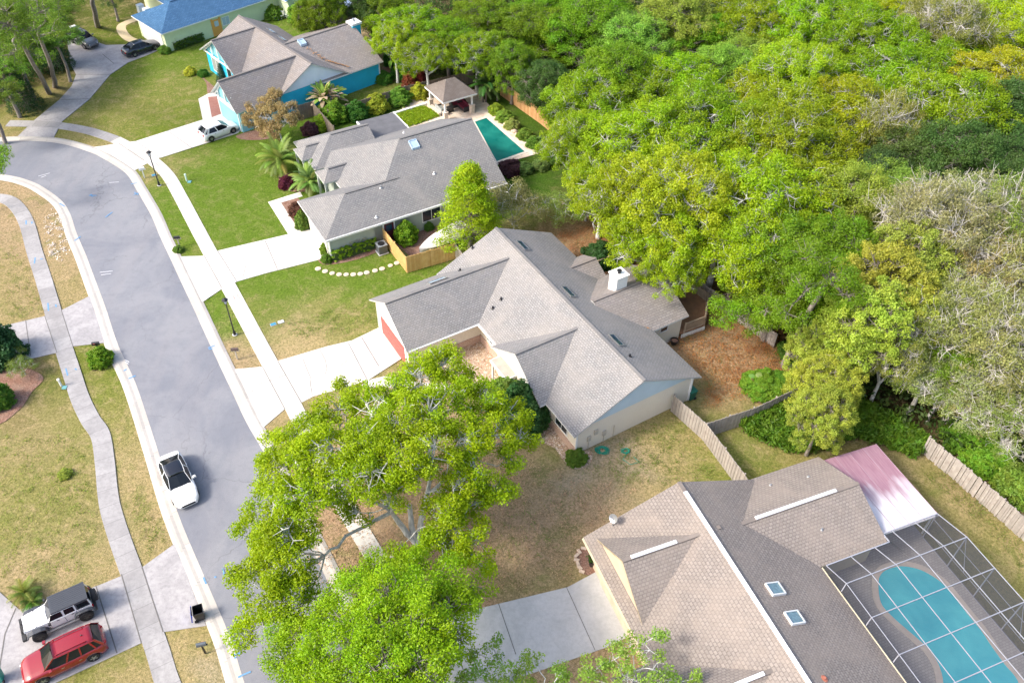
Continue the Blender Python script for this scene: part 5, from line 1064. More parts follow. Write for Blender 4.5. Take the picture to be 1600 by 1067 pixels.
w = at(349, 128); tree('coniferA', 'dwarf_conifer', (w.x, w.y, 0), (0.4, 0.4, 0.33), 0, (0.03, 0.10, 0.05), 'small dark cone-shaped evergreen against the turquoise house front', cat='shrub')
# ---------------------------------------------------------------- clipped hedges
def hedge(a, b, w, h, color, label, cat='hedge', k=240):
    a = at(*a); b = at(*b); d = (b-a); Ln = d.length; t = empty('hedge', (a+b)/2, math.atan2(d.y, d.x), label, cat)
    n = int(Ln*w*14+Ln*h*24); C = []
    for i in range(n):
        f = random.random(); x = random.uniform(-Ln/2, Ln/2)
        if f < 0.45: C.append((x, random.uniform(-w/2, w/2), h+random.uniform(-.06, .04)))
        elif f < 0.9: C.append((x, random.choice((-w/2, w/2)), random.uniform(0.1, h)))
        else: C.append((random.choice((-Ln/2, Ln/2)), random.uniform(-w/2, w/2), random.uniform(0.1, h)))
    o = bpy.data.objects.new('foliage', leaf_mesh('foliage', C, 0.15, 44, 0.05)); COL.objects.link(o); o.parent = t; o.color = rgba(color)
    mb = MB(); mb.box(-Ln/2+.1, Ln/2-.1, -w/2+.1, w/2-.1, 0, h-.12); mb.build('twig_core', plain('hedge_core', (0.05, 0.09, 0.02), 0.9), t); return t
hedge((520, 406), (586, 384), 1.1, 1.1, (0.22, 0.36, 0.02), 'long clipped green hedge along the garage wall of the sage house')
hedge((270, 78), (316, 62), 1.2, 1.0, (0.09, 0.17, 0.02), 'dark hedge along the pale green wall under the blue roof')
# raised square of lush grass behind the sage house
PQ = ats([(615, 181), (663, 167), (687, 182), (638, 199)], 0); cc = sum(PQ, Vector())/4
C = [tuple(PQ[0]*(1-a)*(1-b_)+PQ[1]*a*(1-b_)+PQ[2]*a*b_+PQ[3]*(1-a)*b_-cc+Vector((0, 0, 0.12))) for a, b_ in RNG.random((900, 2))]
o = bpy.data.objects.new('ornamental_grass', leaf_mesh('ornamental_grass', C, 0.22, 22, 0.09, aspect=0.3, up=0.2)); COL.objects.link(o); o.location = cc; o.color = (0.30, 0.42, 0.02, 1)
tag(o, 'square plot of bright grass-like plants between white walls by the pavilion', 'planting', kind='stuff')
# fern bed east of the fences and forest undergrowth
def scatter(name, poly, n, zr, r, k, size, color, aspect=0.3, label=None, cat=None, up=0.3):
    P = ats(poly); xs = [p.x for p in P]; ys = [p.y for p in P]; C = []
    def inside(x, y):
        c = False; j = len(P)-1
        for i in range(len(P)):
            if (P[i].y > y) != (P[j].y > y) and x < (P[j].x-P[i].x)*(y-P[i].y)/(P[j].y-P[i].y)+P[i].x: c = not c
            j = i
        return c
    while len(C) < n:
        x, y = random.uniform(min(xs), max(xs)), random.uniform(min(ys), max(ys))
        if inside(x, y): C.append((x, y, random.uniform(*zr)))
    o = bpy.data.objects.new(name, leaf_mesh(name, C, r, k, size, aspect=aspect, up=up)); COL.objects.link(o); o.color = rgba(color)
    tag(o, label, cat, kind='stuff'); return o
scatter('fern_bed', [(1155,668),(1200,642),(1260,615),(1340,630),(1420,670),(1452,698),(1425,715),(1380,695),(1330,685),(1290,702),(1240,708),(1190,690)], 1700, (0.1, 0.9), 0.4, 30, 0.17, (0.12, 0.23, 0.02), label='dense bed of tall green ferns behind the weathered fences', cat='ferns')
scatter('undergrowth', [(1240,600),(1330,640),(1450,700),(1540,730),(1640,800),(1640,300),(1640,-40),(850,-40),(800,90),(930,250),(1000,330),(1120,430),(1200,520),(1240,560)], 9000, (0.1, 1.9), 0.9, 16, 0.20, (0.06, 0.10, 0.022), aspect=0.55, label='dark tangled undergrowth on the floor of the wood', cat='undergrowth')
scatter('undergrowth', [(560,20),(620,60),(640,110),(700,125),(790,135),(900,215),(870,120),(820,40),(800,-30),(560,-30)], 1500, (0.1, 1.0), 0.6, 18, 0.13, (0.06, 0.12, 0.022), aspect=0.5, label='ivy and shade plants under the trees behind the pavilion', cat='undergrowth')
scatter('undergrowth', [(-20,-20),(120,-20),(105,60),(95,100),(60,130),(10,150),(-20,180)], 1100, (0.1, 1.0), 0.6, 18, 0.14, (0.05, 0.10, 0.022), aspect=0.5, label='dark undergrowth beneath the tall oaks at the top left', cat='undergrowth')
# ---------------------------------------------------------------- palms and big-leaved plants
def palm(px, py, h, fl, nf, label, color=(0.16, 0.26, 0.05), name='palm', droop=0.9, nl=30, lw=0.085, ll=0.40, cat='palm', trunk=0.11, stems=1):
    w = at(px, py); t = empty(name, (w.x, w.y, 0), random.uniform(0, 6), label, cat)
    for s_ in range(stems):
        a0 = 6.28*s_/stems; bx, by = (0.35*math.cos(a0), 0.35*math.sin(a0)) if stems > 1 else (0, 0); hh = h*random.uniform(0.8, 1.05) if stems > 1 else h
        mb = MB(); mb.tube((bx*.4, by*.4, 0), (bx, by, hh), trunk, trunk*.8, 9); mb.build('trunk', BARK, t)
        for i in range(nf):
            a = i*2.4+random.uniform(-.2, .2); el = math.radians(75-85*(i/nf)**0.8); f = fl*random.uniform(0.8, 1.1)
            mb = MB(); p = Vector((bx, by, hh)); d = Vector((math.cos(a)*math.cos(el), math.sin(a)*math.cos(el), math.sin(el))); st = f/9; prev = p; pts = [p]
            for q in range(9):
                d = (d+Vector((0, 0, -0.045*droop*(q+1)*0.6))).normalized(); prev = prev+d*st; pts.append(prev.copy())
            for q in range(9): mb.bar(pts[q], pts[q+1], 0.03*(1-q/12))
            side = d.cross(Vector((0, 0, 1))); side = Vector((-math.sin(a), math.cos(a), 0))
            for q in range(nl):
                u = 0.12+0.88*q/nl; fi = u*9; k = min(8, int(fi)); c = pts[k].lerp(pts[k+1], fi-k); dl = (pts[k+1]-pts[k]).normalized(); l_ = ll*math.sin(math.pi*min(1, 0.15+u*0.8))+0.08
                for sg in (1, -1):
                    e = c+(side*sg*0.85+dl*0.55+Vector((0, 0, -0.25))).normalized()*l_; wv = dl*lw
                    mb.face([c-wv*.5, c+wv*.5, e])
            o = mb.build('frond', LEAF, t); o.color = rgba(tuple(v*random.uniform(.8, 1.2) for v in color)); aa = o.data.attributes.new('tint', 'FLOAT_VECTOR', 'FACE'); aa.data.foreach_set('vector', np.tile(np.array([random.random(), random.random(), 0], np.float32), len(o.data.polygons)))
    return t
palm(440, 268, 1.7, 2.7, 24, 'full feather palm at the front corner of the sage house, higher one', (0.24, 0.33, 0.07), stems=2)
palm(487, 297, 1.4, 2.3, 22, 'feather palm in the front bed of the sage house, nearer one', (0.24, 0.36, 0.09), stems=2)
palm(757, 160, 2.4, 2.6, 16, 'dark green palm behind the pavilion, left one', (0.09, 0.17, 0.04), stems=2)
palm(777, 158, 2.4, 2.6, 16, 'dark green palm behind the pavilion, right one beside the fence', (0.11, 0.20, 0.05), stems=1)
palm(856, 240, 1.7, 1.6, 20, 'grey-green weeping palm-like plant at the end of the terrace', (0.15, 0.23, 0.08), droop=1.8, lw=0.03, ll=0.35, stems=2, trunk=0.05)
palm(42, 930, 0.35, 1.25, 30, 'sago palm beside the white off-roader, upper one', (0.22, 0.27, 0.05), name='sago_palm', nl=22, ll=0.2, lw=0.035, trunk=0.14)
palm(52, 942, 0.2, 0.9, 20, 'smaller darker sago palm tucked behind the off-roader bonnet', (0.10, 0.18, 0.03), name='sago_palm', nl=20, ll=0.18, lw=0.035, trunk=0.1)
def broadleaf(px, py, h, n, ll, color, dead, label, name, lean=0.5):
    """banana-like plant: big paddle leaves on stalks"""
    w = at(px, py); t = empty(name, (w.x, w.y, 0), 0, label, 'plant'); mb = MB(); mb.tube((0, 0, 0), (0, 0, h*.8), 0.12, 0.07, 8); mb.build('stem', BARK, t)
    for i in range(n):
        a = i*2.4; el = random.uniform(0.5, 1.4) if n > 20 else random.uniform(0.2, 1.3); z0 = h*random.uniform(.5, 1.0); c = Vector((0, 0, z0)); d = Vector((math.cos(a)*math.cos(el), math.sin(a)*math.cos(el), math.sin(el)))
        side = Vector((-math.sin(a), math.cos(a), 0)); mb = MB(); prev = None; cur = c+d*ll*0.25; mb.bar(c, cur, 0.04)
        for q in range(8):
            wd = 0.26*math.sin(math.pi*(0.08+0.88*q/7)); L0 = (cur-side*wd, cur, cur+side*wd)
            if prev: mb.face([prev[0], prev[1], L0[1], L0[0]]); mb.face([prev[1], prev[2], L0[2], L0[1]])
            prev = tuple(x.copy() for x in L0); d = (d+Vector((0, 0, -0.16))).normalized(); cur = cur+d*ll*0.75/7
        o = mb.build('leaf', LEAF, t); o.color = rgba(dead if random.random() < lean else color); aa = o.data.attributes.new('tint', 'FLOAT_VECTOR', 'FACE'); aa.data.foreach_set('vector', np.tile(np.array([random.random(), random.random(), 0], np.float32), len(o.data.polygons)))
    return t
broadleaf(508, 172, 1.5, 46, 2.3, (0.36, 0.50, 0.09), (0.62, 0.48, 0.34), 'half-dead bird-of-paradise with drooping tan leaves before the turquoise wall', 'bird_of_paradise')
broadleaf(523, 168, 1.3, 30, 2.0, (0.26, 0.38, 0.07), (0.48, 0.34, 0.25), 'greener clump right of the half-dead bird-of-paradise', 'bird_of_paradise', 0.35)
broadleaf(612, 112, 2.4, 8, 2.6, (0.22, 0.38, 0.06), (0.55, 0.50, 0.10), 'single banana plant at the back corner of the turquoise house', 'banana_plant', 0.2)
broadleaf(1178, 606, 0.9, 8, 0.8, (0.25, 0.40, 0.10), (0.50, 0.28, 0.18), 'small banana plant with dry brown leaves in the brown yard', 'banana_plant', 0.5)

# fallen leaves and weeds lying in the lawns
for poly, n, c in (([(1040,520),(1060,470),(1150,480),(1225,520),(1240,590),(1160,620),(1100,640),(1095,590)], 1500, (0.40,0.19,0.07)), ([(870,365),(940,350),(990,335),(1040,340),(960,400),(900,400)], 700, (0.38,0.18,0.08)), ([(650,690),(780,690),(900,750),(1000,760),(930,830),(890,905),(740,940),(600,960),(480,900),(500,760)], 1500, (0.48,0.33,0.20))):
    scatter('fallen_leaves', poly, n, (0.0, 0.03), 0.45, 9, 0.055, c, aspect=0.6, label='brown fallen leaves lying in the grass', cat='fallen leaves', up=2.5)
for poly, n, c in (([(840,670),(900,740),(1000,760),(1130,745),(1100,700),(1060,650),(1000,670),(905,735)], 260, (0.16,0.24,0.03)), ([(640,700),(780,690),(920,770),(900,850),(740,930),(640,900)], 240, (0.15,0.23,0.03)), ([(0,680),(120,680),(145,760),(150,830),(140,890),(0,900)], 380, (0.22,0.30,0.04)), ([(215,760),(240,800),(262,850),(228,868),(205,790)], 60, (0.20,0.27,0.04)), ([(430,510),(470,530),(545,520),(590,505),(575,470),(500,490)], 150, (0.16,0.27,0.03)), ([(20,380),(45,420),(70,490),(10,500),(0,400)], 110, (0.20,0.27,0.04)), ([(1440,740),(1480,740),(1600,850),(1600,900),(1520,810)], 200, (0.2,0.24,0.05))):
    scatter('weed_tufts', poly, n, (0.0, 0.04), 0.28, 14, 0.06, c, aspect=0.3, label='scattered green weeds growing in the dry lawn', cat='weeds', up=0.6)

scatter('pale_litter', [(66,330),(92,325),(112,395),(100,410),(78,400)], 70, (0.0, 0.02), 0.25, 10, 0.06, (0.75,0.70,0.66), aspect=0.8, label='pale chips scattered on the bare verge inside the bend', cat='litter', up=3)
small('bushA', 'garden_shrub', 1535, 722, .8, (0.12,0.24,0.02), 'bright green bush leaning over the bleached fence, nearer one', sz=.5)
small('bushB', 'garden_shrub', 1500, 690, .7, (0.10,0.20,0.02), 'green bush behind the upper end of the bleached fence', sz=.45)
small('bushA', 'garden_shrub', 1590, 770, .8, (0.14,0.22,0.03), 'olive bush behind the bleached fence at the right edge', sz=.6)
small('bushB', 'low_shrub', 279, 392, .22, (0.12,0.20,0.03), 'small plant at the foot of the black mailbox on the green verge', sz=.12)
# ================================================================== VEHICLES
def car_paint(name, c, rough=0.25): return plain(name, c, rough, var=0.02, coat=0.8)
TYRE = plain('tyre_rubber', (0.02, 0.02, 0.022), 0.8, var=0.05); RIM = plain('alloy_rim', (0.45, 0.46, 0.48), 0.3, metal=0.7, var=0.02); RIMD = plain('black_rim', (0.03, 0.03, 0.03), 0.4, var=0.02)
CGLASS = plain('tinted_glass', (0.010, 0.013, 0.017), 0.06, var=0.0, spec=0.4); CLAMP = plain('clear_lamp', (0.6, 0.62, 0.65), 0.1, var=0.0, spec=0.9); RLAMP = plain('red_lamp', (0.45, 0.01, 0.01), 0.2, var=0.0); PLAST = plain('black_plastic', (0.03, 0.03, 0.032), 0.6, var=0.05); CHROME = plain('chrome', (0.7, 0.7, 0.7), 0.15, metal=1.0, var=0.0)
def interp(T, x):
    for (a, va), (b_, vb) in zip(T[:-1], T[1:]):
        if x <= b_: 
            t = max(0, (x-a)/(b_-a)); return va+(vb-va)*(3*t*t-2*t*t*t if False else t)
    return T[-1][1]
def wheel(t, x, y, r, w, rim, side, spare=False):
    mb = MB(); n = 22; prof = [(r*.62, -w/2), (r*.93, -w/2), (r, -w*.3), (r, w*.3), (r*.93, w/2), (r*.62, w/2)]
    for (r0, a), (r1, b_) in zip(prof[:-1], prof[1:]):
        for i in range(n):
            p, q = 6.28318*i/n, 6.28318*(i+1)/n
            mb.face([(r0*math.cos(p), a, r0*math.sin(p)), (r0*math.cos(q), a, r0*math.sin(q)), (r1*math.cos(q), b_, r1*math.sin(q)), (r1*math.cos(p), b_, r1*math.sin(p))], 0, None, True)
    o = mb.build('wheel', TYRE, t, (x, y, r)); mb = MB()
    mb.tube((0, -w*.2, 0), (0, side*w*.38, 0), r*.63, r*.63, 18, 1); mb.tube((0, 0, 0), (0, side*w*.47, 0), r*.16, r*.13, 8, 0)
    for i in range(5): 
        a = 6.28318*i/5; mb.bar((0, side*w*.42, 0), (r*.6*math.cos(a), side*w*.44, r*.6*math.sin(a)), r*.17, 0.03, 0, (0, 1, 0))
    mb.tube((0, side*w*.3, 0), (0, side*w*.45, 0), r*.64, r*.60, 18, 0, cap=False)
    mb.build('rim', [rim, RIMD], o); return o
def make_car(name, loc, rz, label, cat, S):
    t = empty(name, loc, rz, label, cat); Ln, Wd = S['L'], S['W']; hw = Wd/2; P = S['paint']; wb = S['wb']; xf, xr = S['xf'], S['xf']-wb; wr = S.get('wr', .33); sill = S.get('sill', .22)
    top = S['top']; wid = S['wid']; n = 46; xs = [-Ln/2+Ln*i/n for i in range(n+1)]; mb = MB(); rings = []
    for x in xs:
        h = interp(top, x); w = hw*interp(wid, x); zb = sill+S.get('up', .06)*max(0, abs(x)/(Ln/2)-.75)*4
        for wx in (xf, xr):
            d = abs(x-wx); a = wr+0.07
            if d < a: zb = max(zb, math.sqrt(a*a-d*d)+wr*0.95)
        zb = min(zb, h-0.12); zm = max(zb+0.02, 0.55*h+0.12); zm = min(zm, h-0.06)
        c = S.get('crown', .04)
        rings.append([(x, 0, h+c), (x, w*.55, h+c*.75), (x, w*.86, h), (x, w*.965, h-.05), (x, w, zm), (x, w*.985, (zm+zb)/2), (x, w*.96, zb), (x, w*.6, max(zb, sill)-.02)])
    def mir(p): return (p[0], -p[1], p[2])
    for a, b_ in zip(rings[:-1], rings[1:]):
        for j in range(7):
            mb.face([a[j], b_[j], b_[j+1], a[j+1]], 0, None, True); mb.face([mir(a[j]), mir(a[j+1]), mir(b_[j+1]), mir(b_[j])], 0, None, True)
        mb.face([a[7], b_[7], mir(b_[7]), mir(a[7])], 0)
    for r_ in (rings[0], rings[-1]): mb.face(r_+[mir(p) for p in r_[::-1]][:-1])
    body = mb.build('body', P, t, merge=True)
    # greenhouse: base outline at belt, top outline at roof
    g = S['gh']; xb0, xb1, xt0, xt1 = g['base'][0], g['base'][1], g['top'][0], g['top'][1]; zb_, zt = g['z']; wb_, wt = g['w']
    bz = lambda x: interp(top, x)+0.0
    fb = [(xb0, -wb_*.86, bz(xb0)), (xb0, wb_*.86, bz(xb0)), (xb1, wb_*.88, bz(xb1)), (xb1, -wb_*.88, bz(xb1))]   # rear, front corners at belt
    ft = [(xt0, -wt*.93, zt-.03), (xt0, wt*.93, zt-.03), (xt1, wt*.93, zt-.03), (xt1, -wt*.93, zt-.03)]
    xm = (xb0+xb1)/2; mb = MB(); n = 8
    def side_pts(f, wmid):
        a, b_ = Vector(f[1]), Vector(f[2]); return [Vector((a.x+(b_.x-a.x)*i/n, a.y+(b_.y-a.y)*i/n+(wmid-a.y)*math.sin(math.pi*i/n)**.5 if 0 < i < n else a.y+(b_.y-a.y)*i/n, (a.z+(b_.z-a.z)*i/n)+g.get('arch', .04)*math.sin(math.pi*i/n)*(1 if f is ft else 0))) for i in range(n+1)]
    sb = side_pts(fb, wb_); st = side_pts(ft, wt); 
    for p in sb: p.z = bz(p.x)-0.02
    my = lambda v: Vector((v.x, -v.y, v.z))
    gl = MB()
    for i in range(n):
        gl.face([sb[i], sb[i+1], st[i+1], st[i]], 0, None, True); gl.face([my(sb[i]), my(st[i]), my(st[i+1]), my(sb[i+1])], 0, None, True)
    gl.build('side_window', CGLASS, t, merge=True)
    cr_ = 0.05
    gl = MB(); gl.face([sb[n], sb[n].lerp(my(sb[n]), .5)+Vector((.07, 0, 0)), st[n].lerp(my(st[n]), .5)+Vector((.05, 0, .02)), st[n]]); gl.face([sb[n].lerp(my(sb[n]), .5)+Vector((.07, 0, 0)), my(sb[n]), my(st[n]), st[n].lerp(my(st[n]), .5)+Vector((.05, 0, .02))]); gl.build('windscreen', CGLASS, t)
    gl = MB(); gl.face([sb[0], st[0], st[0].lerp(my(st[0]), .5)+Vector((-.04, 0, .02)), sb[0].lerp(my(sb[0]), .5)+Vector((-.05, 0, 0))]); gl.face([my(sb[0]), sb[0].lerp(my(sb[0]), .5)+Vector((-.05, 0, 0)), st[0].lerp(my(st[0]), .5)+Vector((-.04, 0, .02)), my(st[0])]); gl.build('rear_window', CGLASS, t)
    mb = MB(); RP = S.get('roofpaint', P)
    for i in range(n):
        a, b_ = st[i], st[i+1]; ce = lambda v, k, dz: Vector((v.x, v.y*k, v.z+dz))
        for k0, d0, k1, d1 in ((1.01, -.02, .97, .02), (.97, .02, .6, .045), (.6, .045, 0, .06)):
            mb.face([ce(a, k0, d0), ce(b_, k0, d0), ce(b_, k1, d1), ce(a, k1, d1)], 0, None, True); mb.face([my(ce(a, k0, d0)), my(ce(a, k1, d1)), my(ce(b_, k1, d1)), my(ce(b_, k0, d0))], 0, None, True)
    for e in (st[0], st[n]): mb.face([ce(e, 1.01, -.02), ce(e, .97, .02), ce(e, .6, .045), ce(e, 0, .06), my(ce(e, .6, .045)), my(ce(e, .97, .02)), my(ce(e, 1.01, -.02))])
    mb.build('roof', RP, t, merge=True)
    pm = MB()
    for sgn in (1, -1):
        f = (lambda v: v) if sgn == 1 else my
        for ip, wd in g.get('pillars', ((0, .12), (4, .07), (n, .07))):
            a, b_ = f(sb[ip]), f(st[ip]); o_ = Vector((0, sgn*.012, 0)); pm.bar(a+o_, b_+o_, wd, .03, 0, (0, 1, 0))
        for i in range(n): pm.bar(f(st[i])+Vector((0, sgn*.012, -.02)), f(st[i+1])+Vector((0, sgn*.012, -.02)), .05, .03, 0)
    pm.build('pillar', S.get('pillarpaint', P), t)
    for x in (xf, xr):
        for s in (1, -1): wheel(t, x, s*(hw-.11), wr, .22, S.get('rim', RIM), s)
    for s in (1, -1):
        h1 = interp(top, Ln/2-.12); w1 = hw*interp(wid, Ln/2-.12)
        mb = MB(); mb.bar((Ln/2-.32, s*(w1*.93), h1-.10), (Ln/2-.05, s*(w1*.66), h1-.14), .16, .13); mb.build('headlight', CLAMP, t)
        h1 = interp(top, -Ln/2+.08); w1 = hw*interp(wid, -Ln/2+.1); mb = MB(); mb.bar((-Ln/2+.22, s*(w1*.95), h1-.13), (-Ln/2+.0, s*(w1*.62), h1-.15), .12, .16); mb.build('tail_light', RLAMP, t)
        mx_ = xb1-.35; mb = MB(); c = Vector((mx_, s*(hw+.10), bz(mx_)+.10)); mb.bar(c-Vector((.09, 0, 0)), c+Vector((.07, s*.03, 0)), .2, .13); mb.bar(c-Vector((0, s*.15, .04)), c, .05); mb.build('wing_mirror', S.get('mirror', P), t)
        mb = MB()
        for hx in S.get('handles', (.25, -.75)): mb.bar((hx, s*(hw*.985+.01), .8), (hx-.18, s*(hw*.985+.01), .8), .03, .03)
        mb.build('door_handle', CHROME, t)
    mb = MB(); mb.box(Ln/2-.05, Ln/2+.012, -hw*.5, hw*.5, .33, .5); mb.build('grille', PLAST, t)
    return t
def pose(pf, pr, side, wb, xf, hw, z=0.33):
    """from the pixel of the near-side front and rear wheels to the car's origin and heading; side=+1 if they are its left wheels"""
    a, b_ = at(*pf, z), at(*pr, z); d = (a-b_); d.z = 0; d.normalize(); left = Vector((-d.y, d.x, 0)); m = (a+b_)/2; m.z = 0
    c = m-left*side*(hw-.05); o = c-d*(xf-wb/2); return o, math.atan2(d.y, d.x)
SEDAN = dict(L=4.85, W=1.85, wb=2.85, xf=1.45, wr=.34, top=[(-2.43, .62), (-2.3, .98), (-1.7, 1.06), (-1, 1.02), (0.9, .96), (1.6, .86), (2.2, .70), (2.43, .48)], wid=[(-2.43, .70), (-2.2, .90), (-1.5, 1), (1.4, 1), (2.1, .90), (2.43, .66)],
  gh=dict(base=(-1.95, 1.15), top=(-1.05, .28), z=(.98, 1.44), w=(.87, .60), arch=.03), crown=.05)
o_, rz = at(272, 752), None
a_, b_ = at(260, 712, .6), at(292, 786, .6); dd = (b_-a_).normalized(); mid_ = (a_+b_)/2; 
S = dict(SEDAN, paint=car_paint('pearl_white', (0.80, 0.80, 0.79)), roofpaint=plain('black_glass_roof', (0.008, 0.008, 0.012), 0.04, var=0, spec=0.9))
make_car('parked_car', (mid_.x+.1, mid_.y, 0), math.atan2(dd.y, dd.x), 'white sedan with black glass roof parked on the road at the left kerb', 'car', S)
S = dict(SEDAN, paint=car_paint('black_blue', (0.012, 0.016, 0.028)), L=4.85)
c, rz = pose((243, 75), (211, 86), -1, 2.85, 1.45, .92); make_car('parked_car', c, rz, 'black sedan parked nose to the blue-roof house garage', 'car', S)
HATCH = dict(L=4.3, W=1.80, wb=2.7, xf=1.3, wr=.33, top=[(-2.15, .60), (-2.08, 1.0), (-1.5, 1.02), (0.7, .98), (1.4, .90), (1.95, .74), (2.15, .50)], wid=[(-2.15, .84), (-1.9, .96), (-1.2, 1), (1.2, 1), (1.85, .92), (2.15, .72)],
  gh=dict(base=(-2.02, 1.05), top=(-1.55, .2), z=(1, 1.48), w=(.87, .62), arch=.04, pillars=((0, .3), (1, .2), (4, .08), (8, .08))), crown=.04, paint=car_paint('pearl_white', (0.8, 0.8, 0.79)))
c, rz = pose((366, 204), (329.5, 218), -1, 2.7, 1.3, .9); make_car('parked_car', c, rz, 'white hatchback parked on the driveway of the turquoise house', 'car', HATCH)
SUV = dict(L=4.75, W=1.86, wb=2.86, xf=1.4, wr=.36, sill=.27, top=[(-2.37, .62), (-2.32, 1.1), (-1.8, 1.14), (0.8, 1.10), (1.2, 1.06), (1.9, .98), (2.25, .84), (2.37, .55)], wid=[(-2.37, .82), (-2.1, .96), (-1.4, 1), (1.3, 1), (2.0, .94), (2.37, .74)],
  gh=dict(base=(-2.25, 1.12), top=(-1.9, .38), z=(1.1, 1.68), w=(.88, .64), arch=.04, pillars=((0, .16), (3, .07), (5, .07), (8, .08))), crown=.05)
S = dict(SUV, paint=car_paint('deep_red', (0.26, 0.006, 0.014), 0.2), gh=dict(SUV['gh'], pillars=((0, .16), (1, .10), (3, .09), (5, .09), (8, .08))))
c, rz = pose((68, 1064), (147, 1027), 1, 2.86, 1.4, .93); RED = make_car('parked_car', c, rz, 'dark red sport utility car on the old driveway at the bottom left', 'car', S)
for s in (1, -1): mb = MB(); mb.bar((-1.5, s*.52, 1.80), (.2, s*.53, 1.78), .05); mb.bar((-1.5, s*.52, 1.70), (-1.45, s*.52, 1.8), .05); mb.bar((.15, s*.53, 1.70), (.2, s*.53, 1.78), .05); mb.build('roof_rail', S['paint'], RED)
mb = MB(); mb.bar((-1.3, 0, 1.77), (-1.38, 0, 1.81), .05, .04); mb.build('aerial_fin', PLAST, RED)
S = dict(SUV, paint=car_paint('gunmetal', (0.10, 0.105, 0.11)))
c, rz = pose((132, 74), (112, 64), -1, 2.86, 1.4, .93); G_ = make_car('parked_car', c, rz, 'grey sport utility car with roof rack under the tall oak at the top left', 'car', S)
for s in (1, -1): mb = MB(); mb.bar((-1.6, s*.52, 1.82), (.2, s*.53, 1.80), .05); mb.build('roof_rail', PLAST, G_)
for x in (-1.2, -.2): mb = MB(); mb.bar((x, -.55, 1.84), (x, .55, 1.84), .06); mb.build('cross_bar', PLAST, G_)
mb = MB(); mb.box(-1.9, -1.5, -.35, .35, 1.75, 1.95); mb.build('roof_load', WHITE, G_)
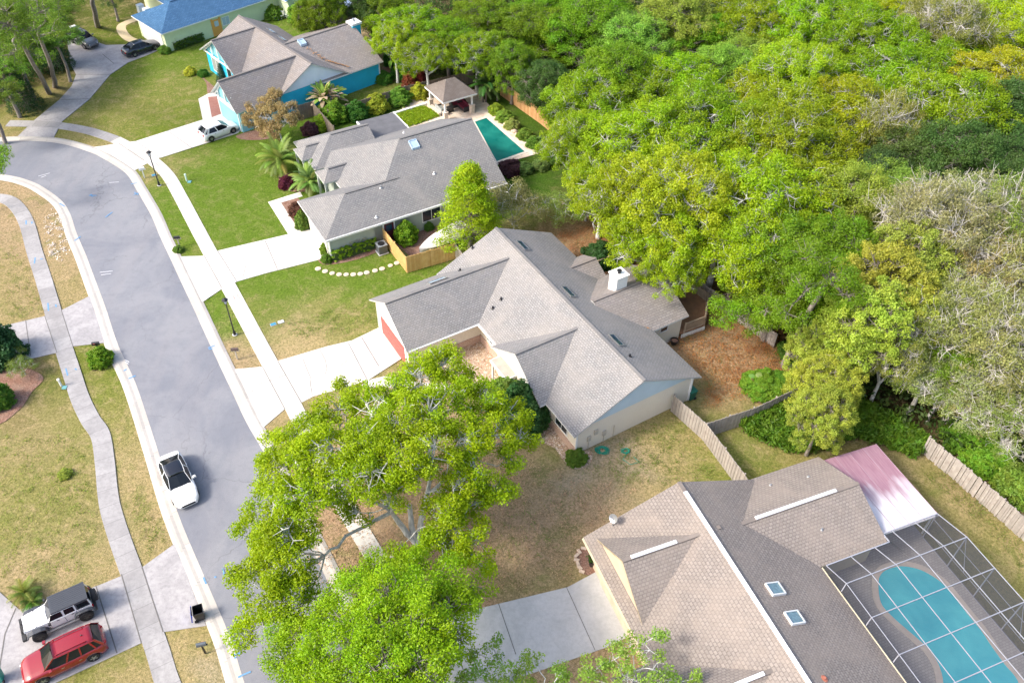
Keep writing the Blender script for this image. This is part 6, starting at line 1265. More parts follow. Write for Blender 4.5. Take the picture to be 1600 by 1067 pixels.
# the white off-roader
def off_roader(loc, rz, label):
    t = empty('off_roader', loc, rz, label, 'off-road car'); Wp = car_paint('plain_white', (0.80, 0.80, 0.80)); DK = plain('grey_hardtop', (0.05, 0.056, 0.07), 0.55, var=0.06)
    mb = MB(); mb.box(-1.95, .55, -.76, .76, .55, 1.18); o = mb.build('body', Wp, t); bv = o.modifiers.new('b', 'BEVEL'); bv.width = .04; bv.segments = 2
    mb = MB()
    P = [(.55, -.70, 1.20), (.55, .70, 1.20), (1.85, .58, 1.10), (1.85, -.58, 1.10)]; B_ = [(.55, -.72, .7), (.55, .72, .7), (1.9, .58, .65), (1.9, -.58, .65)]
    mb.face(P[::-1]); 
    for i in range(4): j = (i+1) % 4; mb.face([B_[i], B_[j], P[j], P[i]])
    mb.bar((.6, 0, 1.21), (1.84, 0, 1.12), .5, .05); o = mb.build('bonnet', Wp, t)
    for s in (1, -1): mb = MB(); mb.bar((1.2, s*.60, 1.15), (1.28, s*.60, 1.15), .05, .05); mb.build('bonnet_catch', PLAST, t)
    mb = MB(); mb.box(1.84, 1.93, -.56, .56, .62, 1.12); o = mb.build('grille', Wp, t); m2_ = MB()
    for k in range(7): m2_.box(1.93, 1.94, -.36+.11*k, -.30+.11*k, .72, 1.02)
    m2_.build('slot', PLAST, o)
    for s in (1, -1): mb = MB(); mb.tube((1.9, s*.47, .93), (1.97, s*.47, .93), .10, .10, 14); mb.build('headlight', CLAMP, t)
    mb = MB(); mb.box(2.0, 2.22, -.82, .82, .48, .68); mb.bar((2.12, -.35, .68), (2.12, -.28, .95), .05); mb.bar((2.12, .35, .68), (2.12, .28, .95), .05); mb.bar((2.12, -.3, .95), (2.12, .3, .95), .05); mb.build('front_bumper', PLAST, t)
    mb = MB(); mb.box(-2.12, -1.95, -.8, .8, .48, .7); mb.build('rear_bumper', PLAST, t)
    for x in (1.32, -1.42):
        for s in (1, -1):
            mb = MB(); pts = [(x+.62, .72), (x+.46, 1.0), (x+.2, 1.06), (x-.25, 1.06), (x-.5, .98), (x-.64, .70)]
            for a, b2 in zip(pts[:-1], pts[1:]):
                mb.face([(a[0], s*.70, a[1]), (b2[0], s*.70, b2[1]), (b2[0], s*.95, b2[1]-.03), (a[0], s*.95, a[1]-.03)]); mb.face([(a[0], s*.95, a[1]-.03), (b2[0], s*.95, b2[1]-.03), (b2[0], s*.94, b2[1]-.13), (a[0], s*.94, a[1]-.13)])
            mb.build('wheel_arch', DK, t); wheel(t, x, s*.83, .42, .28, RIMD, s)
    mb = MB()
    b0 = [(-1.98, -.73, 1.18), (-1.98, .73, 1.18), (.55, .73, 1.18), (.55, -.73, 1.18)]; t0 = [(-1.88, -.62, 1.74), (-1.88, .62, 1.74), (.18, .62, 1.74), (.18, -.62, 1.74)]
    for i in range(4): j = (i+1) % 4; mb.face([b0[i], b0[j], t0[j], t0[i]])
    mb.build('cabin', Wp, t); 
    mb = MB(); mb.box(-1.93, .22, -.66, .66, 1.73, 1.82)
    for k in range(9): mb.box(-1.85, .12, -.56+.14*k-.015, -.56+.14*k+.015, 1.82, 1.835)
    o = mb.build('hardtop', DK, t)
    for s in (1, -1):
        def q(x, f): return (x*(1-0)+0, s*(.735-.115*f+.012), 1.18+.56*f)
        mb = MB(); mb.face([q(-1.9, .05), q(-1.1, .05), q(-1.1, .98), q(-1.84, .98)]); mb.build('hardtop_side', DK, t)
        for x0, x1 in ((-1.0, -.42), (-.30, .32)):
            mb = MB(); e = .004*s; mb.face([(x0, q(0, .12)[1]+e, q(0, .12)[2]), (x1+(.16 if x1 > 0 else 0), q(0, .12)[1]+e, q(0, .12)[2]), (x1-.03, q(0, .85)[1]+e, q(0, .85)[2]), (x0, q(0, .85)[1]+e, q(0, .85)[2])]); mb.build('side_window', CGLASS, t)
        mb = MB(); mb.face([(-1.85, q(0, .2)[1]+.006*s, q(0, .2)[2]), (-1.2, q(0, .2)[1]+.006*s, q(0, .2)[2]), (-1.2, q(0, .8)[1]+.006*s, q(0, .8)[2]), (-1.82, q(0, .8)[1]+.006*s, q(0, .8)[2])]); mb.build('side_window', CGLASS, t)
        mb = MB(); mb.bar((.45, s*.78, 1.22), (.52, s*1.0, 1.25), .05); mb.box(.44, .56, s*.92-.08, s*.92+.08, 1.18, 1.36); mb.build('wing_mirror', PLAST, t)
        mb = MB(); mb.bar((-1.1, s*.86, .5), (.9, s*.86, .5), .1, .05); mb.build('side_step', STEEL, t)
        for x in (-.75, .1): mb = MB(); mb.bar((x, s*.775, 1.08), (x-.15, s*.775, 1.08), .03); mb.build('door_handle', PLAST, t)
        for x in (-1.05, -.36, .5): mb = MB(); mb.box(x-.012, x+.012, s*.762-.004, s*.762+.004, .6, 1.16); mb.build('door_gap', PLAST, t)
        mb = MB(); mb.box(-2.0, -1.93, s*.68-.06, s*.68+.06, .82, 1.02); mb.build('tail_light', RLAMP, t)
    mb = MB(); mb.face([(.565, -.60, 1.24), (.565, .60, 1.24), (.235, .55, 1.70), (.235, -.55, 1.70)]); mb.build('windscreen', CGLASS, t)
    mb = MB(); mb.face([(-1.985, -.55, 1.25), (-1.985, .55, 1.25), (-1.91, .5, 1.68), (-1.91, -.5, 1.68)]); mb.build('rear_window', CGLASS, t)
    o = wheel(t, -2.22, .06, .40, .26, RIMD, 1); o.location = (-2.22, .06, 1.05); o.rotation_euler = (0, 0, R(90)); o.name = 'spare_wheel'
    return t
c, rz = pose((56, 998), (141, 960), 1, 2.95, 1.45, .95, .42); off_roader(c, rz, 'white off-road car with grey hardtop and rear spare wheel beside the red car')
# ================================================================== STREET FURNITURE
def lamp(px, py, label):
    w = at(px, py); t = empty('street_lamp', (w.x, w.y, 0), R(20), label, 'street lamp')
    mb = MB(); mb.lathe([(0.0, .5), (.085, .5), (.085, .45), (.11, .4), (.12, 0)], n=12); mb.tube((0, 0, .4), (0, 0, 3.45), .062, .048, 10); mb.build('post', BLACK, t)
    mb = MB(); mb.lathe([(.06, 3.45), (.11, 3.5), (.12, 3.54)], n=8); 
    for k in range(4): a = R(45+90*k); mb.bar((.11*math.cos(a), .11*math.sin(a), 3.54), (.19*math.cos(a), .19*math.sin(a), 3.9), .02)
    mb.lathe([(.27, 3.9), (.2, 3.99), (.05, 4.06), (.02, 4.15), (0, 4.16)], n=8); h = mb.build('lantern', BLACK, t)
    mb = MB(); mb.lathe([(.105, 3.55), (.175, 3.88)], n=8); mb.build('lamp_glass', plain('frosted_glass', (0.45, 0.5, 0.58), 0.2, var=0), h)
    mb = MB(); mb.lathe([(0.22, 0.03), (.2, .045), (0, .045)], n=12); mb.build('footing', C_GREY, t); return t
lamp(249, 290, 'black lantern lamp post nearer the turquoise house, farther along the road'); lamp(367, 523, 'black lantern lamp post beside the pavement near the cream house garage')
def mailbox(px, py, rz, c, post, label, h=1.05, arm=True):
    w = at(px, py); t = empty('mailbox', (w.x, w.y, 0), rz, label, 'mailbox')
    mb = MB(); mb.box(-.05, .05, -.05, .05, 0, h); 
    if arm: mb.box(-.3, .35, -.04, .04, h-.12, h-.04)
    mb.build('post', post, t); mb = MB(); n = 8; pr = [(.1, h-.02)]+[(.1*math.cos(math.pi*k/n), h+.13+.1*math.sin(math.pi*k/n)) for k in range(n+1)]+[(-.1, h-.02)]
    for a, b_ in zip(pr, pr[1:]+pr[:1]): mb.face([(-.28, a[0], a[1]), (.28, a[0], a[1]), (.28, b_[0], b_[1]), (-.28, b_[0], b_[1])])
    mb.face([(.28, y, z) for y, z in pr]); mb.face([(-.28, y, z) for y, z in pr[::-1]]); bx = mb.build('box', c, t)
    mb = MB(); mb.box(.0, .18, .105, .12, h+.1, h+.16); mb.build('flag', DOOR_R, bx); return t
wp = plain('weathered_post', (0.45, 0.40, 0.33), 0.9)
mailbox(226, 278, R(30), WHITE, WHITE, 'white mailbox and post by the driveway apron of the turquoise house'); mailbox(281, 386, R(10), BLACK, wp, 'black mailbox on the green verge above the sage house driveway')
mailbox(371, 561, R(5), plain('brown_box', (0.09, 0.06, 0.055), 0.5), wp, 'brown mailbox on the bare verge above the cream house driveway'); mailbox(158, 556, R(190), BLACK, BLACK, 'black mailbox rising from the round clipped bush', 1.35); mailbox(321, 1020, R(15), plain('slate_box', (0.10, 0.12, 0.14), 0.5), BLACK, 'slate grey mailbox on the dry verge at the bottom left')
def wheelie(px, py, rz, c, lidc, label, open_=True):
    w = at(px, py); t = empty('wheelie_bin', (w.x, w.y, 0), rz, label, 'bin'); mb = MB()
    a = [(-.27, -.24), (.27, -.24), (.27, .24), (-.27, .24)]; b_ = [(-.35, -.3), (.35, -.3), (.35, .32), (-.35, .32)]
    for i in range(4): j = (i+1) % 4; mb.face([(*a[i], .06), (*a[j], .06), (*b_[j], .98), (*b_[i], .98)]); k0 = (b_[i][0]*.9, b_[i][1]*.9); k1 = (b_[j][0]*.9, b_[j][1]*.9); mb.face([(*b_[i], .98), (*b_[j], .98), (*k1, .98), (*k0, .98)]); mb.face([(*k0, .98), (*k1, .98), (a[j][0]*.9, a[j][1]*.9, .15), (a[i][0]*.9, a[i][1]*.9, .15)])
    mb.face([(x*.9, y*.9, .15) for x, y in a]); mb.bar((-.3, -.36, .95), (.3, -.36, .95), .05); mb.build('tub', c, t)
    mb = MB()
    if open_: mb.bar((-.34, -.38, .98), (-.34, -.50, .25), .04) if False else None; P = [(-.36, -.37, .98), (.36, -.37, .98), (.36, -.50, .3), (-.36, -.50, .3)]; mb.face(P); mb.face([(x, y-.05, z) for x, y, z in P[::-1]]); mb.bar(P[2], P[3], .06); mb.bar(P[0], P[3], .05); mb.bar(P[1], P[2], .05)
    else: mb.box(-.37, .37, -.34, .36, .98, 1.03)
    mb.build('lid', lidc, t)
    for s in (1, -1): mb = MB(); mb.tube((s*.26, -.27, .12), (s*.33, -.27, .12), .12, .12, 12); mb.build('wheel', TYRE, t)
    mb = MB(); mb.box(-.1, .1, .30, .315, .72, .78); o = mb.build('plate', WHITE, t); return t
bp = at(314, 964); aa_ = at(302, 952); wheelie(314, 964, R(-68), plain('black_tub', (0.012, 0.012, 0.014), 0.4, var=0), plain('blue_lid', (0.01, 0.05, 0.5), 0.4, var=0), 'black wheelie bin with its blue lid hanging open on the left kerb')
wheelie(1078, 622, R(120), plain('green_tub', (0.01, 0.13, 0.09), 0.5), plain('green_tub', (0.01, 0.13, 0.09), 0.5), 'green wheelie bin behind the end corner of the cream house', False)
wheelie(-1, 1062, R(20), plain('teal_tub', (0.01, 0.30, 0.22), 0.5), plain('teal_tub', (0.01, 0.30, 0.22), 0.5), 'teal bin cut off by the bottom left corner', False)
def bollard(px, py, h, c, label, name='utility_post'):
    w = at(px, py); t = empty(name, (w.x, w.y, 0), 0, label, 'utility post'); mb = MB(); mb.tube((0, 0, 0), (0, 0, h), .085, .085, 10); mb.build('post', c, t); mb = MB(); mb.lathe([(.11, h-.08), (.11, h+.03), (.06, h+.07), (0, h+.07)], n=10); mb.build('cap', c, t)
    mb = MB(); mb.box(.15, .5, -.35, .0, -.02, .06); mb.build('meter_lid', plain('teal_lid', (0.15, 0.38, 0.40), 0.6), t)
bollard(292, 283, 0.8, plain('pale_green_plastic', (0.6, 0.75, 0.65), 0.5), 'pale green utility post on the lawn edge beside the pavement bend'); bollard(96, 603, 0.75, WHITE, 'white utility post beside the left pavement near the mulch bed')
for px, py, c, lab in ((427, 507, plain('blue_lid2', (0.05, 0.28, 0.42), 0.5), 'blue water meter lid in the lawn below the lamp post'), (439, 503, WHITE, 'white water meter lid in the lawn next to the blue one'), (241, 274, plain('blue_lid2', (0.05, 0.28, 0.42), 0.5), 'blue meter lid in the grass at the foot of the farther lamp post')):
    w = at(px, py); t = empty('meter_cover', (w.x, w.y, 0), R(28), lab, 'utility cover'); mb = MB(); mb.box(-.22, .22, -.14, .14, -.02, .05); mb.build('lid', c, t); mb = MB(); mb.box(-.26, .26, -.18, .18, -.02, .03); mb.build('rim', C_GREY, t)
# paint sprayed on road and pavement by surveyors
BP = plain('blue_spray', (0.08, 0.28, 0.55), 0.9, var=0.3, scale=9, c2=(0.2, 0.3, 0.42)); RP_ = plain('red_spray', (0.75, 0.35, 0.32), 0.9, var=0.1); WP_ = plain('white_spray', (0.75, 0.75, 0.78), 0.9, var=0.1)
def spray(strokes, mat, label=None, w=0.09):
    mb = MB()
    for q in strokes:
        Q = ats(q); zz = 0.034
        if len(Q) == 1: Q = [Q[0]-Vector((.09, 0, 0)), Q[0]+Vector((.09, 0, 0))]
        Q = [Vector((p.x, p.y, 0)) for p in Q]; ribbon(mb, offset(Q, w/2), offset(Q, -w/2), zz, zz)
    o = mb.build('utility_paint', mat); o['kind'] = 'structure'; return o
spray([[(41,345),(41,351)],[(50,347),(50,350)],[(55,403),(54,412)],[(63,405),(67,405)],[(75,474),(76,486)],[(87,476),(88,480)],[(103,576),(106,587)],[(117,576),(120,578)]], BP, w=0.11)
spray([[(139,306),(151,306)],[(142,304),(145,308)],[(165,340),(170,336),(176,332)],[(205,288),(216,286)],[(209,305),(218,302)],[(116,377),(126,370)],[(93,318),(101,323)],[(201,592),(212,587)],[(193,580),(198,577)],[(325,544),(336,540)],[(326,546),(332,545)],[(348,888),(351,900)],[(335,901),(338,902)],[(318,902),(322,912)],[(365,1023),(376,1020)],[(366,1027),(369,1027)],[(372,1058),(380,1054),(392,1049)],[(210,301),(216,305)]], BP, w=0.11)
spray([[(243,255),(249,261)],[(246,254),(251,259)],[(261,275),(267,281)],[(264,274),(269,279)],[(290,324),(292,327)],[(298,324),(299,328)],[(364,462),(368,470)],[(370,460),(376,468)],[(366,466),(372,463)]], RP_, w=0.07)
spray([[(156,426),(176,424)],[(158,430),(174,428)],[(60,276),(78,271)],[(64,278),(72,275)],[(196,563),(202,566)],[(196,566),(201,569)],[(171,286),(186,285)]], WP_, w=0.06)
# ================================================================== FENCES
def wood(name, c1, c2, c3=None):
    m, nt, b, out = new_mat(name); tc = nt.nodes.new('ShaderNodeTexCoord').outputs['Object']; at2 = N(nt, 'ShaderNodeAttribute', attribute_name='board'); 
    f = noise(nt, tc, 2.2, 4, 0.7); col = mixc(nt, ramp(nt, f, [(0.35, 0), (0.65, 1)]), c1, c2); s2 = nt.nodes.new('ShaderNodeSeparateXYZ'); L(nt, at2.outputs['Vector'], s2.inputs[0])
    col = mixc(nt, ramp(nt, s2.outputs[0], [(0.2, 0), (0.95, 0.65)]), col, c3 or tuple(x*0.6 for x in c1)); L(nt, col, b.inputs['Base Color']); b.inputs['Roughness'].default_value = 0.9; return m
WG = wood('grey_fence_wood', (0.42, 0.38, 0.34), (0.30, 0.26, 0.23)); WGD = wood('dark_fence_wood', (0.16, 0.12, 0.09), (0.10, 0.08, 0.06)); WN = wood('new_fence_wood', (0.62, 0.38, 0.13), (0.72, 0.50, 0.22), (0.50, 0.28, 0.09)); WO = wood('orange_fence_wood', (0.50, 0.26, 0.10), (0.58, 0.36, 0.17), (0.40, 0.2, 0.08)); WBR = wood('brown_fence_wood', (0.27, 0.22, 0.17), (0.20, 0.16, 0.13))
def fence(tops, h, mat, label, name='timber_fence', bw=0.15, gap=0.012, lean=0.0, on_ground=False, zt=None):
    P = [at(x, y, 0 if on_ground else h) for x, y in tops]; P = [Vector((p.x, p.y, 0)) for p in P]; c = sum(P, Vector())/len(P); t = empty(name, c, 0, label, 'fence'); Q = [p-c for p in P]
    for a, b_ in zip(Q[:-1], Q[1:]):
        d = (b_-a); ln = d.length; d.normalize(); nn = Vector((-d.y, d.x, 0)); mb = MB(); n = max(1, int(ln/bw)); vals = []
        for i in range(n):
            x0 = i*ln/n+gap/2; x1 = (i+1)*ln/n-gap/2; hh = h+random.uniform(-.03, .03); off = nn*(.012 if i % 2 else -.012)+nn*lean*random.uniform(-.05, .05); A = a+d*x0+off; B = a+d*x1+off; th = nn*.02
            q = [A-th, B-th, B+th, A+th]; lo = [Vector((p.x, p.y, -.02)) for p in q]; hi = [Vector((p.x, p.y, hh)) for p in q]
            for k in range(4): mb.face([lo[k], lo[(k+1) % 4], hi[(k+1) % 4], hi[k]])
            mb.face(hi); vals += [random.random()]*5
        for z in (.35, h-.3): mb.bar(a+nn*.04+Vector((0, 0, z)), b_+nn*.04+Vector((0, 0, z)), .04, .09); vals += [.5]*6
        o = mb.build('board_panel', mat, t); at3 = o.data.attributes.new('board', 'FLOAT_VECTOR', 'FACE'); at3.data.foreach_set('vector', np.array([[v, 0, 0] for v in vals], np.float32).ravel())
        m = max(1, round(ln/2.4))
        for i in range(m+1 if b_ is Q[-1] else m): p = a+d*(ln*i/m)+nn*.08; mb = MB(); mb.box(p.x-.05, p.x+.05, p.y-.05, p.y+.05, -.02, h+.02); mb.build('post', mat, t)
    return t
fence([(1053, 617), (1104, 662), (1163, 740), (1170, 752)], 1.8, WG, 'weathered grey board fence running from the cream house corner to the brown roof')
fence([(1103, 662), (1180, 637), (1249, 605)], 1.7, WG, 'weathered fence branching off toward the olive-gold tree')
fence([(1453, 682), (1517, 735), (1570, 780), (1640, 840)], 1.8, WG, 'leaning bleached fence at the right edge under the mossy trees', lean=1.5)
fence([(597.5, 356), (634, 402), (711, 380)], 1.8, WN, 'new golden timber fence round the boat beside the sage house')
fence([(711, 380), (724, 399), (760, 392)], 1.8, WG, 'short grey fence stub between golden fence and cream house')
fence([(782, 127), (845, 171), (905, 219), (950, 255), (985, 275)], 1.8, WO, 'orange-brown timber fence behind the pool terrace under the trees')
fence([(512, 172), (570, 155), (632, 135), (690, 122), (740, 110)], 1.6, WBR, 'grey-brown fence between the turquoise house and the pool garden')
fence([(463, 166), (487, 159), (520, 197)], 1.8, WBR, 'bent brown fence at the near wall of the turquoise house')
fence([(507, 20), (545, 10), (592, 4)], 1.8, WGD, 'dark brown fence at the top edge left of the wood')
fence([(928, 308), (984, 293), (1012, 303), (1060, 322)], 1.8, WGD, 'dark fence in shade behind the willowy bushes')
fence([(1215, 522), (1140, 470), (1080, 430)], 1.5, WG, 'grey fence half hidden under the oaks behind the timber deck')
# ================================================================== YARD THINGS
# pavilion
E = {k: at(*p, 2.55) for k, p in dict(near=(692, 161), left=(663.5, 135), right=(745, 146)).items()}
ex = (E['right']-E['near']); ey = (E['left']-E['near']); c = E['near']+ex/2+ey/2; c.z = 0; lx, ly = ex.length, ey.length; rz = math.atan2(ex.y, ex.x)
t = empty('garden_pavilion', c, rz, 'open garden pavilion with brown hip roof and white posts beside the rectangular pool', 'pavilion')
mb = MB(); hx, hy = lx/2, ly/2; e0, e1 = 2.55, 4.0; rg = max(0.1, abs(hx-hy)); 
rd = (0.55, 0)
Rr = [(-rd[0], 0, e1), (rd[0], 0, e1)]; Cn = [(-hx, -hy, e0), (hx, -hy, e0), (hx, hy, e0), (-hx, hy, e0)]
mb.face([Cn[0], Cn[1], Rr[1], Rr[0]], 0, [(0, 0), (lx, 0), (lx/2+.5, 3), (lx/2-.5, 3)]); mb.face([Cn[1], Cn[2], Rr[1]], 0, [(0, 0), (ly, 0), (ly/2, 3)]); mb.face([Cn[2], Cn[3], Rr[0], Rr[1]], 0, [(0, 0), (lx, 0), (lx/2+.5, 3), (lx/2-.5, 3)]); mb.face([Cn[3], Cn[0], Rr[0]], 0, [(0, 0), (ly, 0), (ly/2, 3)])
for i in range(4): a, b_ = Cn[i], Cn[(i+1) % 4]; mb.face([(a[0], a[1], a[2]-.2), (b_[0], b_[1], b_[2]-.2), b_, a], 1)
mb.build('roof', [ROOF_PATIO, WHITE], t)
for sx_ in (-1, 1):
    for sy in (-1, 1):
        x, y = sx_*(hx-.45), sy*(hy-.45); mb = MB(); mb.box(x-.09, x+.09, y-.09, y+.09, 1.0, 2.4); mb.bar((x, y, 1.9), (x-sx_*.55, y, 2.4), .09); mb.bar((x, y, 1.9), (x, y-sy*.55, 2.4), .09); mb.build('post', WHITE, t)
        mb = MB(); mb.box(x-.24, x+.24, y-.24, y+.24, 0, 1.0); mb.box(x-.3, x+.3, y-.3, y+.3, 1.0, 1.08); mb.build('pier', plain('stone_pier', (0.66, 0.56, 0.46), 0.85, var=0.15, scale=4), t)
def sofa(x, y, rz_, w, col, label, name='garden_sofa'):
    p = c+Matrix.Rotation(rz, 3, 'Z') @ Vector((x, y, 0)); s = empty(name, (p.x, p.y, .02), rz+rz_, label, 'sofa')
    mb = MB(); mb.box(-w/2, w/2, -.4, .4, 0, .35); mb.build('base', PLAST, s); mb = MB(); mb.box(-w/2+.08, w/2-.08, -.38, .28, .35, .5); mb.build('cushion', col, s); mb = MB(); mb.box(-w/2, w/2, .28, .42, .3, .85); mb.build('backrest', col, s)
    for s_ in (-1, 1): mb = MB(); mb.box(s_*w/2-.06, s_*w/2+.06, -.4, .4, .3, .62); mb.build('armrest', PLAST, s)
MAR = plain('maroon_cloth', (0.14, 0.008, 0.03), 0.8, var=0.1); GRC = plain('grey_cushion', (0.35, 0.37, 0.36), 0.9)
sofa(1.1, .5, 0, 1.8, MAR, 'maroon covered sofa at the right side under the pavilion'); sofa(hx-.9, -.6, R(-90), 1.6, MAR, 'maroon sofa end with white cushion by the right pavilion pier'); sofa(-hx+.9, 0, R(90), 1.6, GRC, 'grey cushioned sofa at the left side of the pavilion')
p = c+Matrix.Rotation(rz, 3, 'Z') @ Vector((-.3, -.3, 0)); s = empty('fire_table', (p.x, p.y, .02), rz, 'dark low table between the pavilion sofas', 'table'); mb = MB(); mb.box(-.42, .42, -.3, .3, .5, .58); mb.build('tabletop', PLAST, s); mb = MB(); mb.box(-.34, .34, -.24, .24, 0, .5); mb.build('base', BLACK, s)
# low garden walls, rocks
def low_wall(pts, h, w, mat, label):
    P = ats(pts); cc = sum(P, Vector())/len(P); t = empty('garden_wall', cc, 0, label, 'low wall'); mb = MB()
    for a, b_ in zip(P[:-1], P[1:]): mb.bar(a-cc+Vector((0, 0, h/2)), b_-cc+Vector((0, 0, h/2)), w, h)
    mb.build('wall', mat, t)
low_wall([(560, 198), (612, 181), (664, 165), (672, 160)], .3, .3, WHITE, 'long low white wall behind the grass plot'); low_wall([(668, 163), (688, 182)], .45, .35, plain('stone_pier', (0.66, 0.56, 0.46), 0.85), 'pale stone seat wall between grass plot and pavilion'); low_wall([(613, 181), (637, 199)], .2, .15, WHITE, 'thin white edging at the flat-roof side of the grass plot')
ROCK = plain('pale_rock', (0.66, 0.52, 0.40), 0.95, var=0.2, scale=5)
def rock(px, py, s, label, name='boulder', mat=None, group=None, flat=.6):
    w = at(px, py, 0); mb = MB(); n = 9; rows = 5; ph = random.random()*6; V = [[(s*math.cos(6.283*i/n)*math.sin(math.pi*(j+.0)/rows*1.0)*(1+.22*math.sin(3*i+ph+j)), s*math.sin(6.283*i/n)*math.sin(math.pi*j/rows)*(.8+.2*math.sin(2*i+ph)), s*flat*(math.cos(math.pi*j/rows)+.45)) for i in range(n)] for j in range(rows+1)]
    for j in range(rows):
        for i in range(n): k = (i+1) % n; mb.face([V[j+1][i], V[j+1][k], V[j][k], V[j][i]], 0, None, True)
    o = mb.build(name, mat or ROCK, None, (w.x, w.y, 0.02), merge=True); tag(o, label, 'rock', group); return o
for i, (x, y, s) in enumerate([(786,190,.35),(792,196,.4),(797,201,.35),(803,207,.4),(809,212,.38),(801,196,.3),(789,200,.25)]):
    rock(x, y, s, ['pale rock at the top of the rockery beside the pool','second pale rock down the poolside rockery','third pale rock down the poolside rockery','large fourth rock down the poolside rockery','lowest rock of the poolside rockery','small back rock of the poolside rockery','small front rock at the poolside rockery'][i], group='rocks beside the rectangular pool')
# stepping stones in an arc on the sage house lawn
ST = plain('stepping_stone', (0.62, 0.52, 0.40), 0.9, var=0.15)
st_px = [(497,420),(508,424),(519,427),(530,429),(541,429),(552,429),(563,428),(573,426),(586,423),(597,420),(610,415),(620,411)]
for i, (x, y) in enumerate(st_px):
    w = at(x, y); mb = MB(); r = random.uniform(.24, .3); mb.lathe([(r, -.02), (r, .03), (r*.85, .05), (0, .05)], n=12); o = mb.build('stepping_stone', ST, None, (w.x, w.y, 0)); tag(o, f'round pale stepping stone, {ORD[i]} in the arc counted from the driveway', 'stepping stone', 'stepping stones in the arc on the lawn')
# brick edging at the brown roofed house
for i, (x, y) in enumerate([(912,857),(905,862),(901,868),(901,875),(903,881),(906,887),(909,893),(918,855)]):
    w = at(x, y); mb = MB(); mb.box(-.18, .18, -.1, .1, -.02, .1); o = mb.build('edging_block', plain('edging_block_stone', (0.6, 0.47, 0.36), 0.9, var=0.15), None, (w.x, w.y, 0)); o.rotation_euler = (0, 0, random.uniform(0, 3)); tag(o, f'pale edging block at the brown-roof house bed, {ORD[i]} counted clockwise from the wall'.replace('counted clockwise from the wall', 'in the curve'), 'edging block', 'edging blocks of the small bed')
t = empty('plant_pot', at(925, 882), 0, 'dark pot in the small bed at the corner of the brown-roof house', 'plant pot'); mb = MB(); mb.lathe([(.2, 0), (.28, .5), (.3, .55), (.24, .55), (.22, .4), (0, .4)], n=14); mb.build('pot', BLACK, t); o = bpy.data.objects.new('plant', leaf_mesh('plant', RNG.normal(size=(14, 3))*.12+np.array([0, 0, .75]), .2, 20, .06)); COL.objects.link(o); o.parent = t; o.color = (.05, .1, .02, 1)
t = empty('plant_pot', at(1053, 537), 0, 'black pot at the foot of the dining wing wall', 'plant pot'); mb = MB(); mb.lathe([(.25, 0), (.33, .4), (.36, .45), (.3, .45), (.28, .35), (0, .35)], n=14); mb.build('pot', BLACK, t); mb = MB(); mb.lathe([(.28, .36), (0, .38)], n=14); mb.build('soil', MULCH, t)
# air conditioner
w = at(597, 394); t = empty('air_conditioner', (w.x, w.y, 0), R(31), 'dark grey air conditioning unit between hedge and golden fence', 'air conditioner'); mb = MB(); mb.box(-.42, .42, -.42, .42, .08, .95); mb.build('casing', plain('ac_casing', (0.10, 0.11, 0.12), 0.5), t); mb = MB(); mb.box(-.46, .46, -.46, .46, .95, 1.0); mb.build('top', plain('ac_top', (0.22, 0.24, 0.26), 0.5), t)
mb = MB(); mb.lathe([(.33, 1.01), (.33, 1.03), (0, 1.04)], n=18); mb.build('fan_guard', BLACK, t); mb = MB(); mb.box(-.5, .5, -.5, .5, 0, .08); mb.build('pad', C_GREY, t)
# boat under white cover on its trailer
a, b_ = at(658, 388, 1.0), at(722, 355, 1.0); d = (b_-a); c0 = (a+b_)/2; rzb = math.atan2(-d.y, -d.x); Lb = 5.4
t = empty('covered_boat', (c0.x, c0.y, 0), rzb, 'boat under a white cover on its trailer inside the golden fence', 'boat')
mb = MB(); n = 16; ring = []
for i in range(n+1):
    u = i/n; x = -Lb/2+Lb*u; w_ = 1.05*(1-max(0, (u-.35)/.65)**2.1)*(1 if u > .05 else .92)+.02; h_ = 1.35-.25*u+.15*math.sin(u*9)*.15
    ring.append([(x, -w_, .95), (x, -w_*.85, 1.15), (x, -w_*.3, h_+.08), (x, 0, h_+.14), (x, w_*.3, h_+.08), (x, w_*.85, 1.15), (x, w_, .95)])
for A, B in zip(ring[:-1], ring[1:]):
    for j in range(6): mb.face([A[j], B[j], B[j+1], A[j+1]], 0, None, True)
mb.face(ring[0][::-1]); mb.build('cover', plain('white_canvas', (0.80, 0.78, 0.74), 0.85, var=0.06, scale=2.5), t, merge=True)
mb = MB()
for A, B in zip(ring[:-1], ring[1:]):
    for s_ in (0, 6): mb.face([A[s_], B[s_], (B[s_][0], B[s_][1]*.35, .45), (A[s_][0], A[s_][1]*.35, .45)])
mb.face([ring[0][0], ring[0][6], (ring[0][6][0], ring[0][6][1]*.35, .45), (ring[0][0][0], ring[0][0][1]*.35, .45)]); mb.build('hull', WHITE, t)
mb = MB(); mb.bar((-2.2, -.5, .42), (3.3, 0, .42), .07); mb.bar((-2.2, .5, .42), (3.3, 0, .42), .07); mb.bar((-1.2, -.9, .4), (-1.2, .9, .4), .07); mb.bar((3.1, 0, .42), (3.1, 0, .0), .05); mb.build('trailer', STEEL, t)
for s_ in (-1, 1): wheel(t, -1.2, s_*.95, .28, .16, RIM, s_)
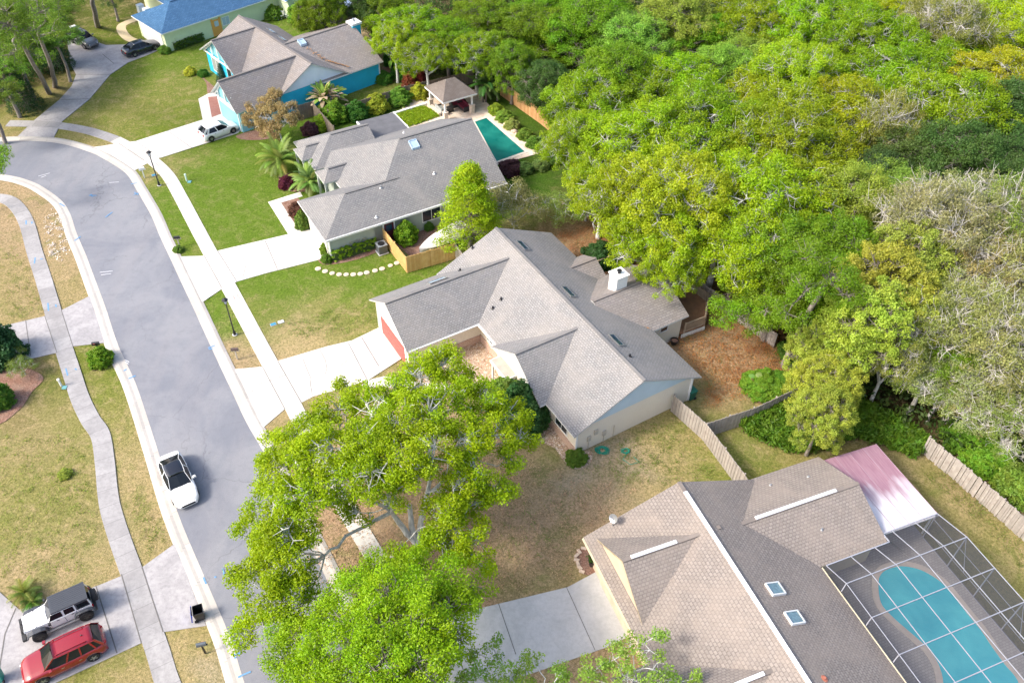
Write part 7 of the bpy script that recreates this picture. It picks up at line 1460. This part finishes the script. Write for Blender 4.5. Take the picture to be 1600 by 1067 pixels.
# garden hoses
def hose(px, py, n, r, label, c=(0.0, 0.30, 0.20), tail=None):
    w = at(px, py); mb = MB(); p = None
    for i in range(n*14+1):
        a = i*2*math.pi/14; rr = r*(.55+.45*random.random()**.5)*(.8+.2*math.sin(a*.37)); q = Vector((rr*1.4*math.cos(a)+.1*math.sin(i*.4), rr*math.sin(a), .03+.02*(i % 5)))
        if p: mb.tube(p, q, .022, .022, 5, 0, False)
        p = q
    if tail:
        for tx, ty in tail: q = at(tx, ty)-w+Vector((0, 0, .03)); mb.tube(p, q, .02, .02, 5, 0, False); p = q
    o = mb.build('garden_hose', plain('hose_green', c, 0.4), None, (w.x, w.y, 0)); tag(o, label, 'garden hose')
hose(941, 704, 7, .42, 'coiled teal green hose against the cream house end wall'); hose(977, 705, 4, .30, 'bright green hose coil lying out on the dry lawn', (0.02, 0.42, 0.22), tail=[(973, 718), (985, 726), (999, 722), (990, 714)])
# timber deck with railings behind the dining wing
H2 = House('timber_deck', -31.8, 40.0, 41.5, 'brown timber deck with slatted railings and white lattice skirt behind the cream house', 'deck'); DKW = wood('deck_boards', (0.36, 0.20, 0.11), (0.27, 0.15, 0.09)); RL = wood('rail_wood', (0.45, 0.36, 0.25), (0.33, 0.26, 0.19))
mb = MB(); dk = [(37.3, 39.95), (37.1, 42.4), (38.9, 44.6), (42.6, 43.9), (46.5, 43.5), (46.5, 40.3), (45, 37.0), (44.5, 40.0), (40, 39.95)]
mb.poly([H2.p(u, v, 0.55) for u, v in [(37.3, 39.95), (37.1, 42.4), (39.3, 44.5), (46.5, 44.0), (46.5, 40.0)]], .55, 0, depth=.12); mb.poly([H2.p(u, v, .5) for u, v in [(44.7, 36.8), (47.9, 36.8), (47.9, 40.0), (44.7, 40.0)]], .5, 0, depth=.12); mb.build('decking', DKW, H2.root)
def rail(a, b_):
    A, B = Vector(H2.p(*a, .55)), Vector(H2.p(*b_, .55)); d = B-A; n = max(2, int(d.length/.13)); mb = MB()
    for z in (.12, 1.0): mb.bar(A+Vector((0, 0, z)), B+Vector((0, 0, z)), .09, .05)
    for i in range(n+1): p = A+d*i/n; mb.bar(p+Vector((0, 0, .12)), p+Vector((0, 0, 1.0)), .06, .03)
    mb.build('railing', RL, H2.root); 
    for p in (A, B): mb = MB(); mb.bar(p-Vector((0, 0, .55)), p+Vector((0, 0, 1.1)), .1); mb.build('post', RL, H2.root)
rail((37.1, 42.4), (37.25, 40.3)); rail((37.1, 42.4), (39.3, 44.5)); rail((39.3, 44.5), (43, 44.2)); rail((43, 44.2), (46.5, 44.0)); rail((47.9, 36.9), (47.9, 40.0))
mb = MB(); mb.bar(H2.p(37.22, 40.0, .22), H2.p(37.02, 42.45, .22), .04, .40); mb.build('lattice_skirt', WHITE, H2.root)
# dark shed roof under the trees, garden furniture
H3 = House('garden_shed', -31.8, 59.5, 46.5, 'low shed with grey roof and pale gable half hidden by the willowy bushes', 'shed'); u3, v3 = H3.uv(955, 290, 2.0); H3.u0, H3.v0 = u3, v3; H3.root.location = H3.A*u3+H3.B*v3
H3.roof(u3-1.5, u3+1.5, v3-1.6, v3+1.6, 'v', 1.9, 2.5, mats=[plain('grey_felt', (0.30, 0.29, 0.27), 0.9, var=.15), WHITE, WHITE]); H3.walls(u3-1.3, u3+1.3, v3-1.4, v3+1.4, 2.0, plain('shed_wall', (0.5, 0.48, 0.42), 0.8)); H3.box_part('door', WHITE, (u3-.5, u3+.4, v3-1.45, v3-1.40, 0, 1.8))
def garden_chair(px, py, rz_, label):
    w = at(px, py); t = empty('garden_chair', (w.x, w.y, 0), rz_, label, 'chair', 'white chairs on the lawn'); mb = MB(); mb.box(-.27, .27, -.27, .27, .4, .44); mb.build('seat', WHITE, t); mb = MB()
    for k in range(5): mb.box(-.26+.12*k, -.2+.12*k, .25, .29, .44, .95)
    mb.build('backrest', WHITE, t)
    for x in (-.24, .24):
        for y in (-.24, .24): mb = MB(); mb.bar((x, y, 0), (x, y, .4), .05); mb.build('leg', WHITE, t)
garden_chair(432, 31, .3, 'white slatted chair at the pale green wall, leftmost of the row'); garden_chair(440, 29, -.5, 'white slatted chair at the pale green wall, in the middle of the row'); garden_chair(448, 27, .9, 'white slatted chair at the pale green wall, rightmost of the row')
w = at(536, 10, 1.5); t = empty('garden_umbrella', (w.x, w.y, 0), 0, 'small pale blue and white canopy behind the dark fence at the top', 'umbrella'); mb = MB(); mb.tube((0, 0, 0), (0, 0, 2.2), .03); mb.build('pole', WHITE, t); mb = MB(); mb.lathe([(1.4, 1.8), (.7, 2.1), (0, 2.25)], n=8); mb.build('canopy', plain('umbrella_cloth', (0.6, 0.68, 0.8), 0.8, c2=(0.2, 0.3, 0.6)), t)
